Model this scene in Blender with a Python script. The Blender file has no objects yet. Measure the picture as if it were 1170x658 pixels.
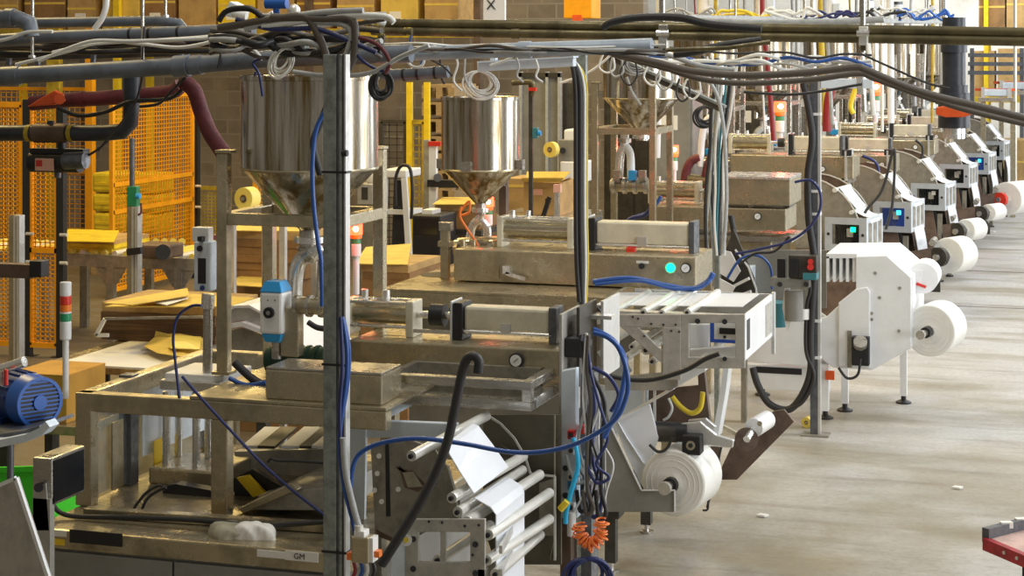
import bpy, math, random
from mathutils import Vector, Matrix
random.seed(7)
SC = bpy.context.scene
COL = SC.collection
# ---------------------------------------------------------------- camera model
W_PX, H_PX = 1170.0, 658.0
FPX, HY, CX, CAMZ = 2130.0, 50.0, 585.0, 2.8
ANG = math.radians(17.3)
CA, SA = math.cos(ANG), math.sin(ANG)

def ray(px, py):
    a = (px - CX) / FPX
    return (a * CA - SA, a * SA + CA, -(py - HY) / FPX)      # per metre of depth

def P(px, py, v=None, u=None, z=None, d=None):
    """the place in the hall that a measured sight line meets on a known plane"""
    r = ray(px, py)
    if d is None:
        if v is not None: d = v / r[1]
        elif u is not None: d = u / r[0]
        else: d = (z - CAMZ) / r[2]
    return Vector((r[0] * d, r[1] * d, CAMZ + r[2] * d))

def U(px, v): return P(px, HY, v=v).x
def Z(px, py, v): return P(px, py, v=v).z
def M(px, v, x=585): return px * P(x, HY, v=v).length / FPX   # size of a pixel span at plane v

cam = bpy.data.cameras.new('camera'); cam_o = bpy.data.objects.new('camera', cam); COL.objects.link(cam_o)
cam.sensor_fit = 'HORIZONTAL'; cam.sensor_width = 36; cam.lens = FPX / W_PX * 36
cam.shift_y = -(H_PX / 2 - HY) / W_PX
cam.clip_end = 300; cam.clip_start = .05
cam_o.location = (0, 0, CAMZ); cam_o.rotation_euler = (math.pi / 2, 0, ANG)
SC.camera = cam_o

# ---------------------------------------------------------------- materials
MATS = {}
def mat(name, col, rough=.5, metal=0., noise=0., nscale=8., bump=0., bscale=40., stretch=None, col2=None, emit=None, spec=.5, alpha=1., lo=.42, hi=.62):
    m = bpy.data.materials.new(name); m.use_nodes = True
    nt = m.node_tree; b = nt.nodes['Principled BSDF']
    b.inputs['Base Color'].default_value = (*col, 1); b.inputs['Roughness'].default_value = rough
    b.inputs['Metallic'].default_value = metal
    b.inputs['Specular IOR Level'].default_value = spec
    tc = nt.nodes.new('ShaderNodeTexCoord'); vec = tc.outputs['Object']
    if stretch:
        mp = nt.nodes.new('ShaderNodeMapping'); mp.inputs['Scale'].default_value = stretch
        nt.links.new(vec, mp.inputs['Vector']); vec = mp.outputs['Vector']
    if noise or col2:
        n = nt.nodes.new('ShaderNodeTexNoise'); n.inputs['Scale'].default_value = nscale; n.inputs['Detail'].default_value = 6
        n.inputs['Roughness'].default_value = .65
        nt.links.new(vec, n.inputs['Vector'])
        rmp = nt.nodes.new('ShaderNodeMapRange'); rmp.inputs['From Min'].default_value = lo; rmp.inputs['From Max'].default_value = hi
        nt.links.new(n.outputs['Fac'], rmp.inputs['Value'])
        mx = nt.nodes.new('ShaderNodeMix'); mx.data_type = 'RGBA'
        c2 = col2 if col2 else tuple(c * (1 - noise) for c in col)
        mx.inputs['A'].default_value = (*col, 1); mx.inputs['B'].default_value = (*c2, 1)
        nt.links.new(rmp.outputs['Result'], mx.inputs['Factor'])
        nt.links.new(mx.outputs['Result'], b.inputs['Base Color'])
        if metal > .3:
            r2 = nt.nodes.new('ShaderNodeMapRange'); r2.inputs['To Min'].default_value = rough * .75; r2.inputs['To Max'].default_value = min(1, rough * 1.4)
            nt.links.new(rmp.outputs['Result'], r2.inputs['Value']); nt.links.new(r2.outputs['Result'], b.inputs['Roughness'])
    if bump:
        n2 = nt.nodes.new('ShaderNodeTexNoise'); n2.inputs['Scale'].default_value = bscale; n2.inputs['Detail'].default_value = 4
        nt.links.new(vec, n2.inputs['Vector'])
        bp = nt.nodes.new('ShaderNodeBump'); bp.inputs['Strength'].default_value = bump; bp.inputs['Distance'].default_value = .01
        nt.links.new(n2.outputs['Fac'], bp.inputs['Height']); nt.links.new(bp.outputs['Normal'], b.inputs['Normal'])
    if emit:
        b.inputs['Emission Color'].default_value = (*emit[0], 1); b.inputs['Emission Strength'].default_value = emit[1]
    if alpha < 1: b.inputs['Alpha'].default_value = alpha
    MATS[name] = m
    return m

mat('steel', (.60, .57, .51), .30, .92, .35, 5, .06, 60, (1, 1, 6))
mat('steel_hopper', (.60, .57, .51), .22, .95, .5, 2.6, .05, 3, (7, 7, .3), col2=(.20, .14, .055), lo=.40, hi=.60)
mat('steel_warm', (.56, .49, .34), .34, .82, .34, 6, .08, 30)
mat('steel_bright', (.86, .85, .82), .26, .85, .15, 10)
mat('steel_deck', (.50, .43, .29), .33, .75, .6, 5, .12, 14)
mat('aluminium', (.74, .74, .72), .38, .7, .15, 12)
mat('galvanised', (.36, .40, .385), .42, .7, .35, 25, .05, 60)
mat('post_dark', (.16, .17, .19), .4, .6, .3, 20)
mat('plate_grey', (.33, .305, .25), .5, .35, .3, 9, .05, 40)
mat('plate_light', (.52, .50, .45), .45, .35, .25, 9)
mat('plate_brown', (.17, .115, .085), .5, .3, .4, 7)
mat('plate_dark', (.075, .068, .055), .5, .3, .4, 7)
mat('panel_grey', (.27, .265, .24), .5, .2, .2, 4)
mat('head_grey', (.42, .45, .48), .45, .1, .12, 6)
mat('end_grey', (.62, .66, .70), .45, .1, .1, 6)
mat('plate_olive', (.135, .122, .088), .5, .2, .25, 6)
mat('panel_blue', (.72, .80, .88), .45, .1, .12, 6)
mat('white_paint', (.83, .84, .85), .4, 0, .06, 5)
mat('white_plastic', (.82, .82, .80), .35, 0, .05, 9)
mat('film', (.84, .87, .92), .28, 0, .04, 6, .03, 12)
mat('film_roll', (.86, .85, .80), .4, 0, .08, 3)
mat('roller', (.80, .79, .73), .3, .3, .1, 12)
mat('pump_tube', (.66, .60, .44), .22, .9, .3, 4, 0, 1, (1, 8, 8))
mat('black', (.018, .018, .02), .45, 0, .3, 20)
mat('rubber', (.025, .024, .024), .5)
mat('cable_grey', (.42, .43, .42), .5, 0, .2, 20)
mat('cable_white', (.72, .73, .70), .45)
mat('cable_brown', (.09, .075, .06), .5)
mat('cable_blue', (.025, .09, .34), .35)
mat('cable_navy', (.02, .03, .13), .4)
mat('cable_cyan', (.02, .45, .80), .35)
mat('cable_yellow', (.82, .62, .04), .4)
mat('cable_orange', (.85, .20, .03), .4)
mat('cable_red', (.28, .022, .025), .4)
mat('pvc_light', (.40, .47, .56), .4, 0, .25, 6)
mat('pvc_grey', (.15, .175, .215), .42, 0, .3, 9, .04, 30)
mat('pvc_dark', (.035, .042, .055), .4, 0, .4, 8)
mat('pipe_olive', (.19, .155, .075), .42, .45, .5, 6, .08, 40)
mat('hose_maroon', (.16, .028, .035), .6, 0, .35, 14, .2, 60)
mat('orange_red', (.80, .11, .02), .4, 0, .15, 12)
mat('red', (.62, .03, .025), .4)
mat('guard_orange', (.95, .40, .004), .45, 0, .15, 5)
mat('yellow', (.86, .62, .02), .45, 0, .15, 8)
mat('yellow_dull', (.55, .40, .03), .5, 0, .4, 8)
mat('black_post', (.02, .02, .022), .45)
mat('card', (.50, .32, .12), .75, 0, .25, 5, .06, 20)
mat('card_dark', (.30, .165, .06), .8, 0, .3, 4, .06, 20)
mat('card_yellow', (.74, .52, .10), .7, 0, .2, 5)
mat('card_layers', (.16, .09, .04), .85, 0, .5, 2, .2, 6, (1, 1, 60))
mat('yellow_wrap', (.90, .68, .03), .4, 0, .25, 7, .15, 14)
mat('tape', (.78, .62, .13), .4)
mat('motor_blue', (.02, .055, .21), .4, .1, .4, 10)
mat('fan_blue', (.022, .12, .48), .35)
mat('card_orange', (.56, .29, .04), .7, 0, .2, 5)
mat('valve_blue', (.03, .33, .72), .35)
mat('green', (.02, .22, .10), .4)
mat('dark_green', (.012, .055, .03), .5)
mat('bin_green', (.06, .72, .03), .5)
mat('teal', (.05, .22, .26), .4)
mat('screen', (.012, .014, .018), .15)
mat('screen_blue', (.02, .04, .14), .2, emit=((.02, .06, .28), .25))
mat('screen_cell', (.05, .8, .85), .2, emit=((.05, .8, .9), 1.6))
mat('led_green', (.02, .8, .3), .3, emit=((.0, 1., .35), 2.2))
mat('lamp_red', (.95, .06, .02), .3, emit=((1., .05, .015), 5.))
mat('lamp_core', (1, .8, .7), .3, emit=((1., .55, .4), 14.))
mat('lens_red', (.70, .04, .02), .3)
mat('lens_orange', (.90, .22, .02), .3)
mat('lens_green', (.03, .30, .13), .3)
mat('paper', (.80, .78, .72), .7)
mat('cloth', (.40, .37, .27), .9, 0, .3, 10, .3, 30)
mat('label_yellow', (.85, .58, .02), .5)
mat('label_pink', (.75, .42, .32), .6)
mat('brick_block', (.36, .29, .20), .85, 0, .4, 3, .2, 20)
mat('pale_wall', (.66, .65, .60), .8, 0, .3, .6)
mat('anodised', (.76, .71, .56), .35, .3, .15, 10)
mat('wood', (.46, .33, .17), .7, 0, .35, 6, .1, 20, (1, 6, 6))
mat('gauge_face', (.85, .85, .82), .3)
mat('cart_red', (.42, .02, .03), .4, 0, .4, 9)
mat('cart_pink', (.62, .42, .36), .6, 0, .25, 12)

def plexi():
    m = bpy.data.materials.new('plexiglass'); m.use_nodes = True
    nt = m.node_tree; nt.nodes.clear()
    o = nt.nodes.new('ShaderNodeOutputMaterial'); mx = nt.nodes.new('ShaderNodeMixShader')
    t = nt.nodes.new('ShaderNodeBsdfTransparent'); t.inputs['Color'].default_value = (.86, .88, .86, 1)
    g = nt.nodes.new('ShaderNodeBsdfPrincipled'); g.inputs['Base Color'].default_value = (.45, .50, .52, 1); g.inputs['Roughness'].default_value = .15
    n = nt.nodes.new('ShaderNodeTexNoise'); n.inputs['Scale'].default_value = 9; n.inputs['Detail'].default_value = 5
    r = nt.nodes.new('ShaderNodeMapRange'); r.inputs['From Min'].default_value = .35; r.inputs['From Max'].default_value = .7
    r.inputs['To Min'].default_value = .10; r.inputs['To Max'].default_value = .38
    nt.links.new(n.outputs['Fac'], r.inputs['Value']); nt.links.new(r.outputs['Result'], mx.inputs['Fac'])
    nt.links.new(t.outputs[0], mx.inputs[1]); nt.links.new(g.outputs[0], mx.inputs[2]); nt.links.new(mx.outputs[0], o.inputs[0])
    MATS['plexi'] = m
plexi()

def floor_mat():
    m = bpy.data.materials.new('concrete_floor'); m.use_nodes = True
    nt = m.node_tree; b = nt.nodes['Principled BSDF']; L = nt.links
    tc = nt.nodes.new('ShaderNodeTexCoord')
    def noise(scale, detail, stretch=(1, 1, 1), rough=.6):
        mp = nt.nodes.new('ShaderNodeMapping'); mp.inputs['Scale'].default_value = stretch
        L.new(tc.outputs['Object'], mp.inputs['Vector'])
        n = nt.nodes.new('ShaderNodeTexNoise'); n.inputs['Scale'].default_value = scale; n.inputs['Detail'].default_value = detail
        n.inputs['Roughness'].default_value = rough
        L.new(mp.outputs['Vector'], n.inputs['Vector']); return n.outputs['Fac']
    def ramp(v, a, b_, lo=0., hi=1.):
        r = nt.nodes.new('ShaderNodeMapRange'); r.inputs['From Min'].default_value = a; r.inputs['From Max'].default_value = b_
        r.inputs['To Min'].default_value = lo; r.inputs['To Max'].default_value = hi
        L.new(v, r.inputs['Value']); return r.outputs['Result']
    def mix(f, A, B_, mode='MIX'):
        x = nt.nodes.new('ShaderNodeMix'); x.data_type = 'RGBA'; x.blend_type = mode
        if isinstance(f, float): x.inputs['Factor'].default_value = f
        else: L.new(f, x.inputs['Factor'])
        for k, s in (('A', A), ('B', B_)):
            if isinstance(s, tuple): x.inputs[k].default_value = (*s, 1)
            else: L.new(s, x.inputs[k])
        return x.outputs['Result']
    base = mix(ramp(noise(.8, 5, (1, .7, 1)), .40, .60), (.44, .425, .385), (.27, .235, .16))
    sp = nt.nodes.new('ShaderNodeSeparateXYZ'); L.new(tc.outputs['Object'], sp.inputs[0])
    base = mix(ramp(sp.outputs['Y'], 10.5, 17, 0., .75), base, (.60, .60, .60))         # colour lightens towards the far end of the aisle
    base = mix(ramp(noise(1.1, 8, (.5, 3.5, 1), .7), .50, .68, 0., .6), base, (.20, .16, .105))
    base = mix(ramp(noise(.9, 4, (.8, 1.6, 1), .5), .50, .66, 0., .6), base, (.22, .185, .10))
    base = mix(ramp(sp.outputs['X'], -3.6, -5.6, 0., .85), base, (.115, .085, .045))    # colour darkens to brown towards the packing area
    base = mix(ramp(noise(26, 6, (1, 1, 1), .8), .45, .62, 0., .30), base, (.16, .135, .10))
    base = mix(ramp(noise(5, 6, (.35, 3, 1), .8), .60, .72, 0., .5), base, (.66, .65, .62))
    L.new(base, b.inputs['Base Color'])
    L.new(ramp(noise(3, 5), .35, .7, .38, .65), b.inputs['Roughness'])
    bp = nt.nodes.new('ShaderNodeBump'); bp.inputs['Strength'].default_value = .12
    L.new(noise(60, 4), bp.inputs['Height']); L.new(bp.outputs['Normal'], b.inputs['Normal'])
    MATS['floor'] = m
floor_mat()

def block_wall():
    m = bpy.data.materials.new('block_wall'); m.use_nodes = True
    nt = m.node_tree; b = nt.nodes['Principled BSDF']; L = nt.links
    tc = nt.nodes.new('ShaderNodeTexCoord'); sp = nt.nodes.new('ShaderNodeSeparateXYZ'); cb = nt.nodes.new('ShaderNodeCombineXYZ')
    L.new(tc.outputs['Object'], sp.inputs[0]); L.new(sp.outputs['X'], cb.inputs['X']); L.new(sp.outputs['Z'], cb.inputs['Y'])
    br = nt.nodes.new('ShaderNodeTexBrick'); L.new(cb.outputs[0], br.inputs['Vector'])
    br.inputs['Color1'].default_value = (.25, .21, .165, 1); br.inputs['Color2'].default_value = (.17, .14, .105, 1); br.inputs['Mortar'].default_value = (.30, .27, .22, 1)
    br.inputs['Scale'].default_value = 1; br.inputs['Brick Width'].default_value = .42; br.inputs['Row Height'].default_value = .21; br.inputs['Mortar Size'].default_value = .012
    n = nt.nodes.new('ShaderNodeTexNoise'); n.inputs['Scale'].default_value = 2.5; n.inputs['Detail'].default_value = 8; L.new(tc.outputs['Object'], n.inputs['Vector'])
    r = nt.nodes.new('ShaderNodeMapRange'); r.inputs['From Min'].default_value = .4; r.inputs['From Max'].default_value = .65; L.new(n.outputs['Fac'], r.inputs['Value'])
    x = nt.nodes.new('ShaderNodeMix'); x.data_type = 'RGBA'; x.inputs['B'].default_value = (.30, .25, .19, 1)
    L.new(r.outputs['Result'], x.inputs['Factor']); L.new(br.outputs['Color'], x.inputs['A']); L.new(x.outputs['Result'], b.inputs['Base Color'])
    b.inputs['Roughness'].default_value = .85
    MATS['block_wall'] = m
block_wall()

# ---------------------------------------------------------------- mesh builder
class MB:
    def __init__(s): s.v = []; s.f = []; s.sm = []
    def add(s, vs, fs, smooth=False):
        b = len(s.v); s.v += [Vector(p) for p in vs]
        for f in fs: s.f.append([b + i for i in f]); s.sm.append(smooth)
        return s
    def box(s, u0, u1, v0, v1, z0, z1):
        u0, u1 = sorted((u0, u1)); v0, v1 = sorted((v0, v1)); z0, z1 = sorted((z0, z1))
        vs = [(u, v, z) for z in (z0, z1) for v in (v0, v1) for u in (u0, u1)]
        return s.add(vs, [(0, 2, 3, 1), (4, 5, 7, 6), (0, 1, 5, 4), (2, 6, 7, 3), (0, 4, 6, 2), (1, 3, 7, 5)])
    def pbox(s, x0, y0, x1, y1, v, dv):
        """box whose near face measures x0..x1, y0..y1 at plane v"""
        xm = (x0 + x1) / 2
        return s.box(U(x0, v), U(x1, v), v, v + dv, Z(xm, y0, v), Z(xm, y1, v))
    def obox(s, c, size, rot=None):
        c = Vector(c); hx, hy, hz = [k / 2 for k in size]
        vs = [Vector((x, y, z)) for z in (-hz, hz) for y in (-hy, hy) for x in (-hx, hx)]
        if rot is not None: vs = [rot @ p for p in vs]
        return s.add([c + p for p in vs], [(0, 2, 3, 1), (4, 5, 7, 6), (0, 1, 5, 4), (2, 6, 7, 3), (0, 4, 6, 2), (1, 3, 7, 5)])
    def bar(s, p0, p1, w, h, up=(0, 0, 1)):
        """rectangular bar from p0 to p1"""
        p0, p1 = Vector(p0), Vector(p1); d = (p1 - p0); L = d.length; d.normalize()
        up = Vector(up)
        if abs(d.dot(up)) > .98: up = Vector((0, 1, 0))
        x = d.cross(up).normalized(); y = x.cross(d)
        q = []
        for p in (p0, p1):
            for a, b in ((-1, -1), (1, -1), (1, 1), (-1, 1)): q.append(p + x * (a * w / 2) + y * (b * h / 2))
        return s.add(q, [(3, 2, 1, 0), (4, 5, 6, 7), (0, 1, 5, 4), (1, 2, 6, 5), (2, 3, 7, 6), (3, 0, 4, 7)])
    def prism(s, pts, vec):
        n = len(pts); pts = [Vector(p) for p in pts]; vec = Vector(vec)
        nrm = Vector((0, 0, 0))
        for i in range(n): nrm += pts[i].cross(pts[(i + 1) % n])
        if nrm.dot(vec) > 0: pts = pts[::-1]
        vs = pts + [p + vec for p in pts]
        fs = [tuple(range(n)), tuple(range(2 * n - 1, n - 1, -1))] + [(i, n + i, n + (i + 1) % n, (i + 1) % n) for i in range(n)]
        return s.add(vs, fs)
    def pprism(s, px, v, dv):
        return s.prism([P(x, y, v=v) for x, y in px], (0, dv, 0))
    def cyl(s, p0, p1, r, seg=16, r2=None, caps=True):
        p0, p1 = Vector(p0), Vector(p1); d = (p1 - p0).normalized(); r2 = r if r2 is None else r2
        a = Vector((0, 0, 1)) if abs(d.z) < .9 else Vector((1, 0, 0))
        x = d.cross(a).normalized(); y = d.cross(x)
        vs = []
        for p, rr in ((p0, r), (p1, r2)):
            for i in range(seg):
                t = 2 * math.pi * i / seg; vs.append(p + x * (math.cos(t) * rr) + y * (math.sin(t) * rr))
        s.add(vs, [(i, (i + 1) % seg, seg + (i + 1) % seg, seg + i) for i in range(seg)], True)
        if caps: s.add(vs, [tuple(range(seg - 1, -1, -1)), tuple(range(seg, 2 * seg))])
        return s
    def pipe(s, p0, p1, ro, ri, seg=24):
        """hollow cylinder"""
        p0, p1 = Vector(p0), Vector(p1); d = (p1 - p0).normalized()
        a = Vector((0, 0, 1)) if abs(d.z) < .9 else Vector((1, 0, 0))
        x = d.cross(a).normalized(); y = d.cross(x); R = []
        for p, rr in ((p0, ri), (p0, ro), (p1, ro), (p1, ri)):
            R.append([p + x * (math.cos(2 * math.pi * i / seg) * rr) + y * (math.sin(2 * math.pi * i / seg) * rr) for i in range(seg)])
        for k in range(4):
            A, B = R[k], R[(k + 1) % 4]
            s.add(A + B, [(i, (i + 1) % seg, seg + (i + 1) % seg, seg + i) for i in range(seg)], k in (1, 3))
        return s
    def lathe(s, c, prof, seg=32, axis='Z'):
        c = Vector(c); n = len(prof); vs = []
        for r, h in prof:
            for i in range(seg):
                t = 2 * math.pi * i / seg; a, b = r * math.cos(t), r * math.sin(t)
                p = (a, b, h) if axis == 'Z' else ((a, h, b) if axis == 'V' else (h, a, b))
                vs.append(c + Vector(p))
        fl = axis == 'V'
        for k in range(n - 1):
            fs = []
            for i in range(seg):
                q = (k * seg + i, k * seg + (i + 1) % seg, (k + 1) * seg + (i + 1) % seg, (k + 1) * seg + i)
                fs.append(q[::-1] if fl else q)
            s.add([], [], True)
            b = len(s.v)
            s.add([vs[j] for j in range(k * seg, (k + 2) * seg)], [tuple((x - k * seg) for x in f) for f in fs], True)
        return s
    def tube(s, pts, r, seg=8, caps=True, closed=False):
        pts = [Vector(p) for p in pts]; n = len(pts); rings = []
        prev = None
        for i, p in enumerate(pts):
            a = pts[i - 1] if (i > 0 or closed) else p; b = pts[(i + 1) % n] if (i < n - 1 or closed) else p
            t = (b - a)
            if t.length < 1e-9: t = Vector((0, 0, 1))
            t.normalize()
            if prev is None:
                q = Vector((0, 0, 1)) if abs(t.z) < .9 else Vector((1, 0, 0)); x = t.cross(q).normalized()
            else:
                x = prev - t * prev.dot(t)
                x = x.normalized() if x.length > 1e-6 else t.orthogonal().normalized()
            prev = x; y = t.cross(x)
            rr = r[i] if isinstance(r, (list, tuple)) else r
            rings.append([p + x * (math.cos(2 * math.pi * k / seg) * rr) + y * (math.sin(2 * math.pi * k / seg) * rr) for k in range(seg)])
        vs = [q for ring in rings for q in ring]; fs = []
        for i in range(n if closed else n - 1):
            j = (i + 1) % n
            for k in range(seg): fs.append((i * seg + k, i * seg + (k + 1) % seg, j * seg + (k + 1) % seg, j * seg + k))
        s.add(vs, fs, True)
        if caps and not closed:
            s.add(rings[0], [tuple(range(seg - 1, -1, -1))]); s.add(rings[-1], [tuple(range(seg))])
        return s
    def sphere(s, c, r, seg=14, rings=9, sq=(1, 1, 1)):
        c = Vector(c); vs = [c + Vector((0, 0, -r * sq[2]))]
        for k in range(1, rings):
            a = -math.pi / 2 + math.pi * k / rings
            for i in range(seg):
                t = 2 * math.pi * i / seg; vs.append(c + Vector((r * math.cos(a) * math.cos(t) * sq[0], r * math.cos(a) * math.sin(t) * sq[1], r * math.sin(a) * sq[2])))
        vs.append(c + Vector((0, 0, r * sq[2]))); fs = []; last = len(vs) - 1
        for i in range(seg): fs.append((0, 1 + (i + 1) % seg, 1 + i))
        for k in range(rings - 2):
            for i in range(seg):
                a = 1 + k * seg; fs.append((a + i, a + (i + 1) % seg, a + seg + (i + 1) % seg, a + seg + i))
        a = 1 + (rings - 2) * seg
        for i in range(seg): fs.append((a + i, a + (i + 1) % seg, last))
        return s.add(vs, fs, True)
    def frame(s, x0, y0, x1, y1, hx0, hy0, hx1, hy1, v, dv):
        """rectangular plate with a rectangular opening, measured at plane v"""
        o = [(x0, y0), (x1, y0), (x1, y1), (x0, y1)]; h = [(hx0, hy0), (hx1, hy0), (hx1, hy1), (hx0, hy1)]
        A = [P(*p, v=v) for p in o]; B = [P(*p, v=v) for p in h]; V = Vector((0, dv, 0))
        vs = A + B + [p + V for p in A] + [p + V for p in B]; fs = []
        for i in range(4):
            j = (i + 1) % 4
            fs += [(i, 4 + i, 4 + j, j)[::1], (8 + i, 8 + j, 12 + j, 12 + i), (i, j, 8 + j, 8 + i), (4 + i, 12 + i, 12 + j, 4 + j)]
        return s.add(vs, fs)
    def build(s, name, m, parent=None, label=None, cat=None, group=None, kind=None, bevel=0., recalc=True):
        me = bpy.data.meshes.new(name)
        if parent is None:
            lo = Vector((min(p.x for p in s.v), min(p.y for p in s.v), min(p.z for p in s.v))); hi = Vector((max(p.x for p in s.v), max(p.y for p in s.v), 0))
            org = Vector(((lo.x + hi.x) / 2, (lo.y + hi.y) / 2, lo.z)) if kind != 'structure' else Vector((0, 0, 0))
        else:
            org = Vector((0, 0, 0)); q = parent
            while q is not None: org += Vector(q.location); q = q.parent
        me.from_pydata([p - org for p in s.v], [], s.f)
        me.polygons.foreach_set('use_smooth', s.sm)
        me.materials.append(MATS[m]); me.update()
        o = bpy.data.objects.new(name, me); COL.objects.link(o)
        if parent is None: o.location = org
        else: o.parent = parent
        if recalc:
            import bmesh
            bm = bmesh.new(); bm.from_mesh(me); bmesh.ops.recalc_face_normals(bm, faces=bm.faces); bm.to_mesh(me); bm.free()
        if bevel:
            b = o.modifiers.new('edge', 'BEVEL'); b.width = bevel; b.segments = 2; b.limit_method = 'ANGLE'; b.angle_limit = math.radians(50)
        tag(o, label, cat, group, kind)
        return o

def tag(o, label=None, cat=None, group=None, kind=None):
    if label: o['label'] = label
    if cat: o['category'] = cat
    if group: o['group'] = group
    if kind: o['kind'] = kind

def thing(name, label, cat, loc=(0, 0, 0), group=None):
    o = bpy.data.objects.new(name, None); COL.objects.link(o); o.location = loc; o.empty_display_size = .1
    tag(o, label, cat, group); return o

def kids(o): return [c for c in COL.objects if c.parent is o]
def copy_thing(src, shift, label, group=None):
    """a copy of a thing with copies of its parts and sub-parts"""
    def rec(o, par):
        c = o.copy(); COL.objects.link(c); c.parent = par
        for ch in CH.get(o.name, []): rec(ch, c)
        return c
    CH = {}
    for o in list(COL.objects):
        if o.parent is not None: CH.setdefault(o.parent.name, []).append(o)
    r = rec(src, None); r.location = Vector(src.location) + Vector(shift); r['label'] = label
    if group: r['group'] = group
    return r

def smooth_path(pts, n=8, closed=False):
    pts = [Vector(p) for p in pts]; out = []; N = len(pts)
    if N < 3 and not closed: return pts
    for i in range(N if closed else N - 1):
        p0 = pts[i - 1] if (i > 0 or closed) else pts[0]; p1 = pts[i]; p2 = pts[(i + 1) % N]
        p3 = pts[(i + 2) % N] if (i + 2 < N or closed) else pts[-1]
        for k in range(n):
            t = k / n
            out.append(.5 * ((2 * p1) + (p2 - p0) * t + (2 * p0 - 5 * p1 + 4 * p2 - p3) * t * t + (3 * p1 - p0 - 3 * p2 + p3) * t ** 3))
    if not closed: out.append(pts[-1])
    return out

def cable(pts, r, m, label, name='cable', cat='cable', group=None, parent=None, seg=8, n=7):
    """pts: (x, y, v) sight-line points at their own plane, or Vectors"""
    q = [p if isinstance(p, Vector) else P(p[0], p[1], v=p[2]) for p in pts]
    mb = MB().tube(smooth_path(q, n), r, seg)
    if min(p.z for p in q) > 1.75: name = 'hanging_' + name
    return mb.build(name, m, parent, label=label, cat=cat, group=group, recalc=False)

def coil(c, R, turns, r, m, label, name='cable_coil', squash=1.0, tilt=0., jitter=.2, depth=.03):
    """hank of cable hanging from the top, the loops lying in a plane facing the camera"""
    c = Vector(c); pts = []; rg = random.Random(int(abs(c.x * 1000 + c.z * 77)))
    n = 22; f1 = Vector((CA, SA, 0)); nrm = Vector((-SA, CA, 0))
    for t in range(turns * n + 1):
        a = 2 * math.pi * t / n; k = t // n
        rr = R * (1 + jitter * math.sin(k * 2.3 + .5) ); off = (k - turns / 2) * depth / max(1, turns); lat = math.sin(k * 1.7) * .22 * R
        pts.append(c + f1 * (lat + math.sin(a) * rr * squash + tilt * math.cos(a) * R) + Vector((0, 0, math.cos(a) * rr + (R - rr))) + nrm * (off + .006 * math.sin(a * 1.5)))
    return MB().tube(pts, r, 6).build('hanging_coil', m, label=label, cat='cable', recalc=False)

ORD = ['first', 'second', 'third', 'fourth', 'fifth', 'sixth', 'seventh', 'eighth', 'ninth', 'tenth', 'eleventh', 'twelfth']
# ================================================================= SETTING
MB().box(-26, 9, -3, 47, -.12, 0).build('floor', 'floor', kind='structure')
MB().box(-26, 9, 46.5, 46.8, 0, 10).build('wall_back', 'pale_wall', kind='structure')
for k, (v, w_) in enumerate(((20.4, .035), (23.6, .05), (26.2, .03))): MB().box(-2.2, 9, v, v + w_, 0, .002).build(f'trim_{k + 1}', 'plate_brown', kind='structure')
MB().box(-26, U(735, 25), 25, 25.3, 0, 10).build('wall_rear', 'block_wall', kind='structure')

# light: cool lamps over the aisle, warm lamps over the packing area, even warm ambient, added fill lights
wd = bpy.data.worlds.new('hall_air'); SC.world = wd; wd.use_nodes = True
bg = wd.node_tree.nodes['Background']; bg.inputs['Color'].default_value = (1, .90, .74, 1); bg.inputs['Strength'].default_value = .13
def area(name, loc, size, power, col, target):
    l = bpy.data.lights.new(name, 'AREA'); l.shape = 'RECTANGLE'; l.size, l.size_y = size; l.energy = power; l.color = col
    o = bpy.data.objects.new(name, l); COL.objects.link(o); o.location = loc
    o.rotation_euler = (Vector(target) - Vector(loc)).to_track_quat('-Z', 'Y').to_euler()
    return o
WARM, COOL = (1, .74, .30), (.93, .97, 1)
for i, v in enumerate((8, 14, 20, 27, 35)):
    area('aisle_lamp', (2.2, v, 6.6), (1.2, 3.2), 120 if v < 12 else 170, COOL, (-.6, v, .5))
for u, v in ((-8, 10), (-6.2, 16), (-9.5, 18), (-11, 23), (-5, 22)):
    area('packing_lamp', (u, v, 6.3), (1.5, 1.5), 125 if v < 20 else 60, WARM, (u + .6, v - .5, 0))
for v in (6, 12, 19, 27):
    area('line_lamp', (-3.0, v, 6.8), (.8, 2.6), 50, (1, .96, .86), (-3, v, 0))
for v, z, sx, sy, e in ((6, 2.6, 5, 3.6, 330), (17, 2.8, 6, 3.6, 330), (31, 3.0, 8, 4, 420)):
    area('aisle_side_fill', (8.8, v, z), (sx, sy), e, (.94, .97, 1), (-2, v + .5, z - 1.0))  # unseen area lights added to brighten hoppers and aisle; no door there
for v in (38, 42): area('far_wall_fill', (-3, v, 7), (6, 2), 300, (1, .98, .94), (-3, 46, 2.5))  # unseen lights added to brighten the pale back wall
SC.view_settings.view_transform = 'Standard'; SC.view_settings.look = 'None'; SC.view_settings.gamma = 1
SC.view_settings.exposure = .68; SC.view_settings.use_curve_mapping = False
SC.cycles.use_denoising = True
SC.cycles.max_bounces = 8; SC.cycles.transparent_max_bounces = 12

def text_on(name, body, size, loc, m, parent=None, rot=(math.pi / 2, 0, 0), depth=.001):
    c = bpy.data.curves.new(name, 'FONT'); c.body = body; c.size = size; c.extrude = depth; c.align_x = 'CENTER'; c.align_y = 'CENTER'
    tmp = bpy.data.objects.new('tmp', c); COL.objects.link(tmp); bpy.context.view_layer.update()
    me = bpy.data.meshes.new_from_object(tmp.evaluated_get(bpy.context.evaluated_depsgraph_get())); bpy.data.objects.remove(tmp)
    me.materials.clear(); me.materials.append(MATS[m]); me.name = name; o = bpy.data.objects.new(name, me); COL.objects.link(o)
    org = Vector((0, 0, 0)); q = parent
    while q is not None: org += Vector(q.location); q = q.parent
    o.parent = parent; o.location = Vector(loc) - org; o.rotation_euler = rot
    return o

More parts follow.
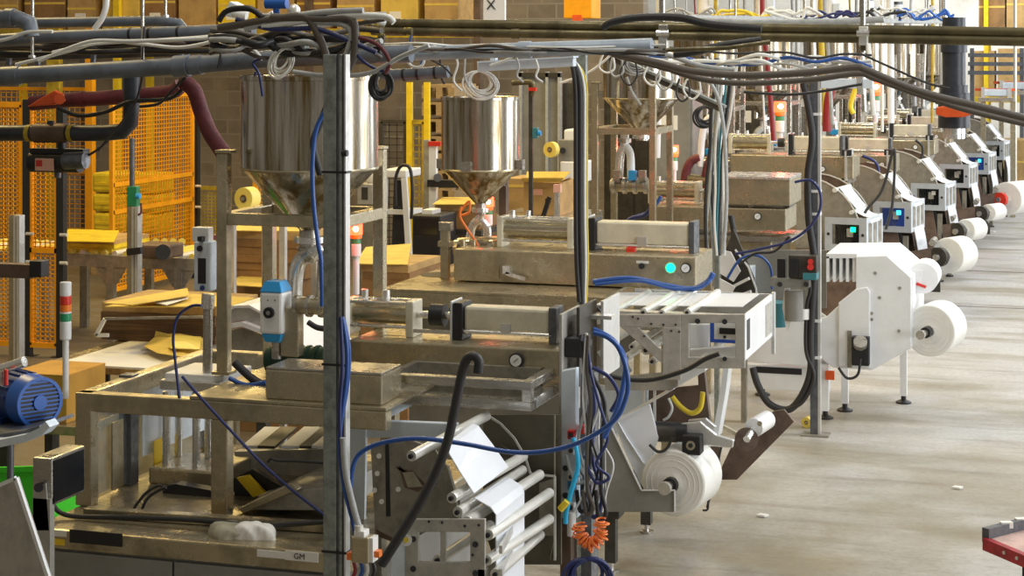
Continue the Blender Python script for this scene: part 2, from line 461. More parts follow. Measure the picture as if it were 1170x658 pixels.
# ================================================================= NEAREST MACHINE (A)
# -- base cabinet
VD = 6.35; VB = 7.95; ZD = .925
uL, uR = U(36, VD), U(398, VD)
t = thing('machine_base', 'long stained steel base cabinet under the nearest packing machine', 'machine base', (uL, VD, 0))
MB().box(uL, uR, VD, VB, ZD - .075, ZD).build('deck', 'steel_deck', t, bevel=.008)
MB().box(uL + .01, uR - .01, VD + .02, VB - .02, .12, ZD - .075).build('body', 'panel_grey', t)
us = U(197, VD); z1 = ZD - .085
for a, b in ((uL + .015, us - .004), (us + .004, uR - .012)):
    d = MB().box(a, b, VD + .003, VD + .02, .16, z1).build('door', 'panel_grey', t, bevel=.004)
    if a > us - .1: MB().box(a + .18, b - .06, VD - .001, VD + .003, .18, z1 - .09).build('inset_panel', 'plate_grey', d)
for uu in (uL + .08, uR - .08):
    for vv in (VD + .1, VB - .1): MB().cyl((uu, vv, 0), (uu, vv, .12), .03).build('foot', 'black', t)
MB().pbox(80, 607, 140, 622, VD, -.004).build('black_strip', 'black', t)
MB().pbox(46, 605, 76, 612, VD, -.003).build('label_plate', 'paper', t)
MB().pbox(46, 615, 74, 622, VD, -.003).build('warning_label', 'label_yellow', t)
MB().pbox(294, 629, 326, 637, VD, -.003).build('label_plate', 'paper', t)
lp = MB().pbox(326, 630, 364, 641, VD, -.003).build('label_plate', 'paper', t)
text_on('lettering', 'GM', .03, P(342, 636, v=VD - .0035), 'black', lp)
# raised lip running along the back of the deck front, black cable lying on it
MB().bar(P(98, 584, z=ZD + .02), P(372, 602, z=ZD + .02), .05, .035).build('ledge', 'steel_deck', t, bevel=.004)

# -- guard frame on the deck
VG = 6.7; ZR = 1.385; ZB = 1.31
gL, gR, gB = U(86, VG), U(441, VG), 7.85
t = thing('guard_cage', 'steel guard frame with plexiglass sides standing on the stained base cabinet', 'frame', (gL, VG, ZD))
w = .062
MB().box(gL, gR, VG, VG + w, ZB, ZR).build('front_rail', 'steel_warm', t, bevel=.006)
MB().box(gL, gL + w, VG + w, gB, ZB, ZR).build('side_rail', 'steel_warm', t, bevel=.006)
MB().box(gL + w, gR, gB - w, gB, ZB, ZR).build('back_rail', 'steel_warm', t, bevel=.006)
for uu, vv, zt in ((gL, VG - .001, ZR), (U(240, VG), VG + .004, ZB), (gL, gB - w, ZB), (gL + .9, gB - w, ZB)):
    MB().box(uu, uu + .072, vv, vv + w, ZD + .001, zt).build('post', 'steel_warm', t, bevel=.005)
vm = VG + .36
MB().box(gL - .004, gL + .055, vm, vm + .07, ZD + .001, ZR + .01).build('post', 'post_dark', t, bevel=.004)
for a, b in ((VG + w, vm), (vm + .07, gB - w)):
    pl = MB().box(gL + .022, gL + .034, a, b, ZD + .02, ZB).build('side_panel', 'plexi', t)
    MB().box(gL + .018, gL + .038, a, a + .015, ZD + .02, ZB).build('edge_strip', 'aluminium', pl)
MB().box(gL + .05, gL + .056, vm + .1, gB - w - .02, ZB - .28, ZB + .02).build('grey_plate', 'panel_blue', t)
MB().box(gL + .05, gL + .058, vm - .16, vm - .07, ZD + .02, ZD + .30).build('inner_plate', 'steel_warm', t)
MB().box(gL + .075, gL + .079, vm + .16, vm + .30, ZD + .02, ZD + .16).build('warning_sticker', 'label_yellow', t)
uT = U(216, VG)
MB().box(uT, gR, VG + .002, gB - .01, ZR, ZR + .014).build('top_plate', 'steel_warm', t, bevel=.003)

# -- hot plate fixture seen over the rail: slabs, two columns and tall rod with sensor head
vf = 7.15
t = thing('fixture_slab', 'pale stacked slab fixture on steel columns inside the guard frame', 'fixture', (U(215, vf), vf, ZD))
MB().pbox(182, 436, 250, 447, vf, .30).build('lower_slab', 'steel_bright', t, bevel=.004)
MB().pbox(188, 428, 255, 437, vf + .04, .28).build('middle_slab', 'white_plastic', t, bevel=.004)
for x in (190, 224):
    MB().cyl(P(x, 447, v=vf + .03), (U(x, vf + .03), vf + .03, ZD + .06), .017).build('column', 'steel_bright', t)
    MB().cyl(P(x + 14, 447, v=vf + .22), (U(x + 14, vf + .22), vf + .22, ZD + .06), .017).build('column', 'steel_bright', t)
MB().box(U(172, vf), U(252, vf), vf - .02, vf + .3, ZD + .0, ZD + .07).build('base_block', 'steel_warm', t, bevel=.01)
MB().pprism([(186, 556), (200, 553), (240, 560), (270, 590), (186, 588)], vf - .16, .06).build('black_guide', 'black', t)
t = thing('sensor_post', 'steel rod with grey box sensor head above the slab fixture', 'sensor', P(237, 425, v=vf + .1))
q0, q1 = P(237, 425, v=vf + .1), P(238, 338, v=vf + .1)
MB().cyl(q0, q1, .021).build('rod', 'steel', t); MB().cyl(P(237, 352, v=vf + .1), P(238, 336, v=vf + .1), .028).build('collar', 'steel_bright', t)
hb = MB().pbox(221, 276, 240, 333, vf + .08, .07).build('head', 'panel_blue', t, bevel=.008)
MB().pbox(226, 295, 235, 324, vf + .078, .01).build('slot', 'black', hb); MB().cyl(P(228, 284, v=vf + .083), P(228, 284, v=vf + .07), .013).build('button', 'black', hb)
MB().cyl(P(231, 329, v=vf + .083), P(231, 329, v=vf + .07), .011).build('badge', 'motor_blue', hb)
MB().pbox(219, 260, 238, 276, vf + .1, .05).build('cap', 'white_plastic', t, bevel=.004)
MB().bar(P(228, 273, v=vf + .06), P(250, 270, v=vf + .3), .02, .02).build('clamp_arm', 'black', t)

# -- forming shoulder, chute and belt inside the frame (behind the pole, on the deck)
t = thing('forming_chute', 'grey sheet metal chute with yellow warning stripe on the base cabinet deck', 'chute', (U(320, 7.0), 7.0, ZD))
MB().prism([P(270, 583, v=6.78), P(322, 560, v=6.78), P(392, 556, v=6.78), P(392, 584, v=6.78), P(300, 583, v=6.78)], (0, .5, 0)).build('lower_hopper', 'plate_light', t, bevel=.006)
MB().prism([P(270, 582, v=6.73), P(278, 586, v=6.73), P(340, 560, v=6.73), P(333, 552, v=6.73)], (0, .05, 0)).build('edge_bar', 'steel_warm', t, bevel=.004)
MB().pprism([(268, 516), (400, 512), (400, 543), (330, 546), (268, 534)], 7.45, .05).build('back_plate', 'plate_light', t)
MB().pprism([(264, 548), (288, 536), (322, 556), (284, 567), (268, 566)], 7.05, .03).build('black_wedge', 'black', t)
MB().pprism([(270, 546), (283, 543), (302, 563), (289, 568)], 7.02, .02).build('warning_stripe', 'yellow', t)
for x, c in ((300, 'film'), (318, 'plate_dark'), (345, 'film'), (366, 'plate_dark'), (380, 'roller')):
    MB().bar(P(x - 14, 511, v=7.2), P(x + 12, 489, v=7.6), .075, .012).build('slat', c, t)
t = thing('cloth_rag', 'crumpled beige rag lying on the deck beside the guard post', 'rag', P(272, 607, z=ZD))
rg = random.Random(3); c0 = P(272, 604, z=ZD + .03); vs = []; n = 26; m_ = 9
def rag(cx, cy, a, b, h, nm, col, ph):
    mb = MB(); vs = []; fs = []; N, K = 26, 8
    for k in range(K + 1):
        f = k / K
        for i in range(N):
            th = 2 * math.pi * i / N; wob = 1 + .16 * math.sin(3 * th + ph) + .10 * math.sin(7 * th + 2 * ph + 4 * f)
            rr = (1 - f * f) ** .5 + .001
            vs.append((cx + a * rr * wob * math.cos(th), cy + b * rr * wob * math.sin(th), ZD + h * math.sin(f * math.pi / 2) * (1 + .3 * math.sin(5 * th + 6 * f + ph) * (1 - f))))
    for k in range(K):
        for i in range(N): fs.append((k * N + i, k * N + (i + 1) % N, (k + 1) * N + (i + 1) % N, (k + 1) * N + i))
    mb.add(vs, fs, True); return mb.build(nm, col, t)
rag(c0.x - .03, c0.y + .02, .11, .07, .045, 'fold', 'cloth', .4)
rag(c0.x + .06, c0.y + .01, .085, .05, .055, 'pale_fold', 'paper', 2.1)

# -- grey steel enclosure on the top plate
ve = 6.74
t = thing('valve_enclosure', 'plain brushed steel enclosure box on the guard frame behind the galvanised pole', 'enclosure', (U(373, ve), ve, ZR + .014))
zt = Z(340, 424, ve)
MB().box(U(303, ve), U(436, ve), ve, ve + .22, ZR + .014, zt).build('case', 'steel_warm', t, bevel=.006)
MB().box(U(303, ve) + .002, U(436, ve) - .002, ve + .003, ve + .217, zt, zt + .01).build('lid', 'steel', t, bevel=.003)

# -- hopper stand and hopper
SA_ = dict(v0=7.2, v1=7.66)
def hopper_stand(name, label, u0, u1, v0, v1, z0, z1, zc, w=.048, group=None, m='steel_warm', side=True):
    t = thing(name, label, 'stand', ((u0 + u1) / 2, (v0 + v1) / 2, z0), group)
    for a in (u0, u1):
        for b in (v0, v1):
            l = MB().box(a - w / 2, a + w / 2, b - w / 2, b + w / 2, z0, z1).build('leg', m, t, bevel=.005)
            MB().box(a - w * .8, a + w * .8, b - w * .8, b + w * .8, z0, z0 + .012).build('foot_plate', m, l)
    for b in (v0, v1): MB().box(u0 + w / 2, u1 - w / 2, b - w / 2, b + w / 2, zc - w, zc).build('cross_bar', m, t, bevel=.004)
    for a in (u0, u1): MB().box(a - w / 2, a + w / 2, v0 + w / 2, v1 - w / 2, zc - w, zc).build('cross_bar', m, t, bevel=.004)
    for a in (u0, u1): 
        for b in (v0, v1): MB().box(a - w * (.6 if a == u0 else .9), a + w * (.9 if a == u0 else .6), b - w * .6, b + w * .6, z1, z1 + w * .3).build('top_plate', m, t, bevel=.004)
    return t
def hopper(name, label, c, R, z_top, z_cyl, z_tip, r_tip, group=None, pipe_z=None, lugs=None, seg=48):
    """open cylinder on a cone, with a rolled rim, lid ring and outlet"""
    t = thing(name, label, 'hopper', (c[0], c[1], z_tip), group)
    x, y = c
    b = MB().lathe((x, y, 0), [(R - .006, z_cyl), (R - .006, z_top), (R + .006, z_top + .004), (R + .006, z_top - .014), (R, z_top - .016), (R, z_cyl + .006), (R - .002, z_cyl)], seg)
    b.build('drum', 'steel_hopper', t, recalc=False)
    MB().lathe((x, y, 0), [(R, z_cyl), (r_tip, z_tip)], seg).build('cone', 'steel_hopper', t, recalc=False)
    MB().lathe((x, y, 0), [(R + .002, z_cyl + .006), (R + .005, z_cyl), (R + .002, z_cyl - .006)], seg).build('weld_seam', 'steel_warm', t, recalc=False)
    MB().cyl((x, y, z_tip + .01), (x, y, z_tip - .07), r_tip, 20).build('outlet', 'steel', t)
    MB().cyl((x, y, z_tip - .03), (x, y, z_tip - .055), r_tip * 1.5, 20).build('clamp_ring', 'steel_bright', t)
    MB().cyl((x, y, z_top - .03), (x, y, z_top - .026), R - .008, seg).build('product_level', 'card_dark', t)
    for a in lugs or (0, 90, 180, 270):
        th = math.radians(a); q = Vector((x + (R + .012) * math.cos(th), y + (R + .012) * math.sin(th), z_cyl + .03))
        MB().obox(q, (.05, .06, .06), Matrix.Rotation(th, 3, 'Z')).build('lug', 'steel', t)
    return t
z0 = ZR + .014
sAu0, sAu1 = U(256, 7.2), U(388, 7.2)
hopper_stand('hopper_stand', 'square tube stand carrying the biggest stainless hopper on the guard frame', sAu0, sAu1, 7.2, 7.66, z0, Z(256, 175, 7.2), Z(256, 243, 7.2), .05)
hc = ((sAu0 + sAu1) / 2 + .03, 7.43)
Rh = 84 * P(352, 150, v=7.43).length / FPX
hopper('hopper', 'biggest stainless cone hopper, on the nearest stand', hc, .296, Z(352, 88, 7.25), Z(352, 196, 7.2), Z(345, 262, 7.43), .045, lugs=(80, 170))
# oval hatch on the drum
# elbow pipe under the hopper
t = thing('elbow_pipe', 'polished elbow pipe curving down from the biggest hopper to the pump', 'pipe', P(350, 345, v=7.43))
zt_ = Z(345, 262, 7.43) - .07
pth = smooth_path([Vector((hc[0], hc[1], zt_)), Vector((hc[0], hc[1], zt_ - .05)), P(362, 282, v=7.43), P(342, 300, v=7.42), P(337, 330, v=7.42), P(338, 352, v=7.42)], 8)
MB().tube(pth, .033, 14).build('bend', 'steel_bright', t, recalc=False)
for y in (286, 340): MB().cyl(P(338 + (16 if y < 300 else 0), y, v=7.42), P(338 + (10 if y < 300 else 0), y + 5, v=7.42), .046, 18).build('clamp_ring', 'steel', t)
MB().tube(smooth_path([Vector((hc[0] + .02, hc[1] + .1, zt_ - .02)), P(372, 300, v=7.6), P(368, 352, v=7.55)], 8), .036, 12).build('rear_pipe', 'steel', t, recalc=False)

# -- filler: body, pump, air cylinder
def filler(label, v, x0, x1, yt, yb, xg, yg, pump, act, depth, group=None, endx=None, blocks=True):
    """long filler body with piston pump and air cylinder lying on it; pixel spans measured at plane v"""
    xm = (x0 + x1) / 2
    zt, zb = Z(xm, yt, v), Z(xm, yb, v); u0, u1 = U(x0, v), U(x1, v)
    t = thing('piston_filler', label, 'filling machine', ((u0 + u1) / 2, v, zb), group)
    MB().box(u0, u1, v, v + depth, zb, zt).build('body', 'steel_warm', t, bevel=.008)
    g = P(xg, yg, v=v)
    ga = MB().cyl(g, g + Vector((0, -.022, 0)), .030, 24).build('gauge', 'black', t)
    MB().cyl(g + Vector((0, -.0215, 0)), g + Vector((0, -.024, 0)), .024, 24).build('dial', 'gauge_face', ga)
    MB().bar(g + Vector((-.008, -.0245, -.006)), g + Vector((.012, -.0245, .010)), .003, .002).build('needle', 'black', ga)
    vc = v + depth * .5
    # pump cylinder
    (pa, pb, py_, pr) = pump; zc = zt + pr + .045; ua, ub = U(pa, vc), U(pb, vc)
    MB().cyl((ua, vc, zc), (ub, vc, zc), pr, 28).build('pump_cylinder', 'pump_tube', t)
    for uu in (ua, ub):
        f = MB().box(uu - .018, uu + .018, vc - pr * 1.25, vc + pr * 1.25, zt, zc + pr * 1.25).build('flange', 'anodised', t, bevel=.005)
    for s in (-1, 1):
        for k in (-1, 1): MB().cyl((ua, vc + s * pr * 1.08, zc + k * pr * 1.05), (ub, vc + s * pr * 1.08, zc + k * pr * 1.05), .008, 8).build('tie_rod', 'steel_bright', t)
    for uu in (ua + .06, ua + .16): MB().cyl((uu, vc, zc + pr), (uu, vc, zc + pr + .05), .016, 12).build('fitting', 'steel_bright', t)
    # coupling
    (aa, ab, ar) = act; va, vb = U(aa, vc), U(ab, vc)
    MB().cyl((ub, vc, zc), (va, vc, zc), .016, 12).build('piston_rod', 'steel_bright', t)
    MB().cyl((ub + (va - ub) * .35, vc, zc), (ub + (va - ub) * .62, vc, zc), .048, 20).build('coupling', 'black', t)
    MB().bar((ub, vc - pr, zt + .03), (va, vc - pr, zt + .03), .016, .016).build('guide_rod', 'steel_bright', t)
    MB().box(va - .03, va + .012, vc - ar * 1.35, vc + ar * 1.2, zt, zc + ar * 1.3).build('end_plate', 'black', t, bevel=.004)
    MB().box(va - .042, va - .032, vc - ar * 1.5, vc + ar * 1.3, zt, zc + ar * 1.45).build('bracket_plate', 'aluminium', t, bevel=.003)
    MB().box(va + .012, vb - .012, vc - ar, vc + ar, zc - ar, zc + ar).build('air_cylinder', 'anodised', t, bevel=.012)
    MB().box(vb - .012, vb + .022, vc - ar * 1.15, vc + ar * 1.15, zt, zc + ar * 1.2).build('end_cap', 'post_dark', t, bevel=.004)
    for s in (-1, 1): MB().cyl((va, vc + s * ar * .98, zc - ar * 1.12), (vb, vc + s * ar * .98, zc - ar * 1.12), .009, 8).build('tie_rod', 'steel_bright', t)
    MB().box(va + (vb - va) * .45, va + (vb - va) * .55, vc - ar - .01, vc - ar, zc - ar * 1.1, zc - ar * .3).build('sensor_clip', 'aluminium', t)
    return t, (u0, u1, zt, zb, vc, zc, va, vb)

fA, gA = filler('dull steel piston filler under the biggest hopper, pressure gauge on its side', 7.33, 398, 640, 394, 423, 591, 411,
                (402, 473, 352, .048), (531, 634, .050), .36)
u0, u1, zt, zb, vc, zc, va, vb = gA
# plates at the aisle end of the filler
for k, (du, vv, hh, c) in enumerate(((.0, 7.31, .20, 'plate_light'), (.055, 7.38, .22, 'plate_dark'), (.10, 7.60, .22, 'aluminium'))):
    MB().box(u1 + du, u1 + du + .014, vv, vv + .28, zb - (.18 if k == 0 else .05), zt + hh - .05).build('upright_plate', c, fA, bevel=.003)
MB().box(u1 + .015, u1 + .09, 7.34, 7.48, zt - .03, zt + .05).build('connector_block', 'black', fA, bevel=.006)
MB().cyl((u1 + .09, 7.37, zt + .03), (u1 + .12, 7.37, zt + .03), .018, 12).build('plug', 'black', fA)
MB().box(u1 - .02, u1 + .16, 7.55, 7.62, zt + .1, zt + .115).build('top_strap', 'steel_bright', fA)
# window frame bracket the filler stands on
vt = 7.0
t = thing('support_bracket', 'open steel channel bracket below the dull piston filler', 'bracket', (U(530, vt), vt, 1.36))
zT, zM, zB = Z(530, 432, vt), Z(530, 446, vt), Z(530, 466, vt)
a, b = U(440, vt), U(607, vt)
MB().box(a, b, vt, vt + .05, zT - .035, zT).build('upper_rail', 'steel', t, bevel=.004)
MB().box(a, b, vt, vt + .07, zB - .0, zB + .04).build('lower_rail', 'steel', t, bevel=.004)
MB().box(b - .04, b, vt + .001, vt + .04, zB + .03, zT - .03).build('end_post', 'steel', t, bevel=.003)
MB().box(b - .05, b, vt + .05, vt + .62, zB, zB + .045).build('side_rail', 'steel_bright', t, bevel=.004)
MB().box(b - .04, b, vt + .05, vt + .34, zT - .035, zT).build('upper_side_rail', 'steel', t, bevel=.004)
MB().box(a, b - .05, vt + .30, vt + .33, zB, zT).build('back_plate', 'plate_grey', t)
MB().box(a, a + .03, vt, vt + .3, zB, zT).build('end_post', 'steel', t)

# -- white rotary actuator with blue caps
va_ = 7.1
t = thing('rotary_actuator', 'white actuator with bright blue caps beside the galvanised pole', 'actuator', P(316, 400, v=va_))
x0_, x1_ = U(296, va_), U(322, va_)
MB().box(x0_, x1_, va_, va_ + .11, Z(308, 382, va_), Z(308, 334, va_)).build('housing', 'white_plastic', t, bevel=.012)
for y0, y1, ins in ((334, 322, .0), (392, 382, .006)):
    mb = MB(); za, zb2 = Z(308, y0, va_), Z(308, y1, va_)
    zl, zh = min(za, zb2), max(za, zb2)
    big, small = (zl, zh) if y0 == 334 else (zh, zl)
    q = [(x0_ + ins, va_ + ins, big), (x1_ - ins, va_ + ins, big), (x1_ - ins, va_ + .11 - ins, big), (x0_ + ins, va_ + .11 - ins, big)]
    k = .018; q2 = [(x0_ + k, va_ + k, small), (x1_ - k, va_ + k, small), (x1_ - k, va_ + .11 - k, small), (x0_ + k, va_ + .11 - k, small)]
    mb.add(q + q2, [(3, 2, 1, 0), (4, 5, 6, 7), (0, 1, 5, 4), (1, 2, 6, 5), (2, 3, 7, 6), (3, 0, 4, 7)]).build('end_cap', 'valve_blue', t, bevel=.004)
g = P(308, 357, v=va_)
kn = MB().cyl(g, g + Vector((0, -.014, 0)), .023, 20).build('indicator', 'black', t)
MB().cyl(g + Vector((0, -.014, 0)), g + Vector((0, -.017, 0)), .009, 12).build('screw_head', 'steel', kn)
for x in (306, 314): MB().cyl(P(x, 343, v=va_), P(x, 343, v=va_ - .002), .003, 8).build('bolt_hole', 'black', t)
MB().box(x1_ - .02, x1_ + .06, va_ + .03, va_ + .09, Z(308, 408, va_), Z(308, 352, va_)).build('mounting_plate', 'steel_warm', t, bevel=.004)
MB().cyl((x1_ - .045, va_ + .05, Z(308, 392, va_)), (x1_ - .045, va_ + .05, ZR + .10), .022).build('stem', 'steel', t)
MB().cyl((x1_ + .05, va_ + .06, Z(308, 350, va_)), (U(372, va_ + .06), va_ + .06, Z(308, 350, va_)), .035, 18).build('valve_pipe', 'steel_warm', t)
for x in (338, 352, 366): MB().cyl((U(x, va_ + .06), va_ + .06, Z(308, 350, va_)), (U(x + 4, va_ + .06), va_ + .06, Z(308, 350, va_)), .046, 18).build('clamp_ring', 'steel', t)
t = thing('motor_cover', 'dark green ribbed motor behind the steel enclosure box', 'motor', P(340, 430, v=7.25))
MB().cyl(P(307, 411, v=7.25), P(372, 411, v=7.25), .055, 20).build('housing', 'dark_green', t)
for k in range(6): MB().cyl(P(312 + k * 10, 411, v=7.25), P(315 + k * 10, 411, v=7.25), .062, 20).build('cooling_fin', 'dark_green', t)
MB().box(U(312, 7.25), U(366, 7.25), 7.22, 7.30, ZR + .014, Z(340, 415, 7.25)).build('foot', 'dark_green', t)
# ================================================================= FILM RACKS, MACHINES B AND C
def ribbon(pts, v0, v1, th=.004, round_r=0):
    """film web: a strip following (x, y) sight points at plane v0 and reaching back to v1"""
    q = [P(x, y, v=v0) for x, y in pts]; return ribbon_w(q, v1 - v0, th)
def ribbon_w(q, dv, th=.004):
    mb = MB(); n = len(q); off = []
    for i, p in enumerate(q):
        a = q[max(0, i - 1)]; b = q[min(n - 1, i + 1)]; t = (b - a).normalized(); off.append(Vector((-t.z, 0, t.x)) * th)
    D = Vector((0, dv, 0)); vs = []
    for p, o in zip(q, off): vs += [p, p + D, p + o + D, p + o]
    fs = []
    for i in range(n - 1):
        for k in range(4): fs.append((4 * i + k, 4 * i + (k + 1) % 4, 4 * i + 4 + (k + 1) % 4, 4 * i + 4 + k))
    fs += [(3, 2, 1, 0), (4 * n - 4, 4 * n - 3, 4 * n - 2, 4 * n - 1)]
    return mb.add(vs, fs)
def roller(par, x, y, v0, v1, r=.018, m='roller', name='roller', ends=True):
    p = P(x, y, v=v0); o = MB().cyl(p, p + Vector((0, v1 - v0, 0)), r, 14).build(name, m, par)
    if ends:
        MB().cyl(p + Vector((0, -.012, 0)), p + Vector((0, .0, 0)), r * .45, 10).build('axle_end', 'black', o)
    return o
def strip_edge(par, px, v, w=.008, m='roller', name='edge_strip'):
    pts = [P(x, y, v=v) for x, y in px]; mb = MB()
    for a, b in zip(pts, pts[1:]): mb.bar(a, b, w, w)
    return mb.build(name, m, par)

# ---- A: film rack in front of the nearest machine
vn, vf2 = 6.40, 7.08
t = thing('film_rack', 'nearest film rack, white film running over rollers beside the galvanised pole', 'film rack', (U(520, vn), vn, 0))
pl = MB().pprism([(423, 506), (470, 503), (496, 512), (512, 536), (521, 562), (526, 594), (500, 600), (462, 622), (428, 604)], 6.60, .014).build('arc_plate', 'plate_grey', t, bevel=.003)
MB().pprism([(452, 534), (456, 533), (462, 557), (478, 562), (487, 555), (470, 538)], 6.594, .006).build('window_slot', 'plate_brown', pl)
MB().pprism([(460, 540), (472, 539), (483, 556), (466, 557)], 6.592, .003).build('beige_glimpse', 'cloth', pl)
for x, y in ((431, 541), (428, 560), (455, 559), (433, 521), (436, 573)): MB().cyl(P(x, y, v=6.60), P(x, y, v=6.592), .010, 10).build('bolt', 'roller', pl)
MB().pprism([(428, 572), (524, 572), (526, 596), (500, 602), (455, 622), (430, 612)], 6.615, .014).build('lower_plate', 'plate_brown', t)
strip_edge(t, [(512, 532), (520, 560), (525, 592)], 6.595, .007)
MB().pprism([(440, 503), (444, 503), (446, 590), (441, 590)], 6.598, .002).build('seam', 'black', pl)
MB().frame(462, 593, 554, 676, 478, 608, 537, 642, vn, .016).build('box_side', 'plate_light', t, bevel=.003)
MB().pprism([(447, 628), (463, 614), (463, 690), (447, 690)], vn, .012).build('flange_plate', 'panel_blue', t)
MB().pprism([(503, 606), (509, 606), (509, 643), (503, 643)], vn + .002, .012).build('box_bar', 'plate_light', t)
for x, y in ((543, 622), (543, 655), (472, 650), (472, 616)): MB().cyl(P(x, y, v=vn - .001), P(x, y, v=vn - .006), .011, 14).build('bolt_cap', 'black', t)
for x, y in ((490, 596), (505, 597), (531, 601), (547, 600), (540, 634)): MB().cyl(P(x, y, v=vn - .001), P(x, y, v=vn - .004), .005, 10).build('screw', 'black', t)
nut = MB().cyl(P(464, 617, v=vn - .03), P(464, 617, v=vn), .022, 16).build('clamp_nut', 'steel_bright', t); MB().cyl(P(464, 617, v=vn - .045), P(464, 617, v=vn - .03), .010, 12).build('stud', 'yellow_dull', nut)
def roller2(par, n, f, r=.018):
    p, q = P(*n, v=vn + .02), P(*f, v=vf2 - .03)
    o = MB().cyl(p, q, r, 14).build('roller', 'roller', par); d = (p - q).normalized(); MB().cyl(p, p + d * .012, r * .45, 10).build('axle_end', 'black', o); return o
for n_, f_ in (((470, 521), (556, 475)), ((516, 569), (598, 521)), ((523, 585), (597, 537)), ((534, 596), (617, 542)), ((558, 611), (628, 563)), ((556, 640), (628, 593)), ((566, 656), (617, 611)), ((500, 640), (560, 600))):
    roller2(t, n_, f_, .020)
def web2(prs, th=.004):
    A = [P(x, y, v=6.48) for (x, y), _ in prs]; B = [P(x, y, v=6.80) for _, (x, y) in prs]; mb = MB(); n = len(A); vs = []
    for i in range(n):
        t_ = (A[min(n - 1, i + 1)] - A[max(0, i - 1)]).normalized(); o = t_.cross(B[i] - A[i]).normalized() * th; vs += [A[i], B[i], B[i] + o, A[i] + o]
    fs = [(4 * i + k, 4 * i + (k + 1) % 4, 4 * i + 4 + (k + 1) % 4, 4 * i + 4 + k) for i in range(n - 1) for k in range(4)] + [(3, 2, 1, 0), (4 * n - 4, 4 * n - 3, 4 * n - 2, 4 * n - 1)]
    return mb.add(vs, fs)
for y in (628, 655): MB().bar(P(572, y, v=vn + .02), P(586, y - 26, v=vn + .3), .012, .03).build('tension_arm', 'aluminium', t)
wb = web2([((503, 512), (540, 485)), ((510, 514), (546, 487)), ((524, 538), (562, 508)), ((541, 564), (580, 534))]).build('film_web', 'film', t)
web2([((542, 570), (578, 546)), ((546, 572), (582, 547)), ((560, 580), (595, 555)), ((566, 588), (598, 562)), ((566, 700), (598, 660))]).build('film_web', 'film', t)
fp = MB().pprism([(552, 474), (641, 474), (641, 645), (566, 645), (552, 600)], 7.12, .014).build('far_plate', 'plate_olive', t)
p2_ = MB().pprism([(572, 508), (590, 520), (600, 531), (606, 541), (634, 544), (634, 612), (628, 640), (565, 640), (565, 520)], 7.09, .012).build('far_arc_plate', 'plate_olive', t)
strip_edge(p2_, [(556, 474), (572, 484), (588, 501), (600, 522), (606, 541), (634, 544), (634, 640)], 7.08, .008, 'roller')
MB().pprism([(616, 552), (634, 546), (634, 612), (616, 612)], 7.08, .01).build('bracket_plate', 'plate_grey', p2_)
strip_edge(fp, [(634, 474), (634, 543)], 7.115, .006, 'cloth')
MB().box(U(428, 6.62), U(436, 6.62), 6.62, 6.66, 0, Z(432, 600, 6.62)).build('leg', 'plate_grey', t); MB().box(U(560, 7.1), U(572, 7.1), 7.06, 7.1, 0, Z(566, 640, 7.1)).build('leg', 'plate_grey', t)
MB().box(U(432, 6.65), U(566, 6.65), 6.66, 6.70, .14, .20).build('foot_rail', 'plate_grey', t)
MB().box(U(545, 6.5), U(560, 6.5), vn + .02, vf2, .10, .16).build('foot_rail', 'plate_grey', t); MB().box(U(548, 6.42), U(556, 6.42), 6.40, 6.44, 0, .9).build('leg', 'plate_grey', t)
# steel arm and angle brackets above the rack
t = thing('gusset_bracket', 'pale steel arm with angled gusset reaching from guard frame to film rack', 'arm', P(470, 500, v=6.85))
MB().pprism([(417, 480), (522, 484), (522, 501), (417, 500)], 6.85, .03).build('arm_bar', 'panel_blue', t, bevel=.004)
MB().prism([P(405, 480, v=6.84), P(440, 463, v=6.95), P(470, 464, v=7.0), P(447, 476, v=6.9), P(440, 482, v=6.85)], (0, .012, .004)).build('gusset', 'panel_blue', t)
MB().pprism([(398, 480), (418, 480), (416, 605), (399, 605)], 6.84, .02).build('hanging_plate', 'panel_blue', t)

# ---- A: service column with hoses at the aisle end
vc_ = 7.22
t = thing('service_column', 'pale blue grey service column with valves at the aisle end of the nearest machine', 'column', (U(650, vc_), vc_, 0))
MB().pprism([(641, 424), (658, 421), (658, 470), (660, 592), (641, 592)], vc_, .05).build('front_panel', 'panel_blue', t, bevel=.004)
MB().box(U(660, vc_), U(672, vc_), vc_ + .05, vc_ + .16, 0, Z(665, 430, vc_)).build('upright', 'post_dark', t)
MB().box(U(640, vc_), U(652, vc_), vc_, vc_ + .1, 0, Z(646, 592, vc_)).build('lower_post', 'plate_brown', t)
MB().pprism([(655, 470), (690, 450), (692, 590), (655, 592)], vc_ + .3, .02).build('back_panel', 'panel_grey', t)
for y, c in ((497, 'red'), (515, 'aluminium'), (545, 'aluminium'), (555, 'valve_blue'), (580, 'white_plastic'), (597, 'white_plastic')):
    vb_ = MB().pbox(648, y - 5, 656, y + 5, vc_ - .03, .03).build('valve', c, t, bevel=.004)
    MB().cyl(P(652, y, v=vc_ - .03), P(652, y, v=vc_ - .045), .009, 10).build('port', 'black', vb_)
for y in (535, 566): MB().cyl(P(646, y, v=vc_), P(646, y, v=vc_ - .02), .012, 12).build('fitting', 'black', t)
MB().pbox(660, 486, 667, 496, vc_ - .02, .04).build('red_cap', 'red', t, bevel=.003)
fl = MB().cyl(P(653, 585, v=vc_ - .05), P(653, 612, v=vc_ - .05), .018, 14).build('filter_bowl', 'white_plastic', t)

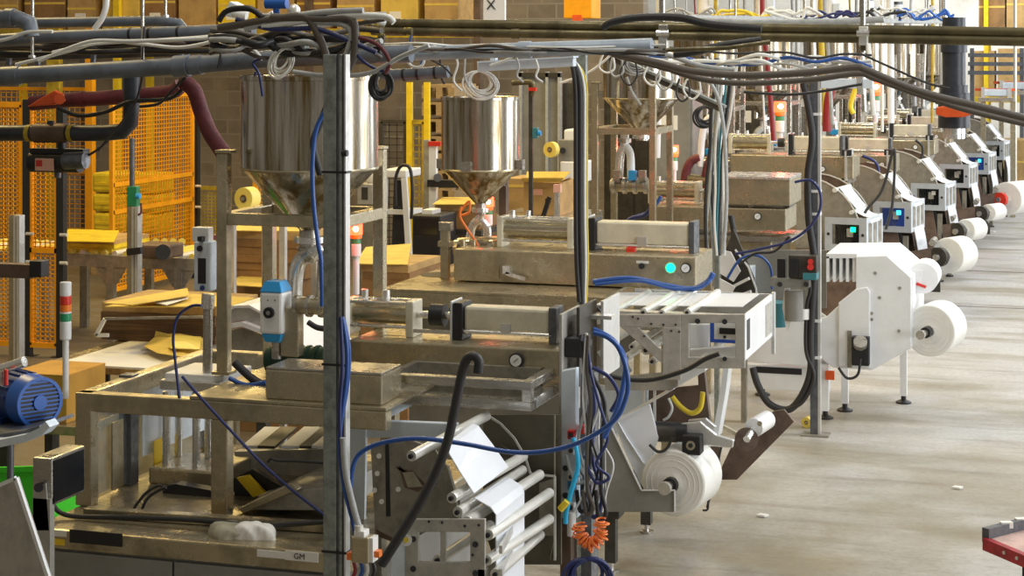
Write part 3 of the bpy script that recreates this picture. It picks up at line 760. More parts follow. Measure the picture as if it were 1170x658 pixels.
# ---- B: film unwinder
v0, v1 = 9.60, 10.50
t = thing('film_unwinder', 'grey plated film unwinder with square framed white head and full film roll', 'film rack', (U(760, v0), v0, 0))
a = MB().pprism([(677, 359), (778, 359), (778, 375), (711, 373), (677, 370)], v0, .016).build('side_arm', 'plate_light', t, bevel=.003)
MB().pprism([(706, 371), (727, 372), (770, 414), (757, 416)], v0 + .002, .014).build('brace', 'plate_light', t, bevel=.003)
MB().pprism([(757, 374), (778, 374), (778, 434), (757, 434)], v0 - .002, .018).build('side_plate', 'plate_light', t, bevel=.003)
for x, y in ((723, 362), (729, 364), (744, 370), (758, 371), (772, 371), (767, 378), (776, 379), (736, 384)): MB().cyl(P(x, y, v=v0), P(x, y, v=v0 - .006), .006, 8).build('bolt', 'black', a)
fr = MB().frame(778, 359, 851, 421, 787, 369, 840, 408, v0, .018).build('head_frame', 'plate_light', t, bevel=.003)
for x, y in ((797, 367), (828, 367.5)): MB().cyl(P(x, y, v=v0), P(x, y, v=v0 - .006), .014, 14).build('bolt_cap', 'black', fr)
MB().cyl(P(828, 410, v=v0), P(828, 410, v=v0 - .01), .012, 12).build('bolt_cap', 'black', fr)
MB().pprism([(785, 370), (812, 370), (810, 398), (787, 402)], v0 + .25, .02).build('inner_cover', 'white_paint', fr, bevel=.006)
MB().pprism([(787, 399), (842, 396), (842, 409), (787, 410)], v0 + .18, .05).build('inner_shelf', 'white_paint', fr, bevel=.006)
dv_ = MB().pbox(811, 367, 846, 392, v0 + .16, .03).build('reader_bezel', 'screen_blue', fr, bevel=.004)
MB().pbox(816, 369, 846, 388, v0 + .155, .01).build('reader_face', 'white_plastic', dv_); MB().pbox(822, 375, 846, 382, v0 + .15, .01).build('reader_slot', 'black', dv_)
MB().cyl(P(828, 385, v=v0 + .156), P(828, 385, v=v0 + .148), .008, 10).build('reader_knob', 'black', dv_)
uE = U(851, v0); zT, zB2 = Z(851, 361, v0), Z(851, 413, v0)
ep = MB().box(uE - .018, uE, v0 + .018, v1, zB2, zT).build('end_plate', 'white_paint', t, bevel=.004)
MB().box(uE - .002, uE + .003, v0 + .06, v0 + .14, zB2 + .05, zT - .03).build('slot', 'black', ep)
MB().box(uE - .002, uE + .003, v1 - .26, v1 - .06, zB2 + .03, zT - .03).build('recess', 'plate_light', ep)
MB().box(uE - .006, uE + .012, v1 - .03, v1 + .01, zB2 - .1, zT + .01).build('edge_strip', 'aluminium', ep)
MB().box(uE - .80, uE - .02, v1 - .02, v1, zB2, zT).build('far_arm', 'aluminium', t)
ribbon([(680, 349), (740, 349.5), (848, 351)], v0 + .32, v0 + .86).build('film_web', 'film', t)
MB().box(uE - .80, uE - .018, v0 + .02, v0 + .10, zT - .02, zT - .006).build('top_strip', 'plate_light', t)
for x, y, r_ in ((700, 357, .02), (735, 357, .022), (756, 358, .02), (785, 357, .02), (705, 386, .022), (722, 396, .018), (716, 408, .02), (738, 400, .026), (745, 413, .02), (800, 412, .018)):
    roller(t, x, y, v0 + .03, v1 - .03, r_)
MB().pprism([(692, 392), (716, 376), (735, 398), (712, 416)], v0 + .35, .02).build('tension_plate', 'panel_grey', t)
MB().pprism([(682, 402), (700, 390), (722, 424), (706, 438)], v0 + .15, .015).build('dancer_plate', 'panel_blue', t)
MB().pprism([(690, 432), (774, 424), (776, 440), (768, 446), (692, 446)], v0 + .08, .02).build('cross_plate', 'plate_light', t)
MB().prism([P(774, 427, v=v0 + .05), P(806, 413, v=v0 + .05), P(806, 424, v=v0 + .05), P(774, 442, v=v0 + .05)], (0, .5, 0)).build('white_chute', 'white_paint', t, bevel=.004)
MB().pprism([(797, 420), (804, 418), (812, 492), (800, 492)], v0 + .5, .05).build('dark_upright', 'plate_brown', t)
MB().pprism([(685, 440), (740, 446), (740, 520), (700, 492), (688, 470)], v0 + .55, .02).build('grey_panel', 'panel_blue', t)
MB().pprism([(740, 446), (800, 440), (800, 495), (740, 500)], v0 + .72, .02).build('dark_panel', 'plate_brown', t)
for x in (735, 748): MB().bar(P(x, 440, v=v0 + .4), P(x, 500, v=v0 + .4), .014, .014).build('guide_rod', 'roller', t)
ribbon([(826, 420), (823, 445), (814, 498)], v0 + .3, v0 + .42, .03).build('white_blade', 'white_paint', t)
sp = MB().pprism([(688, 452), (700, 492), (733, 560), (771, 560), (771, 585), (690, 585)], v0 - .06, .014).build('unwind_plate', 'panel_grey', t, bevel=.003)
strip_edge(sp, [(699, 489), (733, 560), (771, 560), (771, 585)], v0 - .063, .007, 'white_paint')
MB().pprism([(700, 480), (742, 462), (752, 500), (734, 556), (716, 520)], v0 + .06, .02).build('white_guide', 'film', t)
ribbon([(736, 530), (715, 498), (706, 482), (770, 445)], v0 + .05, v0 + .35, .004).build('film_web', 'film', t)
bp = MB().pprism([(818, 548), (842, 548), (907, 482), (896, 468), (884, 470), (838, 505)], v1, .02).build('far_plate', 'plate_brown', t)
MB().pprism([(690, 581), (707, 581), (707, 593), (688, 593)], v0 - .04, .12).build('foot_beam', 'plate_dark', t)
for vv in (v0 - .02, v1 - .1):
    l = MB().box(U(692, v0), U(704, v0), vv, vv + .06, .05, Z(698, 590, v0)).build('leg', 'plate_dark', t)
    MB().cyl((U(698, v0), vv + .03, 0), (U(698, v0), vv + .03, .012), .04, 16).build('levelling_foot', 'steel', l); MB().cyl((U(698, v0), vv + .03, .01), (U(698, v0), vv + .03, .07), .012, 10).build('foot_stem', 'steel_bright', l)
MB().pprism([(812, 490), (822, 490), (822, 548), (812, 548)], v1 - .02, .03).build('far_upright', 'plate_brown', t)
MB().box(U(692, v0), U(704, v0), v0 + .06, v1 - .1, .34, .40).build('side_beam', 'plate_dark', t)
# drive motor with gear head and arms above the roll
m_ = thing('gear_motor', 'small black gear motor on aluminium arms above the full film roll', 'motor', P(765, 510, v=v0 + .05))
vm_ = v0 + .12
MB().cyl(P(741, 492, v=vm_), P(786, 494, v=vm_), .052, 24).build('motor_body', 'black', m_); MB().cyl(P(735, 492, v=vm_), P(745, 492, v=vm_), .048, 24).build('end_bell', 'steel_warm', m_)
MB().cyl(P(752, 493, v=vm_), P(774, 494, v=vm_), .0535, 24).build('nameplate_band', 'plate_dark', m_)
MB().pbox(779, 498, 800, 520, v0 + .02, .1).build('gear_box', 'black', m_, bevel=.006); MB().cyl(P(789, 509, v=v0 + .02), P(789, 509, v=v0 + .008), .024, 20).build('output_flange', 'steel_warm', m_)
MB().cyl(P(789, 509, v=v0 + .009), P(789, 509, v=v0 + .003), .012, 16).build('output_shaft', 'black', m_)
MB().pprism([(776, 484), (800, 482), (818, 497), (838, 503), (837, 512), (803, 509), (800, 498), (776, 500)], v0 + .1, .03).build('pivot_arm', 'aluminium', m_, bevel=.006)
MB().pprism([(786, 480), (806, 478), (818, 488), (812, 494), (800, 487), (786, 489)], v0 + .2, .03).build('rear_arm', 'aluminium', m_, bevel=.004)
MB().pprism([(722, 500), (738, 490), (742, 512), (728, 512)], v0 + .1, .03).build('clamp', 'aluminium', m_, bevel=.004)

def film_roll(label, c, r, width, m='film_roll', group=None, shaft=.11, seg=48, core=.042):
    """film wound on a core; axis along the aisle"""
    c = Vector(c); t = thing('film_roll', label, 'film roll', (c.x, c.y, c.z - r), group)
    MB().lathe(c, [(core, 0), (core, 0), (r * .55, -.002), (r - .008, 0), (r, .006), (r, width - .006), (r - .008, width), (core, width)], seg, 'V').build('wound_film', m, t, recalc=False)
    for k in (.5, .68, .84): MB().lathe(c + Vector((0, -.003, 0)), [(r * k, .001), (r * k + .0015, -.0005), (r * k + .003, .001)], seg, 'V').build('winding_line', 'paper', t, recalc=False)
    MB().pipe(c + Vector((0, -.03, 0)), c + Vector((0, width + .02, 0)), core, core - .012).build('core', 'steel_bright', t)
    s = MB().cyl(c + Vector((0, -shaft, 0)), c + Vector((0, width + .06, 0)), core * .55, 18).build('shaft', 'steel', t)
    MB().cyl(c + Vector((0, -shaft - .03, 0)), c + Vector((0, -shaft, 0)), core * .8, 18).build('end_nut', 'steel_bright', s)
    MB().cyl(c + Vector((0, -shaft * .55, 0)), c + Vector((0, -shaft * .25, 0)), core * .95, 18).build('clutch_ring', 'black', s)
    return t
rB = film_roll('full white film roll with bare steel shaft under the small black gear motor', P(769, 552, v=9.62), .175, .30)
rC = film_roll('large white film roll at the end of the white covered machine', P(1062, 378, v=14.0), .19, .32, shaft=.20)
rB.rotation_euler.z = -math.radians(7); rC.rotation_euler.z = -math.radians(12)
# idler on B's far plate
t = thing('idler_roller', 'short white idler roller with brown disc on the brown end plate', 'roller', P(860, 505, v=10.9))
MB().cyl(P(861, 489, v=10.1), P(861, 489, v=10.1) + Vector((.03, .24, .0)), .052, 24).build('sleeve', 'white_plastic', t)
MB().cyl(P(853, 502, v=10.06), P(853, 502, v=10.1), .064, 28).build('disc', 'plate_brown', t)
MB().cyl(P(853, 502, v=10.02), P(861, 489, v=10.12), .02, 14).build('axle', 'steel_bright', t); MB().cyl(P(868, 484, v=10.06), P(868, 484, v=10.04), .014, 12).build('set_screw', 'steel_warm', t)
MB().bar(P(853, 502, v=10.08), P(826, 487, v=10.08), .03, .02).build('arm', 'steel_warm', t)

# ---- B: filler, table plate, hopper
fB, gB_ = filler('long dull steel piston filler with a lit green button', 10.6, 518, 795, 289, 326, 784, 306, (575, 655, 272, .062), (682, 792, .066), .50)
MB().cyl(P(766, 306, v=10.6), P(766, 306, v=10.585), .026, 20).build('lit_button', 'led_green', fB)
MB().cyl(P(766, 306, v=10.598), P(766, 306, v=10.592), .034, 20).build('button_ring', 'steel_bright', fB)
MB().cyl(P(733, 304, v=10.6), P(733, 304, v=10.57), .018, 14).build('selector_knob', 'black', fB); MB().pbox(727, 298, 741, 301, 10.598, .004).build('label_plate', 'paper', fB)
lv = MB().pbox(574, 304, 582, 313, 10.55, .05).build('clamp_bracket', 'steel_bright', fB); MB().bar(P(578, 312, v=10.56), P(600, 319, v=10.56), .02, .02).build('lever', 'steel_bright', lv)
MB().pbox(558, 303, 570, 318, 10.59, .02).build('junction_plate', 'steel_warm', fB)
MB().pbox(715, 283, 725, 291, 10.75, .05).build('red_fitting', 'lens_red', fB, bevel=.004)
b = thing('table_plate', 'wide pale steel table plate of the machine with the lit green button', 'table', (U(600, 10.3), 10.3, 0))
ztb = Z(600, 336, 10.2)
MB().box(U(436, 10.2), U(690, 10.2), 10.2, 11.9, ztb - .02, ztb).build('top', 'steel_warm', b, bevel=.004)
MB().box(U(436, 10.2), U(690, 10.2), 10.2, 10.26, ztb - .10, ztb - .02).build('front_rail', 'steel_warm', b, bevel=.004)
MB().cyl((U(504, 10.9), 10.9, ztb), (U(504, 10.9), 10.9, ztb + .002), .13, 28).build('opening', 'black', b)
for x, vv in ((440, 10.22), (684, 10.22), (440, 11.8), (684, 11.8)): MB().box(U(x, 10.2), U(x, 10.2) + .06, vv, vv + .06, 0, ztb - .02).build('leg', 'steel_warm', b)
MB().box(U(440, 10.2), U(684, 10.2), 10.6, 10.64, .2, ztb - .1).build('back_sheet', 'panel_grey', b)
t = thing('guide_post', 'short steel post with cap rising through the pale table plate', 'post', P(507, 325, v=10.7))
MB().box(U(503, 10.7), U(512, 10.7), 10.7, 10.745, ztb, Z(507, 258, 10.7)).build('shaft', 'steel_warm', t, bevel=.003); MB().pbox(501, 254, 515, 264, 10.69, .06).build('cap', 'steel', t, bevel=.004); MB().pbox(500, 276, 514, 282, 10.685, .07).build('collar', 'steel_warm', t)
hb_ = (P(549, 150, v=10.95).x, 10.95)
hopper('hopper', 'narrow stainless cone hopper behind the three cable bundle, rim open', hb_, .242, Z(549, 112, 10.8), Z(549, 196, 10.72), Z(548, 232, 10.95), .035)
t = thing('elbow_pipe', 'bright elbow pipe bending below the narrow hopper', 'pipe', P(548, 270, v=10.95))
MB().tube(smooth_path([Vector((hb_[0], 10.95, Z(548, 232, 10.95) - .07)), P(547, 250, v=10.95), P(540, 258, v=10.95), P(536, 275, v=10.95)], 6), .026, 12).build('bend', 'steel_bright', t, recalc=False)
MB().tube(smooth_path([P(548, 250, v=10.96), P(556, 260, v=10.96), P(557, 276, v=10.96)], 6), .026, 12).build('bend', 'steel_bright', t, recalc=False)
for x, y in ((536, 275), (557, 276)): MB().cyl(P(x, y, v=10.95), P(x, y + 5, v=10.95), .038, 16).build('clamp_ring', 'steel', t)
MB().cyl(P(524, 280, v=10.9), P(572, 278, v=10.9), .045, 16).build('manifold', 'steel_warm', t)
for x in (520, 532, 546, 560): MB().cyl(P(x, 284, v=10.85), P(x + 5, 284, v=10.85), .055, 14).build('manifold_clamp', 'steel', t)
for x in (529, 541, 566): MB().cyl(P(x, 274, v=10.8), P(x, 286, v=10.8), .018, 10).build('valve_stem', 'steel_warm', t)
# hopper B is carried on a slim bracket from the filler
t = thing('hopper_bracket', 'slim dark bracket column behind the narrow hopper', 'bracket', P(552, 285, v=11.3))
MB().box(U(570, 11.3), U(578, 11.3), 11.3, 11.36, ztb, Z(570, 205, 11.3)).build('column', 'plate_brown', t)
MB().box(U(548, 11.3), U(578, 11.3), 11.26, 11.32, Z(570, 212, 11.3), Z(570, 204, 11.3)).build('arm', 'plate_brown', t)

# ---- C: machine under white covers
v0, v1 = 13.95, 14.95
t = thing('white_machine_cover', 'big chamfered white sheet metal cover of the film machine on the aisle', 'machine cover', (U(960, v0), v0, 0))
cp = MB().pprism([(978, 293), (1013, 292), (1041, 317), (1041, 398), (996, 423), (952, 420), (930, 404), (930, 366), (944, 362), (978, 331)], v0, .05).build('near_panel', 'white_paint', t, bevel=.006)
for x, y in ((1000, 312), (1028, 329), (1005, 340), (996, 365), (1027, 378), (984, 338), (985, 352), (996, 358)): MB().cyl(P(x, y, v=v0), P(x, y, v=v0 - .006), .012, 8).build('screw', 'plate_grey', cp)
MB().pprism([(975, 292), (1014, 292), (1043, 317), (1043, 397), (1036, 399), (1036, 384), (1036, 319), (1012, 296), (975, 296)], v0 + .05, v1 - v0 - .05).build('wrap_panel', 'white_paint', t, bevel=.006)
for k in range(5):
    x = 944 + k * 7.5
    MB().pprism([(x, 293), (x + 3.2, 293), (x + 3.2, 322), (x, 322)], v0 + .02 + k * .004, .75).build('rib_plate', 'white_paint', t)
MB().pprism([(944, 290), (979, 290), (979, 295), (944, 295)], v0 + .02, .8).build('top_shelf', 'white_paint', t)
lo = MB().pprism([(838, 372), (842, 350), (930, 352), (944, 362), (944, 420), (838, 412)], v0 + .06, .05).build('lower_panel', 'white_paint', t, bevel=.006)
MB().pprism([(958, 346), (978, 330), (991, 328), (994, 334), (994, 420), (958, 418)], v0 - .03, .03).build('door_panel', 'white_paint', t, bevel=.008)
MB().pprism([(840, 286), (944, 286), (944, 352), (840, 352)], v0 + .40, .03).build('back_panel', 'panel_grey', t)
MB().pprism([(838, 306), (858, 306), (858, 350), (838, 350)], v0 + .2, .25).build('grey_box', 'panel_blue', t)
MB().box(U(846, v0), U(945, v0), v0 + .1, v0 + .2, Z(900, 446, v0 + .1), Z(900, 419, v0 + .1)).build('base_beam', 'white_paint', t, bevel=.004)
MB().pbox(864, 420, 916, 427, v0 + .095, .01).build('beam_slot', 'black', t)
zL = Z(950, 420, v0)
for x, vv in ((942, v0 + .02), (958, v0 + .35), (1020, v0 + .8), (850, v0 + .8)):
    l = MB().box(U(x - 4, v0), U(x + 4, v0), vv, vv + .06, .06, zL + .02).build('leg', 'white_paint', t)
    MB().lathe((U(x, v0), vv + .03, 0), [(.0, .0), (.06, 0), (.06, .012), (.02, .03), (.02, .07)], 16).build('levelling_foot', 'black', l, recalc=False)
pb = MB().pbox(973, 385, 993, 418, v0 - .10, .07).build('socket_box', 'black', t, bevel=.006)
MB().cyl(P(983, 394, v=v0 - .10), P(983, 390, v=v0 - .14), .05, 18).build('plug_top', 'steel', pb); MB().pbox(968, 378, 973, 420, v0 - .05, .05).build('bracket', 'plate_grey', pb)
MB().pbox(943, 424, 953, 434, v0 - .02, .03).build('red_tag', 'orange_red', t)
cy = MB().cyl(P(1054, 318, v=v0 + .3), P(1054, 318, v=v0 + .3) + Vector((0, .35, 0)), .115, 24).build('guide_drum', 'white_paint', t); MB().bar(P(1047, 324, v=v0 + .28), P(1058, 328, v=v0 + .28), .012, .02).build('red_mark', 'red', cy)
MB().bar(P(1040, 317, v=v0 + .3), P(1054, 318, v=v0 + .3), .03, .12).build('drum_arm', 'white_paint', t)
MB().bar(P(1036, 384, v=v0 + .1), P(1062, 378, v=v0 + .1), .05, .04).build('roll_arm', 'white_paint', t)
# disc-like reels seen left of the control box
t = thing('film_guide', 'white film guide with curved plate behind the square framed head', 'film rack', (U(848, 13.6), 13.6, 0))
MB().pprism([(838, 262), (848, 285), (862, 318), (864, 345), (824, 345), (824, 300)], 13.62, .02).build('curved_plate', 'plate_dark', t)
strip_edge(t, [(840, 285), (855, 305), (864, 330), (865, 345)], 13.6, .012, 'white_paint')
MB().bar(P(828, 332, v=13.58), P(856, 318, v=13.58), .05, .02).build('white_finger', 'white_paint', t); MB().bar(P(826, 345, v=13.58), P(858, 333, v=13.58), .06, .02).build('white_finger', 'white_paint', t)
MB().pprism([(822, 318), (840, 328), (830, 345), (812, 338)], 13.5, .02).build('white_plate', 'white_paint', t)
MB().pprism([(822, 285), (835, 288), (846, 310), (838, 322), (822, 312)], 13.56, .02).build('white_plate', 'white_paint', t)
MB().box(U(846, 13.64), U(852, 13.64), 13.66, 13.72, 0, Z(848, 300, 13.64)).build('leg', 'plate_grey', t)
# filler with two stacked boxes
vC = 14.7
fC, gC = filler('two tier steel piston filler behind the bundle of hanging cables', vC, 742, 898, 237, 262, 866, 247, (745, 798, 215, .062), (822, 902, .11), .55)
MB().box(U(822, vC - .02), U(903, vC - .02), vC - .02, vC + .56, Z(862, 234, vC), Z(862, 204, vC)).build('cover_box', 'steel_warm', fC, bevel=.008)
MB().box(U(822, vC), U(903, vC), vC - .03, vC + .58, Z(862, 204.5, vC), Z(862, 202, vC)).build('cover_rim', 'steel_bright', fC)
MB().box(U(700, vC), U(905, vC), vC - .02, vC + .6, Z(800, 274, vC), Z(800, 268, vC)).build('base_plate', 'steel', fC)
MB().box(U(720, vC), U(880, vC), vC + .02, vC + .1, Z(800, 288, vC), Z(800, 275, vC)).build('lower_rail', 'steel_warm', fC)
for x in (724, 805): MB().box(U(x, vC), U(x + 7, vC), vC, vC + .06, 0, Z(x, 268, vC)).build('leg', 'white_paint' if x > 850 else 'steel_warm', fC)
# C hopper
sc0, sc1 = U(680, 13.9), U(746, 13.9)
zb_ = Z(746, 268, 13.9)
hopper_stand('hopper_stand', 'square tube stand under the hopper crossed by the slanted dark strut', sc0, sc1, 13.9, 14.5, 0, Z(746, 96, 13.9), Z(700, 146, 13.9), .05)
hcC = ((sc0 + sc1) / 2 + .06, 14.25)
hopper('hopper', 'cone hopper crossed by the slanted dark strut, third from the near end', hcC, .305, Z(718, 60, 14.1), Z(718, 113, 14), Z(718, 150, 14.25), .05)
t = thing('elbow_pipe', 'bright twin elbow pipe below the hopper with the slanted strut', 'pipe', P(712, 205, v=14.3))
MB().tube(smooth_path([P(714, 152, v=14.3), P(713, 166, v=14.3), P(709, 176, v=14.3), P(707, 203, v=14.3)], 6), .035, 12).build('bend', 'steel_bright', t, recalc=False)
MB().tube(smooth_path([P(714, 166, v=14.3), P(720, 176, v=14.3), P(721, 203, v=14.3)], 6), .032, 12).build('bend', 'white_plastic', t, recalc=False)
for x, y in ((707, 203), (721, 203), (714, 158)): MB().cyl(P(x, y, v=14.3), P(x, y + 5, v=14.3), .05, 14).build('clamp_ring', 'steel', t)
MB().cyl(P(698, 212, v=14.3), P(742, 212, v=14.3), .05, 14).build('manifold', 'steel_warm', t)
for x in (700, 712, 724, 736): MB().cyl(P(x, 212, v=14.28), P(x + 4, 212, v=14.28), .065, 14).build('manifold_clamp', 'steel', t)
for x, c in ((722, 'valve_blue'), (704, 'steel'), (733, 'steel')): MB().pbox(x - 4, 195, x + 4, 206, 14.2, .06).build('valve_head', c, t)
# ================================================================= MACHINES BEHIND (one film unwinder built, then copied along the line)
def film_unit(label, u, v, z):
    """film unwinder of the far machines: square framed head with reader, arc plates with film, rollers, legs; (u, v, z) centre of the head's near face"""
    t = thing('film_unwinder', label, 'film rack', (u, v, 0), 'film unwinders along the far machines')
    W, H, D = .20, .157, .62
    def poly(pts, vv, dv, nm, m, par=None, bevel=.003): return MB().prism([(u + a, v + vv, z + b) for a, b in pts], (0, dv, 0)).build(nm, m, par or t, bevel=bevel)
    mb = MB(); a_, b_ = .13, .095
    o = [(-W, -H), (W, -H), (W, H), (-W, H)]; h = [(-a_, -b_), (a_, -b_), (a_, b_), (-a_, b_)]
    for i in range(4):
        j = (i + 1) % 4
        mb.prism([(u + o[i][0], v, z + o[i][1]), (u + o[j][0], v, z + o[j][1]), (u + h[j][0], v, z + h[j][1]), (u + h[i][0], v, z + h[i][1])], (0, .016, 0))
    fr = mb.build('head_frame', 'head_grey', t)
    MB().box(u - a_ + .005, u + a_ - .005, v + .10, v + .12, z - b_ - .02, z + b_ + .01).build('reader_face', 'screen', fr)
    MB().box(u - .01, u + .05, v + .08, v + .10, z - .03, z + .05).build('reader', 'plate_light', fr)
    MB().box(u + .03, u + .075, v + .075, v + .08, z + .02, z + .065).build('display', 'screen_cell', fr)
    for s in (-1, 1):
        MB().cyl((u + s * .165, v, z), (u + s * .165, v - .006, z), .014, 12).build('bolt_cap', 'black', fr)
    ep = poly([(W - .016, -H), (W, -H), (W, H), (W - .016, H)], .016, D, 'end_plate', 'end_grey')
    for k in range(3): MB().box(u + W - .001, u + W + .004, v + .08 + k * .19, v + .20 + k * .19, z - H + .05, z + H - .05).build('slot', 'plate_grey', ep)
    for b in (H - .02, -H + .02): MB().box(u - W, u + W, v + D, v + D + .016, z + b - .02, z + b + .02).build('far_rail', 'end_grey', t)
    # arc plates and film
    arc = [(.0, -.16)] + [(-.45 + .58 * math.cos(math.radians(a)), -.05 + .58 * math.sin(math.radians(a))) for a in range(16, 87, 10)] + [(-.50, .52), (-.52, -.16)]
    for vv in (.10, D - .04):
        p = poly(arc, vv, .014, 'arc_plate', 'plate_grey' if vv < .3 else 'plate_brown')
        pts = [Vector((u + a, v + vv - .002, z + b)) for a, b in arc[1:-2]]; m2 = MB()
        for q0, q1 in zip(pts, pts[1:]): m2.bar(q0, q1, .012, .012)
        m2.build('edge_strip', 'roller', p)
    film = [(.02, .222), (.14, .165), (.19, .155), (.205, .10)]
    wb = ribbon_w([Vector((u + a, v + .14, z + b)) for a, b in film], D - .26).build('film_web', 'film', t)
    ribbon_w([Vector((u + a, v + .14, z + b)) for a, b in ((-.11, .43), (-.09, .42), (.065, .235), (.05, .215))], D - .26).build('film_web', 'film', t)
    ribbon_w([Vector((u + .20 + .05 * math.sin(k / 8 * math.pi), v + .12, z - .12 - k * .085)) for k in range(9)], D - .2, .006).build('film_web', 'film', t)
    for a, b, r_ in ((-.12, .41, .022), (.04, .205, .020), (.10, .13, .022), (.0, -.12, .02), (.12, -.12, .02), (-.3, -.05, .022), (.2, -.8, .025)):
        MB().cyl((u + a, v + .05, z + b), (u + a, v + D - .01, z + b), r_, 12).build('roller', 'roller', t)
    lo = poly([(-.5, -.16), (.05, -.16), (.10, -.45), (.26, -.62), (.26, -.80), (-.3, -.86), (-.5, -.86)], .04, .014, 'lower_plate', 'plate_brown')
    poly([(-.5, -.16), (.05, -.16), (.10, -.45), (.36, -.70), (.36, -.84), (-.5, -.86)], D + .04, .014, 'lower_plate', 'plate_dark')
    poly([(.02, -.18), (.08, -.18), (.20, -.60), (.14, -.60)], .06, .02, 'black_guide', 'black')
    for a in (-.48, .1):
        for vv in (.06, D - .02):
            l = MB().box(u + a, u + a + .05, v + vv, v + vv + .05, 0, z - .2).build('leg', 'plate_grey', t); MB().cyl((u + a + .025, v + vv + .025, 0), (u + a + .025, v + vv + .025, .02), .045, 14).build('foot', 'black', l)
    return t
heads = [(966, 268), (1019, 248), (1060, 225), (1090, 201), (1114, 187), (1133, 172)]
pos = [P(x, y, z=1.0) for x, y in heads]
lab = ['film unwinder with green lit display just above the white cover', 'film unwinder with cyan display, second above the white cover', 'film unwinder with unlit grey reader, third above the white cover',
       'film unwinder, fourth above the white cover, dark reader', 'film unwinder with cyan display, second nearest the dark upright valve pipe', 'farthest film unwinder, close to the tall brown carton']
first = film_unit(lab[0], *pos[0])
units = [first] + [copy_thing(first, pos[i] - pos[0], lab[i]) for i in range(1, 6)]
for o in units: o.location.z = 0; o.rotation_euler.z = -math.radians(7.7)
VAR = {0: ('screen', 'led_green'), 1: ('screen_blue', 'screen_cell'), 2: ('screen', 'paper'), 3: ('screen', 'plate_light'), 4: ('screen_blue', 'screen_cell'), 5: ('screen', 'plate_light')}
CHD = {}
for o in COL.objects:
    if o.parent is not None: CHD.setdefault(o.parent.name, []).append(o)
for i, o in enumerate(units):
    for c in CHD[o.name]:
        for g in CHD.get(c.name, []):
            st = g.name.split('.')[0]
            if st in ('reader_face', 'display'):
                g.material_slots[0].link = 'OBJECT'; g.material_slots[0].material = MATS[VAR[i][0 if st == 'reader_face' else 1]]

# film rolls on dark arms out in the aisle
for (x, y, r_, lb) in ((1083, 292, .185, 'film roll with dark clutch, nearest of those behind the white cover'), (1103, 263, .13, 'small part used film roll, second behind the white cover'),
                       (1129, 243, .11, 'smallest film roll, third behind the white cover'), (1150, 227, .235, 'fat film roll close to the tall brown carton, red ring on shaft')):
    c = P(x, y, z=.60); rl = film_roll(lb, c, r_, .30 if r_ < .2 else .5, group='film rolls of the far machines', shaft=.22)
    MB().cyl(c + Vector((0, -.20, 0)), c + Vector((0, -.14, 0)), .10, 20).build('clutch_disc', 'lens_red' if r_ > .2 else 'plate_dark', rl)
    rl.rotation_euler.z = -math.radians(26)
    a = thing('roll_arm', 'dark steel arm holding the ' + lb.split(',')[0].replace('film roll', 'roll'), 'arm', (c.x - .3, c.y - .1, .4))
    MB().bar(c + Vector((-.10, .12, .02)) + Vector((0, -.25, 0)), c + Vector((-.75, -.15, -.12)), .03, .16).build('arm_plate', 'plate_brown', a)
    MB().box(c.x - .80, c.x - .70, c.y - .20, c.y - .12, 0, c.z - .04).build('post', 'plate_brown', a)
    MB().cyl(c + Vector((-.15, -.12, .14)), c + Vector((-.15, .2, .14)), .035, 14).build('idler', 'steel', a)

# fillers of the far machines
spec = [('piston filler in front of the steel hoppers, fourth from the near end', 18.6, 835, 975, 178, 203, 940, 193, (836, 880, 166, .07), (906, 962, .07), .55),
        ('piston filler, fifth from the near end, pale air cylinder on top', 20.4, 888, 1022, 177, 197, 1008, 188, (900, 940, 162, .065), (968, 1017, .06), .55),
        ('piston filler with gauge beside coiled black hoses, sixth from the near end', 23.2, 950, 1068, 160, 176, 1046, 168, (960, 1000, 150, .07), (1020, 1062, .065), .6),
        ('piston filler, seventh from the near end', 26.4, 985, 1086, 149, 163, 1070, 156, (990, 1026, 140, .07), (1040, 1080, .07), .6),
        ('piston filler behind the valve pipe, eighth from the near end', 29.2, 1000, 1106, 140, 151, 1095, 146, (1005, 1040, 130, .07), (1052, 1098, .075), .6)]
for i, sp_ in enumerate(spec):
    f_, g_ = filler(*sp_[:11], group='piston fillers of the far machines') if False else filler(sp_[0], sp_[1], sp_[2], sp_[3], sp_[4], sp_[5], sp_[6], sp_[7], sp_[8], sp_[9], sp_[10], group='piston fillers of the far machines')
    a_, b_, zt_, zb_ = g_[:4]; vv = sp_[1]
    MB().box(a_ - .3, b_ - .05, vv - .1, vv + .65, zb_ - .06, zb_ - .012).build('table_plate', 'steel', f_)
    for uu in (a_ - .28, (a_ + b_) / 2, b_ - .13):
        for w_ in (vv - .08, vv + .55): MB().box(uu, uu + .06, w_, w_ + .06, 0, zb_ - .06).build('leg', 'steel_warm', f_)
    MB().box(a_ - .2, b_ - .15, vv - .04, vv - .02, .35, zb_ - .12).build('front_sheet', 'panel_grey', f_)
    MB().box(b_ - .08, b_ - .06, vv - .06, vv + .5, zt_ - .25, zt_ + .06).build('upright_plate', 'aluminium', f_)
    zz = Vector((b_ - .06, vv - .02, zt_ + .04)); MB().obox(zz, (.09, .06, .06)).build('connector_block', 'black', f_)
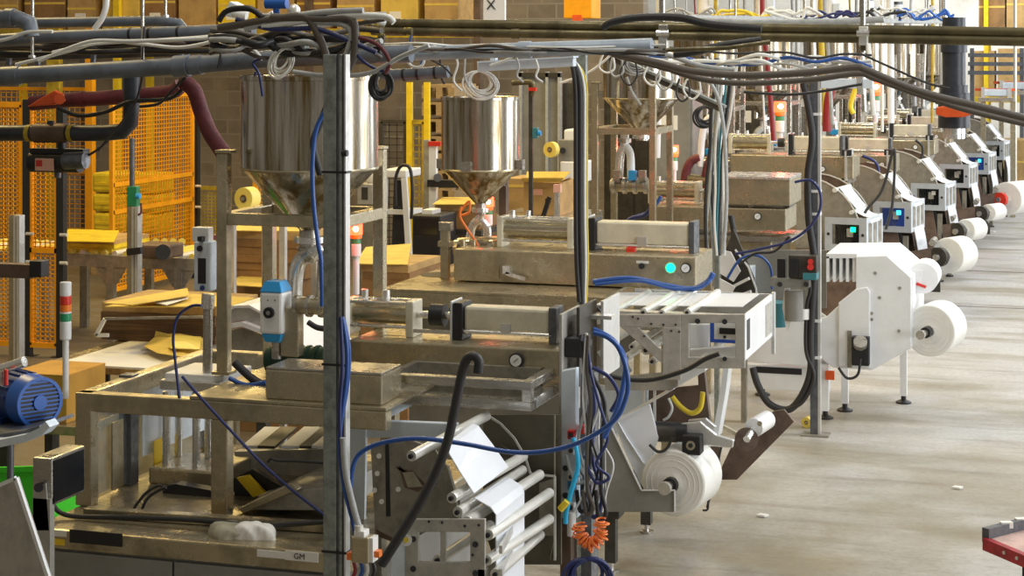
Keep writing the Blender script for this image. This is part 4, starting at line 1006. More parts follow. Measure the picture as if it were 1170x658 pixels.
# hoppers on stands behind them
hop = [(806, 20.2, .35, 'dull hopper behind the many white hanging cables'), (872, 22.2, .35, 'hopper behind the strut post, first on its near side'), (948, 25.2, .36, 'hopper just past the strut post arm'),
       (992, 28.2, .36, 'hopper under the middle of the sagging black hoses'), (1026, 31.0, .36, 'hopper close beside the dark valve pipe'), (1062, 34.0, .36, 'farthest hopper, partly behind the dark valve pipe')]
s0 = h0 = None
for i, (x, v, R, lb) in enumerate(hop):
    c = Vector((U(x, v), v, 0))
    if s0 is None:
        h0 = hopper('hopper', 'stainless ' + lb, (c.x, c.y), R, 2.92, 2.25, 1.95, .05, group='hoppers of the far machines'); cc = c
        s0 = hopper_stand('hopper_stand', 'tube stand of the ' + lb, c.x - .36, c.x + .36, v - .32, v + .32, 0, 2.62, 2.12, .05, group='hopper stands of the far machines', m='steel')
        e0 = thing('elbow_pipe', 'bright elbow pipe under the ' + lb, 'pipe', (c.x, c.y, 1.5), 'elbow pipes of the far machines')
        MB().tube(smooth_path([c + Vector((0, 0, 1.88)), c + Vector((0, 0, 1.8)), c + Vector((-.08, 0, 1.72)), c + Vector((-.09, 0, 1.5))], 6), .042, 12).build('bend', 'white_plastic', e0, recalc=False)
        MB().tube(smooth_path([c + Vector((0, 0, 1.82)), c + Vector((.06, 0, 1.75)), c + Vector((.08, 0, 1.5))], 6), .04, 12).build('bend', 'steel_bright', e0, recalc=False)
        MB().cyl(c + Vector((-.3, 0, 1.5)), c + Vector((.35, 0, 1.5)), .06, 14).build('manifold', 'steel', e0)
        MB().obox(c + Vector((.1, -.08, 1.62)), (.16, .1, .07)).build('valve_head', 'valve_blue', e0, bevel=.01)
    else:
        copy_thing(h0, c - cc, 'stainless ' + lb); copy_thing(s0, c - cc, 'tube stand of the ' + lb); copy_thing(e0, c - cc, 'bright elbow pipe under the ' + lb)

# signal towers
def tower(label, x, v, ytop, ybase, lit=None, k=1.0, tall=False):
    """stacked signal lamp on a white tube"""
    s = M(1, v); t = thing('signal_tower', label, 'signal light', P(x, ybase, v=v))
    c = P(x, ytop, v=v); r = 6.5 * s * k; z = c.z
    def seg(h, m, nm, rr=r):
        nonlocal z
        o = MB().lathe((c.x, c.y, 0), [(0, z), (rr * .92, z), (rr, z - h * .06), (rr, z - h * .94), (rr * .92, z - h), (0, z - h)], 24).build(nm, m, t, recalc=False); z -= h; return o
    if tall:
        seg(16 * s, 'white_plastic', 'cap'); seg(10 * s, 'lens_red', 'red_lens'); seg(8 * s, 'lens_orange', 'orange_lens'); seg(2 * s, 'white_plastic', 'spacer'); seg(9 * s, 'lens_green', 'green_lens'); seg(21 * s, 'white_plastic', 'housing')
    else:
        seg(13 * s * k, 'lamp_red', 'lit_red_lens', r * 1.1); seg(4 * s * k, 'lens_orange', 'orange_lens'); seg(6 * s * k, 'lens_green', 'green_lens', r * .8); seg(14 * s * k, 'white_plastic', 'housing', r * .85)
        MB().sphere(P(x, ytop + 6 * k, v=v) + Vector((SA, -CA, 0)) * r * .9, r * .5, 12, 8).build('bulb_glow', 'lamp_core', t)
    MB().cyl((c.x, c.y, z), (c.x, c.y, P(x, ybase, v=v).z), r * .55, 14).build('stem', 'white_plastic', t)
    if not tall:
        l = bpy.data.lights.new('signal_glow', 'POINT'); l.energy = 1.2 * (v / 8) ** 1.2; l.color = (1, .06, .03); l.shadow_soft_size = .05
        o = bpy.data.objects.new('signal_glow', l); COL.objects.link(o); o.location = P(x, ytop + 6, v=v) + Vector((SA, -CA, 0)) * (r * 2.2)
    return t
tower('white signal tower with unlit red orange and green lenses, beside the blue motor', 75, 6.72, 322, 455, k=1.0, tall=True)
tower('lit red signal tower between the galvanised pole and stand leg of the biggest hopper', 407, 8.5, 255, 336, 1)
tower('lit red and green signal tower below the narrow hopper', 558, 11.6, 225, 275, 1, .85)
tower('lit red signal light beside the two tier filler', 770, 15.5, 166, 212, 1, .75)
tower('lit orange red signal light in front of the farther hopper stands', 891, 19.6, 116, 160, 1, .9)
tower('lit red signal light under the pale strut arm', 1000, 25.5, 94, 140, 1, .85)
# ================================================================= POSTS, PIPES AND CABLES OVERHEAD
# galvanised strut pole by the camera
vp = 6.05
t = thing('strut_pole', 'tall galvanised slotted strut pole standing in front of the nearest machine', 'pole', (U(380, vp), vp, 0))
zt = Z(380, 62, vp)
a, b = U(369, vp), U(384, vp)
MB().box(a, b, vp, vp + .04, 0, zt).build('channel', 'galvanised', t, bevel=.003)
MB().box(b, b + .010, vp + .006, vp + .036, 0, zt).build('groove', 'post_dark', t)
MB().box(b + .010, b + .022, vp, vp + .04, 0, zt).build('channel', 'galvanised', t, bevel=.003)
MB().box(b + .022, b + .030, vp + .006, vp + .036, 0, zt).build('groove', 'post_dark', t); MB().box(b + .030, b + .036, vp, vp + .04, 0, zt).build('lip', 'aluminium', t)
MB().box(a - .06, b + .10, vp - .05, vp + .09, 0, .012).build('base_plate', 'galvanised', t)
for y in (198, 418, 632): MB().box(a - .004, b + .04, vp - .004, vp + .044, Z(380, y, vp), Z(380, y, vp) + .008).build('cable_tie', 'black', t)
MB().cyl(P(391, 175, v=vp - .01), P(397, 175, v=vp - .01), .012, 10).build('bolt', 'black', t)
# aisle post with arm
vq = 12.75
t = thing('strut_post', 'dark steel strut post standing on the aisle floor, pale arm at its top', 'post', (U(932, vq), vq, 0))
pb_ = P(932, 498, z=0); vq = pb_.y
zt = Z(932, 88, vq)
a, b = U(925.5, vq), U(934.5, vq)
MB().box(a, b, vq, vq + .05, .01, zt).build('channel', 'post_dark', t, bevel=.003); MB().box(b, b + .018, vq, vq + .05, .01, zt).build('bright_lip', 'aluminium', t)
MB().box(a - .06, b + .08, vq - .05, vq + .10, 0, .012).build('base_plate', 'plate_grey', t)
MB().box(b + .02, U(997, vq), vq, vq + .05, Z(960, 101, vq), Z(960, 90, vq)).build('arm', 'panel_blue', t, bevel=.003)
MB().box(U(979, vq), U(986, vq), vq - .004, vq + .055, Z(982, 108, vq), Z(982, 84, vq)).build('arm_clamp', 'steel_bright', t)
cb = MB().pbox(901, 292, 933, 318, vq - .14, .11).build('control_box', 'plate_dark', t, bevel=.006)
MB().pbox(902, 296, 912, 316, vq - .16, .02).build('inner_panel', 'black', cb); MB().pbox(917, 312, 933, 320, vq - .15, .12).build('teal_socket', 'teal', cb, bevel=.004)
for y, r_ in ((299, .020), (305, .023)): MB().cyl(P(926, y, v=vq - .14), P(926, y, v=vq - .18), r_, 16).build('red_button', 'red', cb)
MB().pbox(888, 296, 897, 322, vq - .10, .08).build('connector', 'black', cb); MB().pbox(880, 318, 925, 328, vq - .12, .1).build('grey_gland_plate', 'panel_grey', cb, bevel=.004)
for x in (891, 921): MB().cyl(P(x, 325, v=vq - .12), P(x, 325, v=vq - .13), .018, 12).build('gland', 'black', cb)
MB().pprism([(896, 330), (902, 330), (900, 350), (905, 360), (899, 380), (894, 352)], vq - .06, .04).build('white_bracket', 'white_plastic', cb)
MB().cyl(P(908, 332, v=vq - .05), P(908, 366, v=vq - .05), .07, 18).build('air_filter', 'panel_grey', cb)
MB().cyl(P(886, 345, v=vq + .2), P(886, 372, v=vq + .2), .10, 18).build('pump_housing', 'teal', cb)
MB().cyl(P(917, 352, v=vq - .02), P(917, 364, v=vq - .02), .06, 16).build('white_cup', 'white_plastic', cb)
for k, (y, r_) in enumerate(((132, 0), (220, 0), (246, 0), (368, 0), (410, 0))): MB().box(a - .03, b + .02, vq - .012, vq + .056, Z(930, y, vq), Z(930, y, vq) + .02).build('cable_tie', 'white_plastic', t)

def C(pts, r, m, label, v=None, **k):
    return cable([(p[0], p[1], p[2] if len(p) > 2 else v) for p in pts], r, m, label, **k)
# cables of the aisle post
C([(918, 95), (924, 125), (928, 160), (923, 200), (924, 250), (930, 300), (926, 380), (925, 430), (905, 466), (880, 462), (866, 440), (860, 420)], .026, 'rubber', 'thick black hose tied down the aisle strut post and looping under the white cover', v=vq - .03, name='hose', cat='hose')
C([(922, 300), (926, 330), (922, 350), (921, 400), (930, 430), (918, 458), (900, 468)], .014, 'rubber', 'thin black cable beside the thick hose on the aisle strut post', v=vq - .05)
C([(983, 410), (980, 428), (968, 432), (958, 420)], .010, 'rubber', 'short black lead looping below the black socket on the white cover', v=13.8)
C([(840, 290), (870, 284), (900, 276), (922, 262), (936, 242), (937, 220), (926, 206), (908, 208)], .010, 'cable_navy', 'dark cable swinging round the aisle strut post to the two tier filler', v=vq - .12)
C([(845, 302), (862, 290), (885, 287), (902, 270)], .009, 'rubber', 'thin dark lead over the grey box behind the square framed head', v=vq - .1)
C([(835, 246), (838, 262), (843, 285), (846, 320), (840, 345)], .022, 'rubber', 'black hose dropping from the two tier filler gauge panel', v=14.2, name='hose', cat='hose')
C([(831, 318), (846, 296), (866, 292), (880, 305), (882, 330)], .010, 'cable_blue', 'blue tube arching beside the grey control box', v=vq + .1)
C([(980, 262), (990, 240), (1005, 222), (1012, 205), (1022, 170), (1020, 230), (1012, 262)], .014, 'rubber', 'black cable hanging across the second film unwinder', v=18.0)

# grey pvc runs, upper left
def pipe(label, pts, r, m, v=None, rings=(), name='pipe', cat='pipe', ring_m=None, n=8, smooth=False):
    q = [p if isinstance(p, Vector) else P(p[0], p[1], v=(p[2] if len(p) > 2 else v)) for p in pts]
    t = thing('hanging_' + name, label, cat, q[0])
    MB().tube(smooth_path(q, n) if smooth else q, r, 20).build('pipe_run', m, t, recalc=False)
    for (x, y, ln, k) in rings:
        vv = v; c = P(x, y, v=vv); dr = (q[-1] - q[0]).normalized()
        best = min(range(len(q) - 1), key=lambda i: ((q[i] + q[i + 1]) / 2 - c).length); dr = (q[best + 1] - q[best]).normalized()
        c = q[best] + dr * (c - q[best]).dot(dr)
        MB().cyl(c - dr * ln / 2, c + dr * ln / 2, r * k, 20).build('coupling' if ln > .05 else 'band', ring_m or m, t)
    return t
V1 = 7.6
pipe('big grey plastic pipe crossing above the orange mesh guards', [(-30, 89), (215, 75), (330, 66), (470, 61)], .040, 'pvc_grey', V1, [(12, 87, .10, 1.12), (208, 76, .07, 1.25), (225, 74, .05, 1.12)])
pipe('pale blue grey pipe running behind the coils toward the hopper with the strut', [(470, 61), (745, 52)], .034, 'pvc_light', 8.2, [(600, 57, .06, 1.15)])
pipe('grey pipe tied with black bands below the top left pipes', [(-20, 47), (60, 42), (290, 34)], .030, 'pvc_grey', 7.9, [(150, 39, .012, 1.06), (172, 38, .012, 1.06), (205, 37, .012, 1.06)], ring_m='black')
pipe('topmost grey pipe with elbow, cartons behind it', [(-20, 27), (40, 26), (180, 24), (205, 27), (215, 40)], .026, 'pvc_grey', 8.4, [(30, 26, .05, 1.25)])
pipe('grey pipe stub with couplings at the upper corner', [(-20, 20), (18, 20), (34, 26), (36, 42)], .036, 'pvc_grey', 7.4, [(12, 20, .04, 1.15)])
pipe('pinkish grey pipe stub with black bands behind the dark coil', [(436, 84), (450, 86), (512, 82)], .030, 'pvc_grey', 8.6, [(462, 86, .012, 1.08), (478, 85, .012, 1.08), (498, 83, .012, 1.08)], ring_m='black')
pipe('dark plastic drop pipe bending into a run with yellow bands', [(-30, 152), (120, 152), (140, 150), (149, 140), (150, 120), (150, 84)], .038, 'pvc_dark', 7.75, [(34, 152, .022, 1.08), (82, 152, .022, 1.08)], ring_m='yellow_dull')
t = thing('ball_valve', 'thick dark valve body between the yellow bands of the drop pipe', 'valve', P(58, 152, v=7.75)); MB().cyl(P(40, 152, v=7.75), P(78, 152, v=7.75), .046, 20).build('body', 'plate_brown', t); MB().cyl(P(58, 152, v=7.75), P(58, 138, v=7.75), .018, 12).build('stem', 'pvc_dark', t)
pipe('maroon hose lying under the big grey pipe', [(36, 118), (80, 114), (120, 112), (190, 106), (206, 98)], .036, 'hose_maroon', 7.95, [(95, 113, .02, 1.06), (150, 110, .02, 1.06)], name='hose', cat='hose', smooth=True)
pipe('maroon hose curving down to the biggest hopper', [(208, 92), (222, 104), (230, 128), (240, 152), (256, 176)], .036, 'hose_maroon', 7.7, [], name='hose', cat='hose', smooth=True)
t = thing('lever_valve', 'orange lever valve handle under the big grey pipe', 'valve', P(60, 115, v=7.75))
MB().pprism([(30, 122), (44, 113), (62, 103), (70, 108), (72, 116), (60, 120)], 7.72, .03).build('lever', 'orange_red', t, bevel=.006); MB().cyl(P(68, 113, v=7.70), P(68, 113, v=7.82), .026, 16).build('hub', 'orange_red', t)
# horizontal grey bracket rail with drop rods
t = thing('channel_beam', 'short grey green channel beam under the cable cluster', 'beam', P(300, 55, v=7.3)); MB().pprism([(268, 41), (348, 50), (348, 60), (268, 54)], 7.3, .05).build('web', 'galvanised', t); MB().pprism([(268, 39), (348, 48), (348, 51), (268, 42)], 7.27, .11).build('flange', 'galvanised', t)
t = thing('hanging_bracket', 'dark perforated bracket plate behind the white cable bundle', 'bracket', P(55, 62, v=8.0)); MB().pprism([(-10, 50), (215, 46), (215, 64), (-10, 70)], 8.2, .02).build('plate', 'plate_dark', t)
for x in (12, 45, 108, 208): MB().bar(P(x, 50, v=8.15), P(x - 2, 74, v=8.15), .02, .02).build('rod', 'pvc_grey', t)
# threaded hanger rods to the roof
for x, y1, vv, lb in ((37, 66, 7.7, 'thin steel hanger rod beside the pipe stub with couplings'), (163, 86, 7.7, 'dark hanger rod crossing the tied grey pipe'), (757, 58, 8.5, 'steel hanger rod with clamp by the slanted strut'), (986, 60, 8.5, 'steel hanger rod with bright clamp near the dark valve pipe'),
                      (189, 20, 8.3, 'short hanger rod above the topmost pipe elbow')):
    t = thing('hanger_rod', lb, 'rod', P(x, y1, v=vv)); MB().cyl(P(x, y1, v=vv), Vector((*P(x, y1, v=vv).xy, 5.0)), .008 if x < 700 else .012, 10).build('rod', 'steel', t)
    if x > 700:
        y0, y2 = (24, 58) if x < 800 else (26, 52)
        MB().pbox(x - 5, y0 + 4, x + 5, y2, vv - .06, .05).build('clamp', 'steel' if x < 800 else 'roller', t, bevel=.004); MB().cyl(P(x - 7, 38, v=vv - .07), P(x + 7, 38, v=vv - .07), .014, 10).build('clamp_bolt', 'steel_bright', t); MB().pbox(x - 3, y2 - 6, x + 3, y2 + 6, vv - .05, .05).build('clamp_tail', 'pipe_olive', t)
    else:
        MB().cyl(P(x, y1 - 3, v=vv), P(x, y1, v=vv), .018, 6).build('nut', 'steel_bright', t)
# olive double pipes
pipe('upper of the two long olive steel pipes spanning the hall', [(425, 26), (757, 30), (985, 33.5), (1200, 37.5)], .021, 'pipe_olive', 8.5, [(585, 28, .05, 1.15), (760, 30, .08, 1.12)])
pipe('lower of the two long olive steel pipes spanning the hall', [(425, 35), (757, 40.5), (985, 43.5), (1200, 47.5)], .023, 'pipe_olive', 8.5, [(590, 37, .04, 1.2)])
pipe('thin dark conduit just below the long olive pipes', [(390, 50), (560, 54), (740, 58), (830, 55), (880, 48)], .010, 'pipe_olive', 8.3)
pipe('pale grey conduit just above the long olive pipes', [(730, 20), (860, 26), (960, 25), (1010, 22)], .020, 'cable_grey', 11.0)
t = thing('light_channel', 'pale blue channel strip above the narrow hopper', 'channel', P(600, 75, v=9.0)); MB().pprism([(545, 72), (655, 66), (655, 76), (545, 82)], 9.0, .06).build('channel', 'panel_blue', t, bevel=.004); MB().pprism([(545, 70), (655, 64), (655, 66), (545, 72)], 8.98, .1).build('lip', 'panel_blue', t); MB().box(U(560, 9), U(566, 9), 9.0, 9.04, Z(563, 72, 9), Z(563, 52, 9)).build('hanger', 'panel_blue', t)
t = thing('hanging_strut', 'dark slotted strut slanting down in front of the third hopper', 'strut', P(826, 126, v=12.4)); MB().pprism([(690, 66), (700, 63), (827, 122), (827, 130)], 12.4, .05).build('strut', 'plate_dark', t); MB().pprism([(696, 63), (700, 62), (828, 121), (827, 123.5)], 12.38, .09).build('flange', 'galvanised', t)
# drop pipe with orange valve, right
vr = 12.0
t = thing('hanging_pipe', 'dark upright drop pipe with orange valve handle at the far end of the line', 'pipe', P(1089, 150, v=vr))
MB().cyl(P(1090, 20, v=vr), P(1090, 100, v=vr), .072, 28).build('pipe_run', 'pvc_dark', t); MB().cyl(P(1090, 42, v=vr), P(1090, 60, v=vr), .082, 28).build('coupling', 'pvc_dark', t)
MB().cyl(P(1090, 97, v=vr), P(1090, 106, v=vr), .085, 28).build('coupling', 'pvc_dark', t); MB().cyl(P(1090, 106, v=vr), P(1090, 146, v=vr), .098, 28).build('valve_body', 'pvc_dark', t); MB().cyl(P(1090, 146, v=vr), P(1090, 158, v=vr), .07, 24).build('spout', 'steel_bright', t)
MB().pprism([(1069, 123), (1078, 121), (1102, 121), (1111, 123), (1111, 131), (1100, 134), (1080, 134), (1069, 131)], vr - .15, .05).build('handle', 'orange_red', t, bevel=.008)
for k in range(5): MB().cyl(P(1072 + k * 9, 119, v=vr - .1), P(1072 + k * 9, 117, v=vr - .1), .015, 8).build('bolt', 'black', t)

# sagging black hoses
C([(690, 58), (745, 70), (790, 81), (850, 86), (920, 83), (975, 77), (990, 80), (1030, 97), (1070, 110), (1120, 122), (1200, 142)], .019, 'cable_brown', 'upper black hose sagging between slanted strut and valve pipe', v=9.5, name='hose', cat='hose')
C([(700, 62), (760, 78), (800, 90), (850, 95), (925, 91), (980, 84), (1000, 90), (1050, 108), (1110, 127), (1200, 148)], .016, 'cable_brown', 'lower black hose sagging between slanted strut and valve pipe', v=9.8, name='hose', cat='hose')
C([(710, 52), (760, 62), (800, 75), (840, 80)], .013, 'cable_grey', 'grey hose joining the black hoses near the hanger clamp', v=9.7, name='hose', cat='hose')
C([(770, 62), (800, 78), (812, 95), (822, 118), (828, 160), (830, 230), (826, 290)], .012, 'cable_grey', 'grey cable leaving the black hoses toward the hanging bundle', v=11.0)
C([(688, 32), (700, 25), (730, 20), (775, 20), (812, 28), (870, 33)], .018, 'rubber', 'thick black hose humped over the olive pipes by the hanger rod', v=8.2, name='hose', cat='hose')
C([(770, 62), (790, 60), (825, 52), (870, 46)], .018, 'rubber', 'black hose end tucked under the olive pipes', v=8.4, name='hose', cat='hose')
C([(850, 105), (900, 108), (940, 104), (985, 96)], .008, 'rubber', 'thin black wire strung below the sagging hoses', v=10.5)
C([(985, 62), (1020, 78), (1060, 95), (1085, 101)], .007, 'rubber', 'thin black wire running to the valve pipe', v=11.5)
# vertical cable bundles
vb0 = 9.2
ends = [('rubber', 'black conduit, nearest the narrow hopper in the three cable bundle', -5, .013), ('rubber', 'black conduit in the middle of the three cable bundle', 0, .014), ('cable_white', 'pale conduit of the three cable bundle', 5, .007), ('cable_yellow', 'thin yellow cable of the three cable bundle', 8, .004)]
for k, (m, lb, dx, r_) in enumerate(ends):
    C([(566 + k * 6, 64 - k * 2), (610, 60 + k), (640, 60 + k), (655 + dx * .6, 70 + k), (662 + dx, 95), (663 + dx, 140), (663 + dx, 240), (664 + dx, 300), (665 + dx * .6, 345 + 2 * k)], r_, m, lb, v=vb0 + .01 * k, name='conduit')
t = thing('steel_post', 'slim steel post behind the three cable bundle', 'post', (U(664, 9.45), 9.45, 0)); MB().box(U(660, 9.45), U(669, 9.45), 9.45, 9.49, 0, Z(664, 58, 9.45)).build('shaft', 'galvanised', t); MB().box(U(655, 9.45), U(675, 9.45), 9.42, 9.52, 0, .01).build('base_plate', 'galvanised', t)
rg = random.Random(11)
cols = ['rubber', 'cable_white', 'cable_grey', 'rubber', 'cable_white', 'teal', 'rubber', 'cable_grey', 'cable_white']
for k in range(9):
    x = 812 + k * 2.6; j = [rg.uniform(-2.5, 2.5) for _ in range(6)]
    C([(x + 8 * (k - 4) * .3, 64 + k), (x + 4 + j[0], 95), (x + j[1], 130), (x - 3 + j[2], 170), (x - 5 + j[3], 215), (x - 6 + j[4] * .6, 255), (x - 5 + j[5], 292)], .009 + .004 * (k % 3 == 0), cols[k], 'strand of the hanging bundle of cables in front of the two tier filler', v=12.9 + .03 * (k % 4), group='strands of the hanging cable bundle')
t = thing('steel_post', 'slim post inside the hanging bundle of black and white cables', 'post', (U(822, 13.05), 13.05, 0)); MB().box(U(816, 13.05), U(821, 13.05), 13.05, 13.1, 0, Z(818, 66, 13.05)).build('shaft', 'galvanised', t); MB().box(U(812, 13.05), U(826, 13.05), 13.02, 13.12, 0, .01).build('base_plate', 'galvanised', t)

# cluster of cables at the head of the pole
vk = 6.5
cl = [([(250, 32), (300, 24), (345, 19), (358, 30), (370, 55), (376, 80), (383, 100)], .016, 'cable_brown', 'thick brown cable looping over the head of the galvanised pole'),
      ([(310, 20), (370, 22), (400, 22), (406, 38), (404, 65), (392, 88), (384, 100)], .016, 'cable_brown', 'thick brown cable arching on the aisle side of the pole head'),
      ([(330, 24), (380, 26), (400, 34), (398, 55), (388, 80), (384, 102)], .011, 'cable_grey', 'thin grey cable inside the arching brown cable'),
      ([(280, 33), (330, 20), (370, 14), (415, 12)], .012, 'cable_grey', 'grey cable rising over the cluster toward the cartons'),
      ([(300, 30), (350, 24), (400, 18), (440, 19), (450, 26)], .012, 'cable_white', 'pale cable curling above the cluster to the olive pipes'),
      ([(270, 22), (310, 33), (360, 33), (395, 45), (430, 60)], .010, 'cable_navy', 'navy cable threading through the cluster'),
      ([(335, 82), (370, 86), (420, 84), (460, 64), (490, 52)], .009, 'cable_grey', 'grey cable sagging from the beige coil across the pole'),
      ([(400, 40), (430, 50), (445, 70), (440, 84)], .008, 'hose_maroon', 'dark red wire hanging above the dark coil'),
      ([(455, 55), (470, 75), (483, 74), (486, 55)], .007, 'cable_white', 'white cable loop below the thin dark conduit'),
      ([(448, 58), (462, 70), (470, 40)], .006, 'cable_blue', 'blue wire loop below the thin dark conduit'),
      ([(404, 58), (415, 70), (428, 78), (440, 82)], .006, 'cable_navy', 'navy wire running to the dark coil'),
      ([(300, 20), (285, 10), (260, 12), (250, 24)], .012, 'black', 'black cable arching over the topmost pipe'),
      ([(560, 75), (580, 68), (590, 60)], .007, 'cable_white', 'white cable rising from the white coil'),
      ([(480, 62), (505, 75), (517, 87)], .005, 'rubber', 'black wire dropping toward the white coil'),
      ([(640, 95), (670, 84), (690, 70), (700, 60)], .008, 'cable_white', 'white cable sweeping across the third hopper'),
      ([(716, 88), (722, 105), (732, 120)], .010, 'cable_grey', 'grey hose hanging on the third hopper drum')]
for pts, r_, m, lb in cl: C(pts, r_, m, lb, v=vk if pts[0][0] < 420 else (8.4 if pts[0][0] < 620 else 12.2))
for k, pts in enumerate(([(-20, 50), (10, 44), (30, 37), (60, 36)], [(18, 74), (80, 58), (118, 47), (160, 50), (210, 54), (262, 41), (310, 20)], [(60, 60), (110, 50), (180, 46), (262, 38), (312, 14)], [(44, 70), (100, 48), (150, 47), (230, 44), (262, 40), (285, 52), (300, 68)])):
    C(pts, .008, 'cable_white', ('pale cable over the pipe stub', 'pale cable, lowest of those draped over the tied grey pipe', 'pale cable, topmost of those draped over the tied grey pipe', 'pale cable ending beside the big grey pipe near the hopper')[k], v=7.35 - .03 * k)
C([(122, -6), (121, 8), (116, 22), (108, 33)], .014, 'white_plastic', 'white conduit curving down onto the tied grey pipe', v=7.5, name='conduit')
t = thing('junction_box', 'pale blue junction box above the pipes near the cable cluster', 'box', P(265, 14, v=7.4)); MB().prism([P(255, 18, v=7.4), P(262, 1, v=7.4), P(278, 9, v=7.4), P(274, 22, v=7.4)], (0, .08, 0)).build('body', 'panel_blue', t, bevel=.006); MB().cyl(P(266, 14, v=7.4), P(282, 18, v=7.4), .018, 12).build('gland', 'white_plastic', t)
t = thing('blue_valve', 'blue knobbed valve on top of the cable cluster', 'valve', P(312, 14, v=6.9)); MB().cyl(P(304, 4, v=6.9), P(328, 4, v=6.9), .022, 14).build('handle', 'fan_blue', t); MB().cyl(P(316, 0, v=6.9), P(316, 20, v=6.9), .014, 12).build('stem', 'fan_blue', t); MB().sphere(P(336, 12, v=6.9), .026).build('cap', 'roller', t)
for x, y, w in ((432, 33, 10), (420, 26, 7), (466, 36, 8), (436, 42, 6)):
    t = thing('pipe_fitting', {432: 'dark elbow fitting at the end of the olive pipes', 420: 'small fitting at the head of the cable cluster', 466: 'brass coloured fitting under the olive pipe end', 436: 'lower dark fitting at the end of the olive pipes'}[x], 'fitting', P(x, y, v=8.3))
    MB().cyl(P(x - w * .6, y, v=8.3), P(x + w * .6, y, v=8.3), w * .0022, 12).build('body', 'pipe_olive', t); MB().cyl(P(x, y - w * .6, v=8.3), P(x, y + w * .6, v=8.3), w * .0016, 6).build('nut', 'yellow_dull', t)
coil(P(322, 70, v=6.9), .050, 8, .0042, 'roller', 'beige hank of cable hanging beside the pole head', squash=.72, tilt=.25)
coil(P(436, 96, v=7.2), .048, 8, .006, 'rubber', 'dark hank of hose hanging by the biggest hopper rim', squash=.72)
coil(P(550, 95, v=9.1), .062, 11, .0045, 'white_plastic', 'white hank of cable hanging above the narrow hopper', squash=1.15, tilt=-.2)
coil(P(728, 72, v=12.1), .06, 5, .005, 'cable_grey', 'small grey hank of wire on the slanted strut', squash=1.3)
coil(P(806, 132, v=14.5), .07, 5, .01, 'rubber', 'black hose ring hanging beside the white cable bundle', squash=1.0)

# cables down the galvanised pole
C([(381, 100), (376, 115), (366, 140), (358, 165), (366, 200)], .014, 'rubber', 'black cable leaving the pole head behind the blue hose', v=6.6)
C([(378, 118), (362, 145), (357, 185), (358, 230), (363, 275), (367, 300), (368, 350)], .009, 'cable_blue', 'blue hose hanging in front of the biggest hopper', v=6.5, name='hose', cat='hose')
C([(391, 362), (396, 395), (396, 430), (391, 470), (388, 510), (394, 560), (404, 600), (408, 640)], .008, 'cable_blue', 'blue hose running down the aisle side of the galvanised pole', v=6.0, name='hose', cat='hose')
C([(389, 362), (391, 420), (388, 470), (391, 530), (402, 585), (411, 604)], .007, 'cable_navy', 'navy cable tied beside the blue hose on the pole', v=5.98)
C([(393, 365), (399, 400), (397, 440), (390, 480)], .007, 'cable_blue', 'second blue hose on the pole, upper half only', v=6.03, name='hose', cat='hose')
C([(392, 500), (395, 540), (404, 580), (410, 602)], .012, 'cable_grey', 'grey conduit entering the plug box by the pole foot', v=5.96, name='conduit')
t = thing('plug_box', 'small weathered metal plug box by the foot of the pole', 'box', P(411, 645, v=5.95)); MB().pbox(401, 614, 421, 644, 5.93, .06).build('body', 'steel_warm', t, bevel=.006); MB().cyl(P(410, 600, v=5.95), P(410, 614, v=5.95), .016, 12).build('gland', 'roller', t); MB().pbox(421, 615, 426, 643, 5.94, .05).build('side_cap', 'white_plastic', t); MB().pbox(396, 632, 402, 640, 5.94, .04).build('orange_tab', 'cable_orange', t); MB().pbox(426, 630, 433, 637, 5.95, .03).build('orange_tab', 'cable_orange', t); MB().pbox(404, 607, 416, 616, 5.935, .05).build('collar', 'white_plastic', t, bevel=.003)
for k, (x, m) in enumerate(((404, 'cable_red'), (412, 'cable_blue'), (418, 'white_plastic'), (426, 'rubber'))): C([(x, 642), (x + 2, 652), (x - 3, 668), (x - 4, 700)], .007, m, ('red', 'blue', 'white', 'black')[k] + ' lead hanging below the weathered plug box', v=5.97)
C([(546, 426), (547, 413), (541, 407), (533, 411), (527, 430), (519, 470), (511, 505), (498, 540), (478, 578), (455, 615), (436, 645)], .0175, 'rubber', 'thick black hose arching in front of the film rack', v=6.15, name='hose', cat='hose')
C([(205, 455), (200, 410), (198, 385), (203, 362), (218, 350), (230, 349)], .006, 'cable_navy', 'thin purple navy cable from the sensor rod looping over the rail', v=6.66)
C([(208, 430), (230, 455), (262, 490), (300, 530), (340, 565), (372, 590), (400, 620)], .006, 'cable_navy', 'thin purple navy cable slanting down across the guard frame', v=6.6)
C([(400, 560), (404, 530), (415, 515), (440, 505), (480, 501), (530, 507), (580, 516), (620, 516), (660, 506), (700, 482), (715, 455), (717, 430), (708, 400), (695, 386), (678, 380)], .0085, 'cable_blue', 'long blue hose sweeping past the film rack to the service column', v=6.3, name='hose', cat='hose')
C([(306, 528), (310, 524), (318, 526), (345, 527), (392, 530)], .006, 'rubber', 'thin black wire with connector across the grey back plate', v=6.62)
C([(268, 414), (285, 430), (300, 440), (310, 446)], .018, 'rubber', 'black hose lying behind the steel enclosure box', v=7.05, name='hose', cat='hose')
C([(262, 432), (282, 440), (304, 437)], .010, 'cable_blue', 'blue tube lying behind the steel enclosure box', v=7.0, name='hose', cat='hose')
C([(352, 368), (362, 374), (374, 376)], .012, 'rubber', 'black lead beside the rotary actuator', v=7.0)
C([(55, 556), (60, 575), (70, 586), (90, 590), (140, 591), (220, 594), (300, 600), (372, 596)], .010, 'rubber', 'black cable lying along the deck of the stained base cabinet', v=6.5)
C([(150, 585), (165, 565), (180, 555), (186, 556)], .006, 'rubber', 'black wire looping over the yellow sticker', v=6.66)
C([(160, 588), (168, 570), (182, 560), (190, 557)], .006, 'rubber', 'second black wire looping over the yellow sticker', v=6.68)

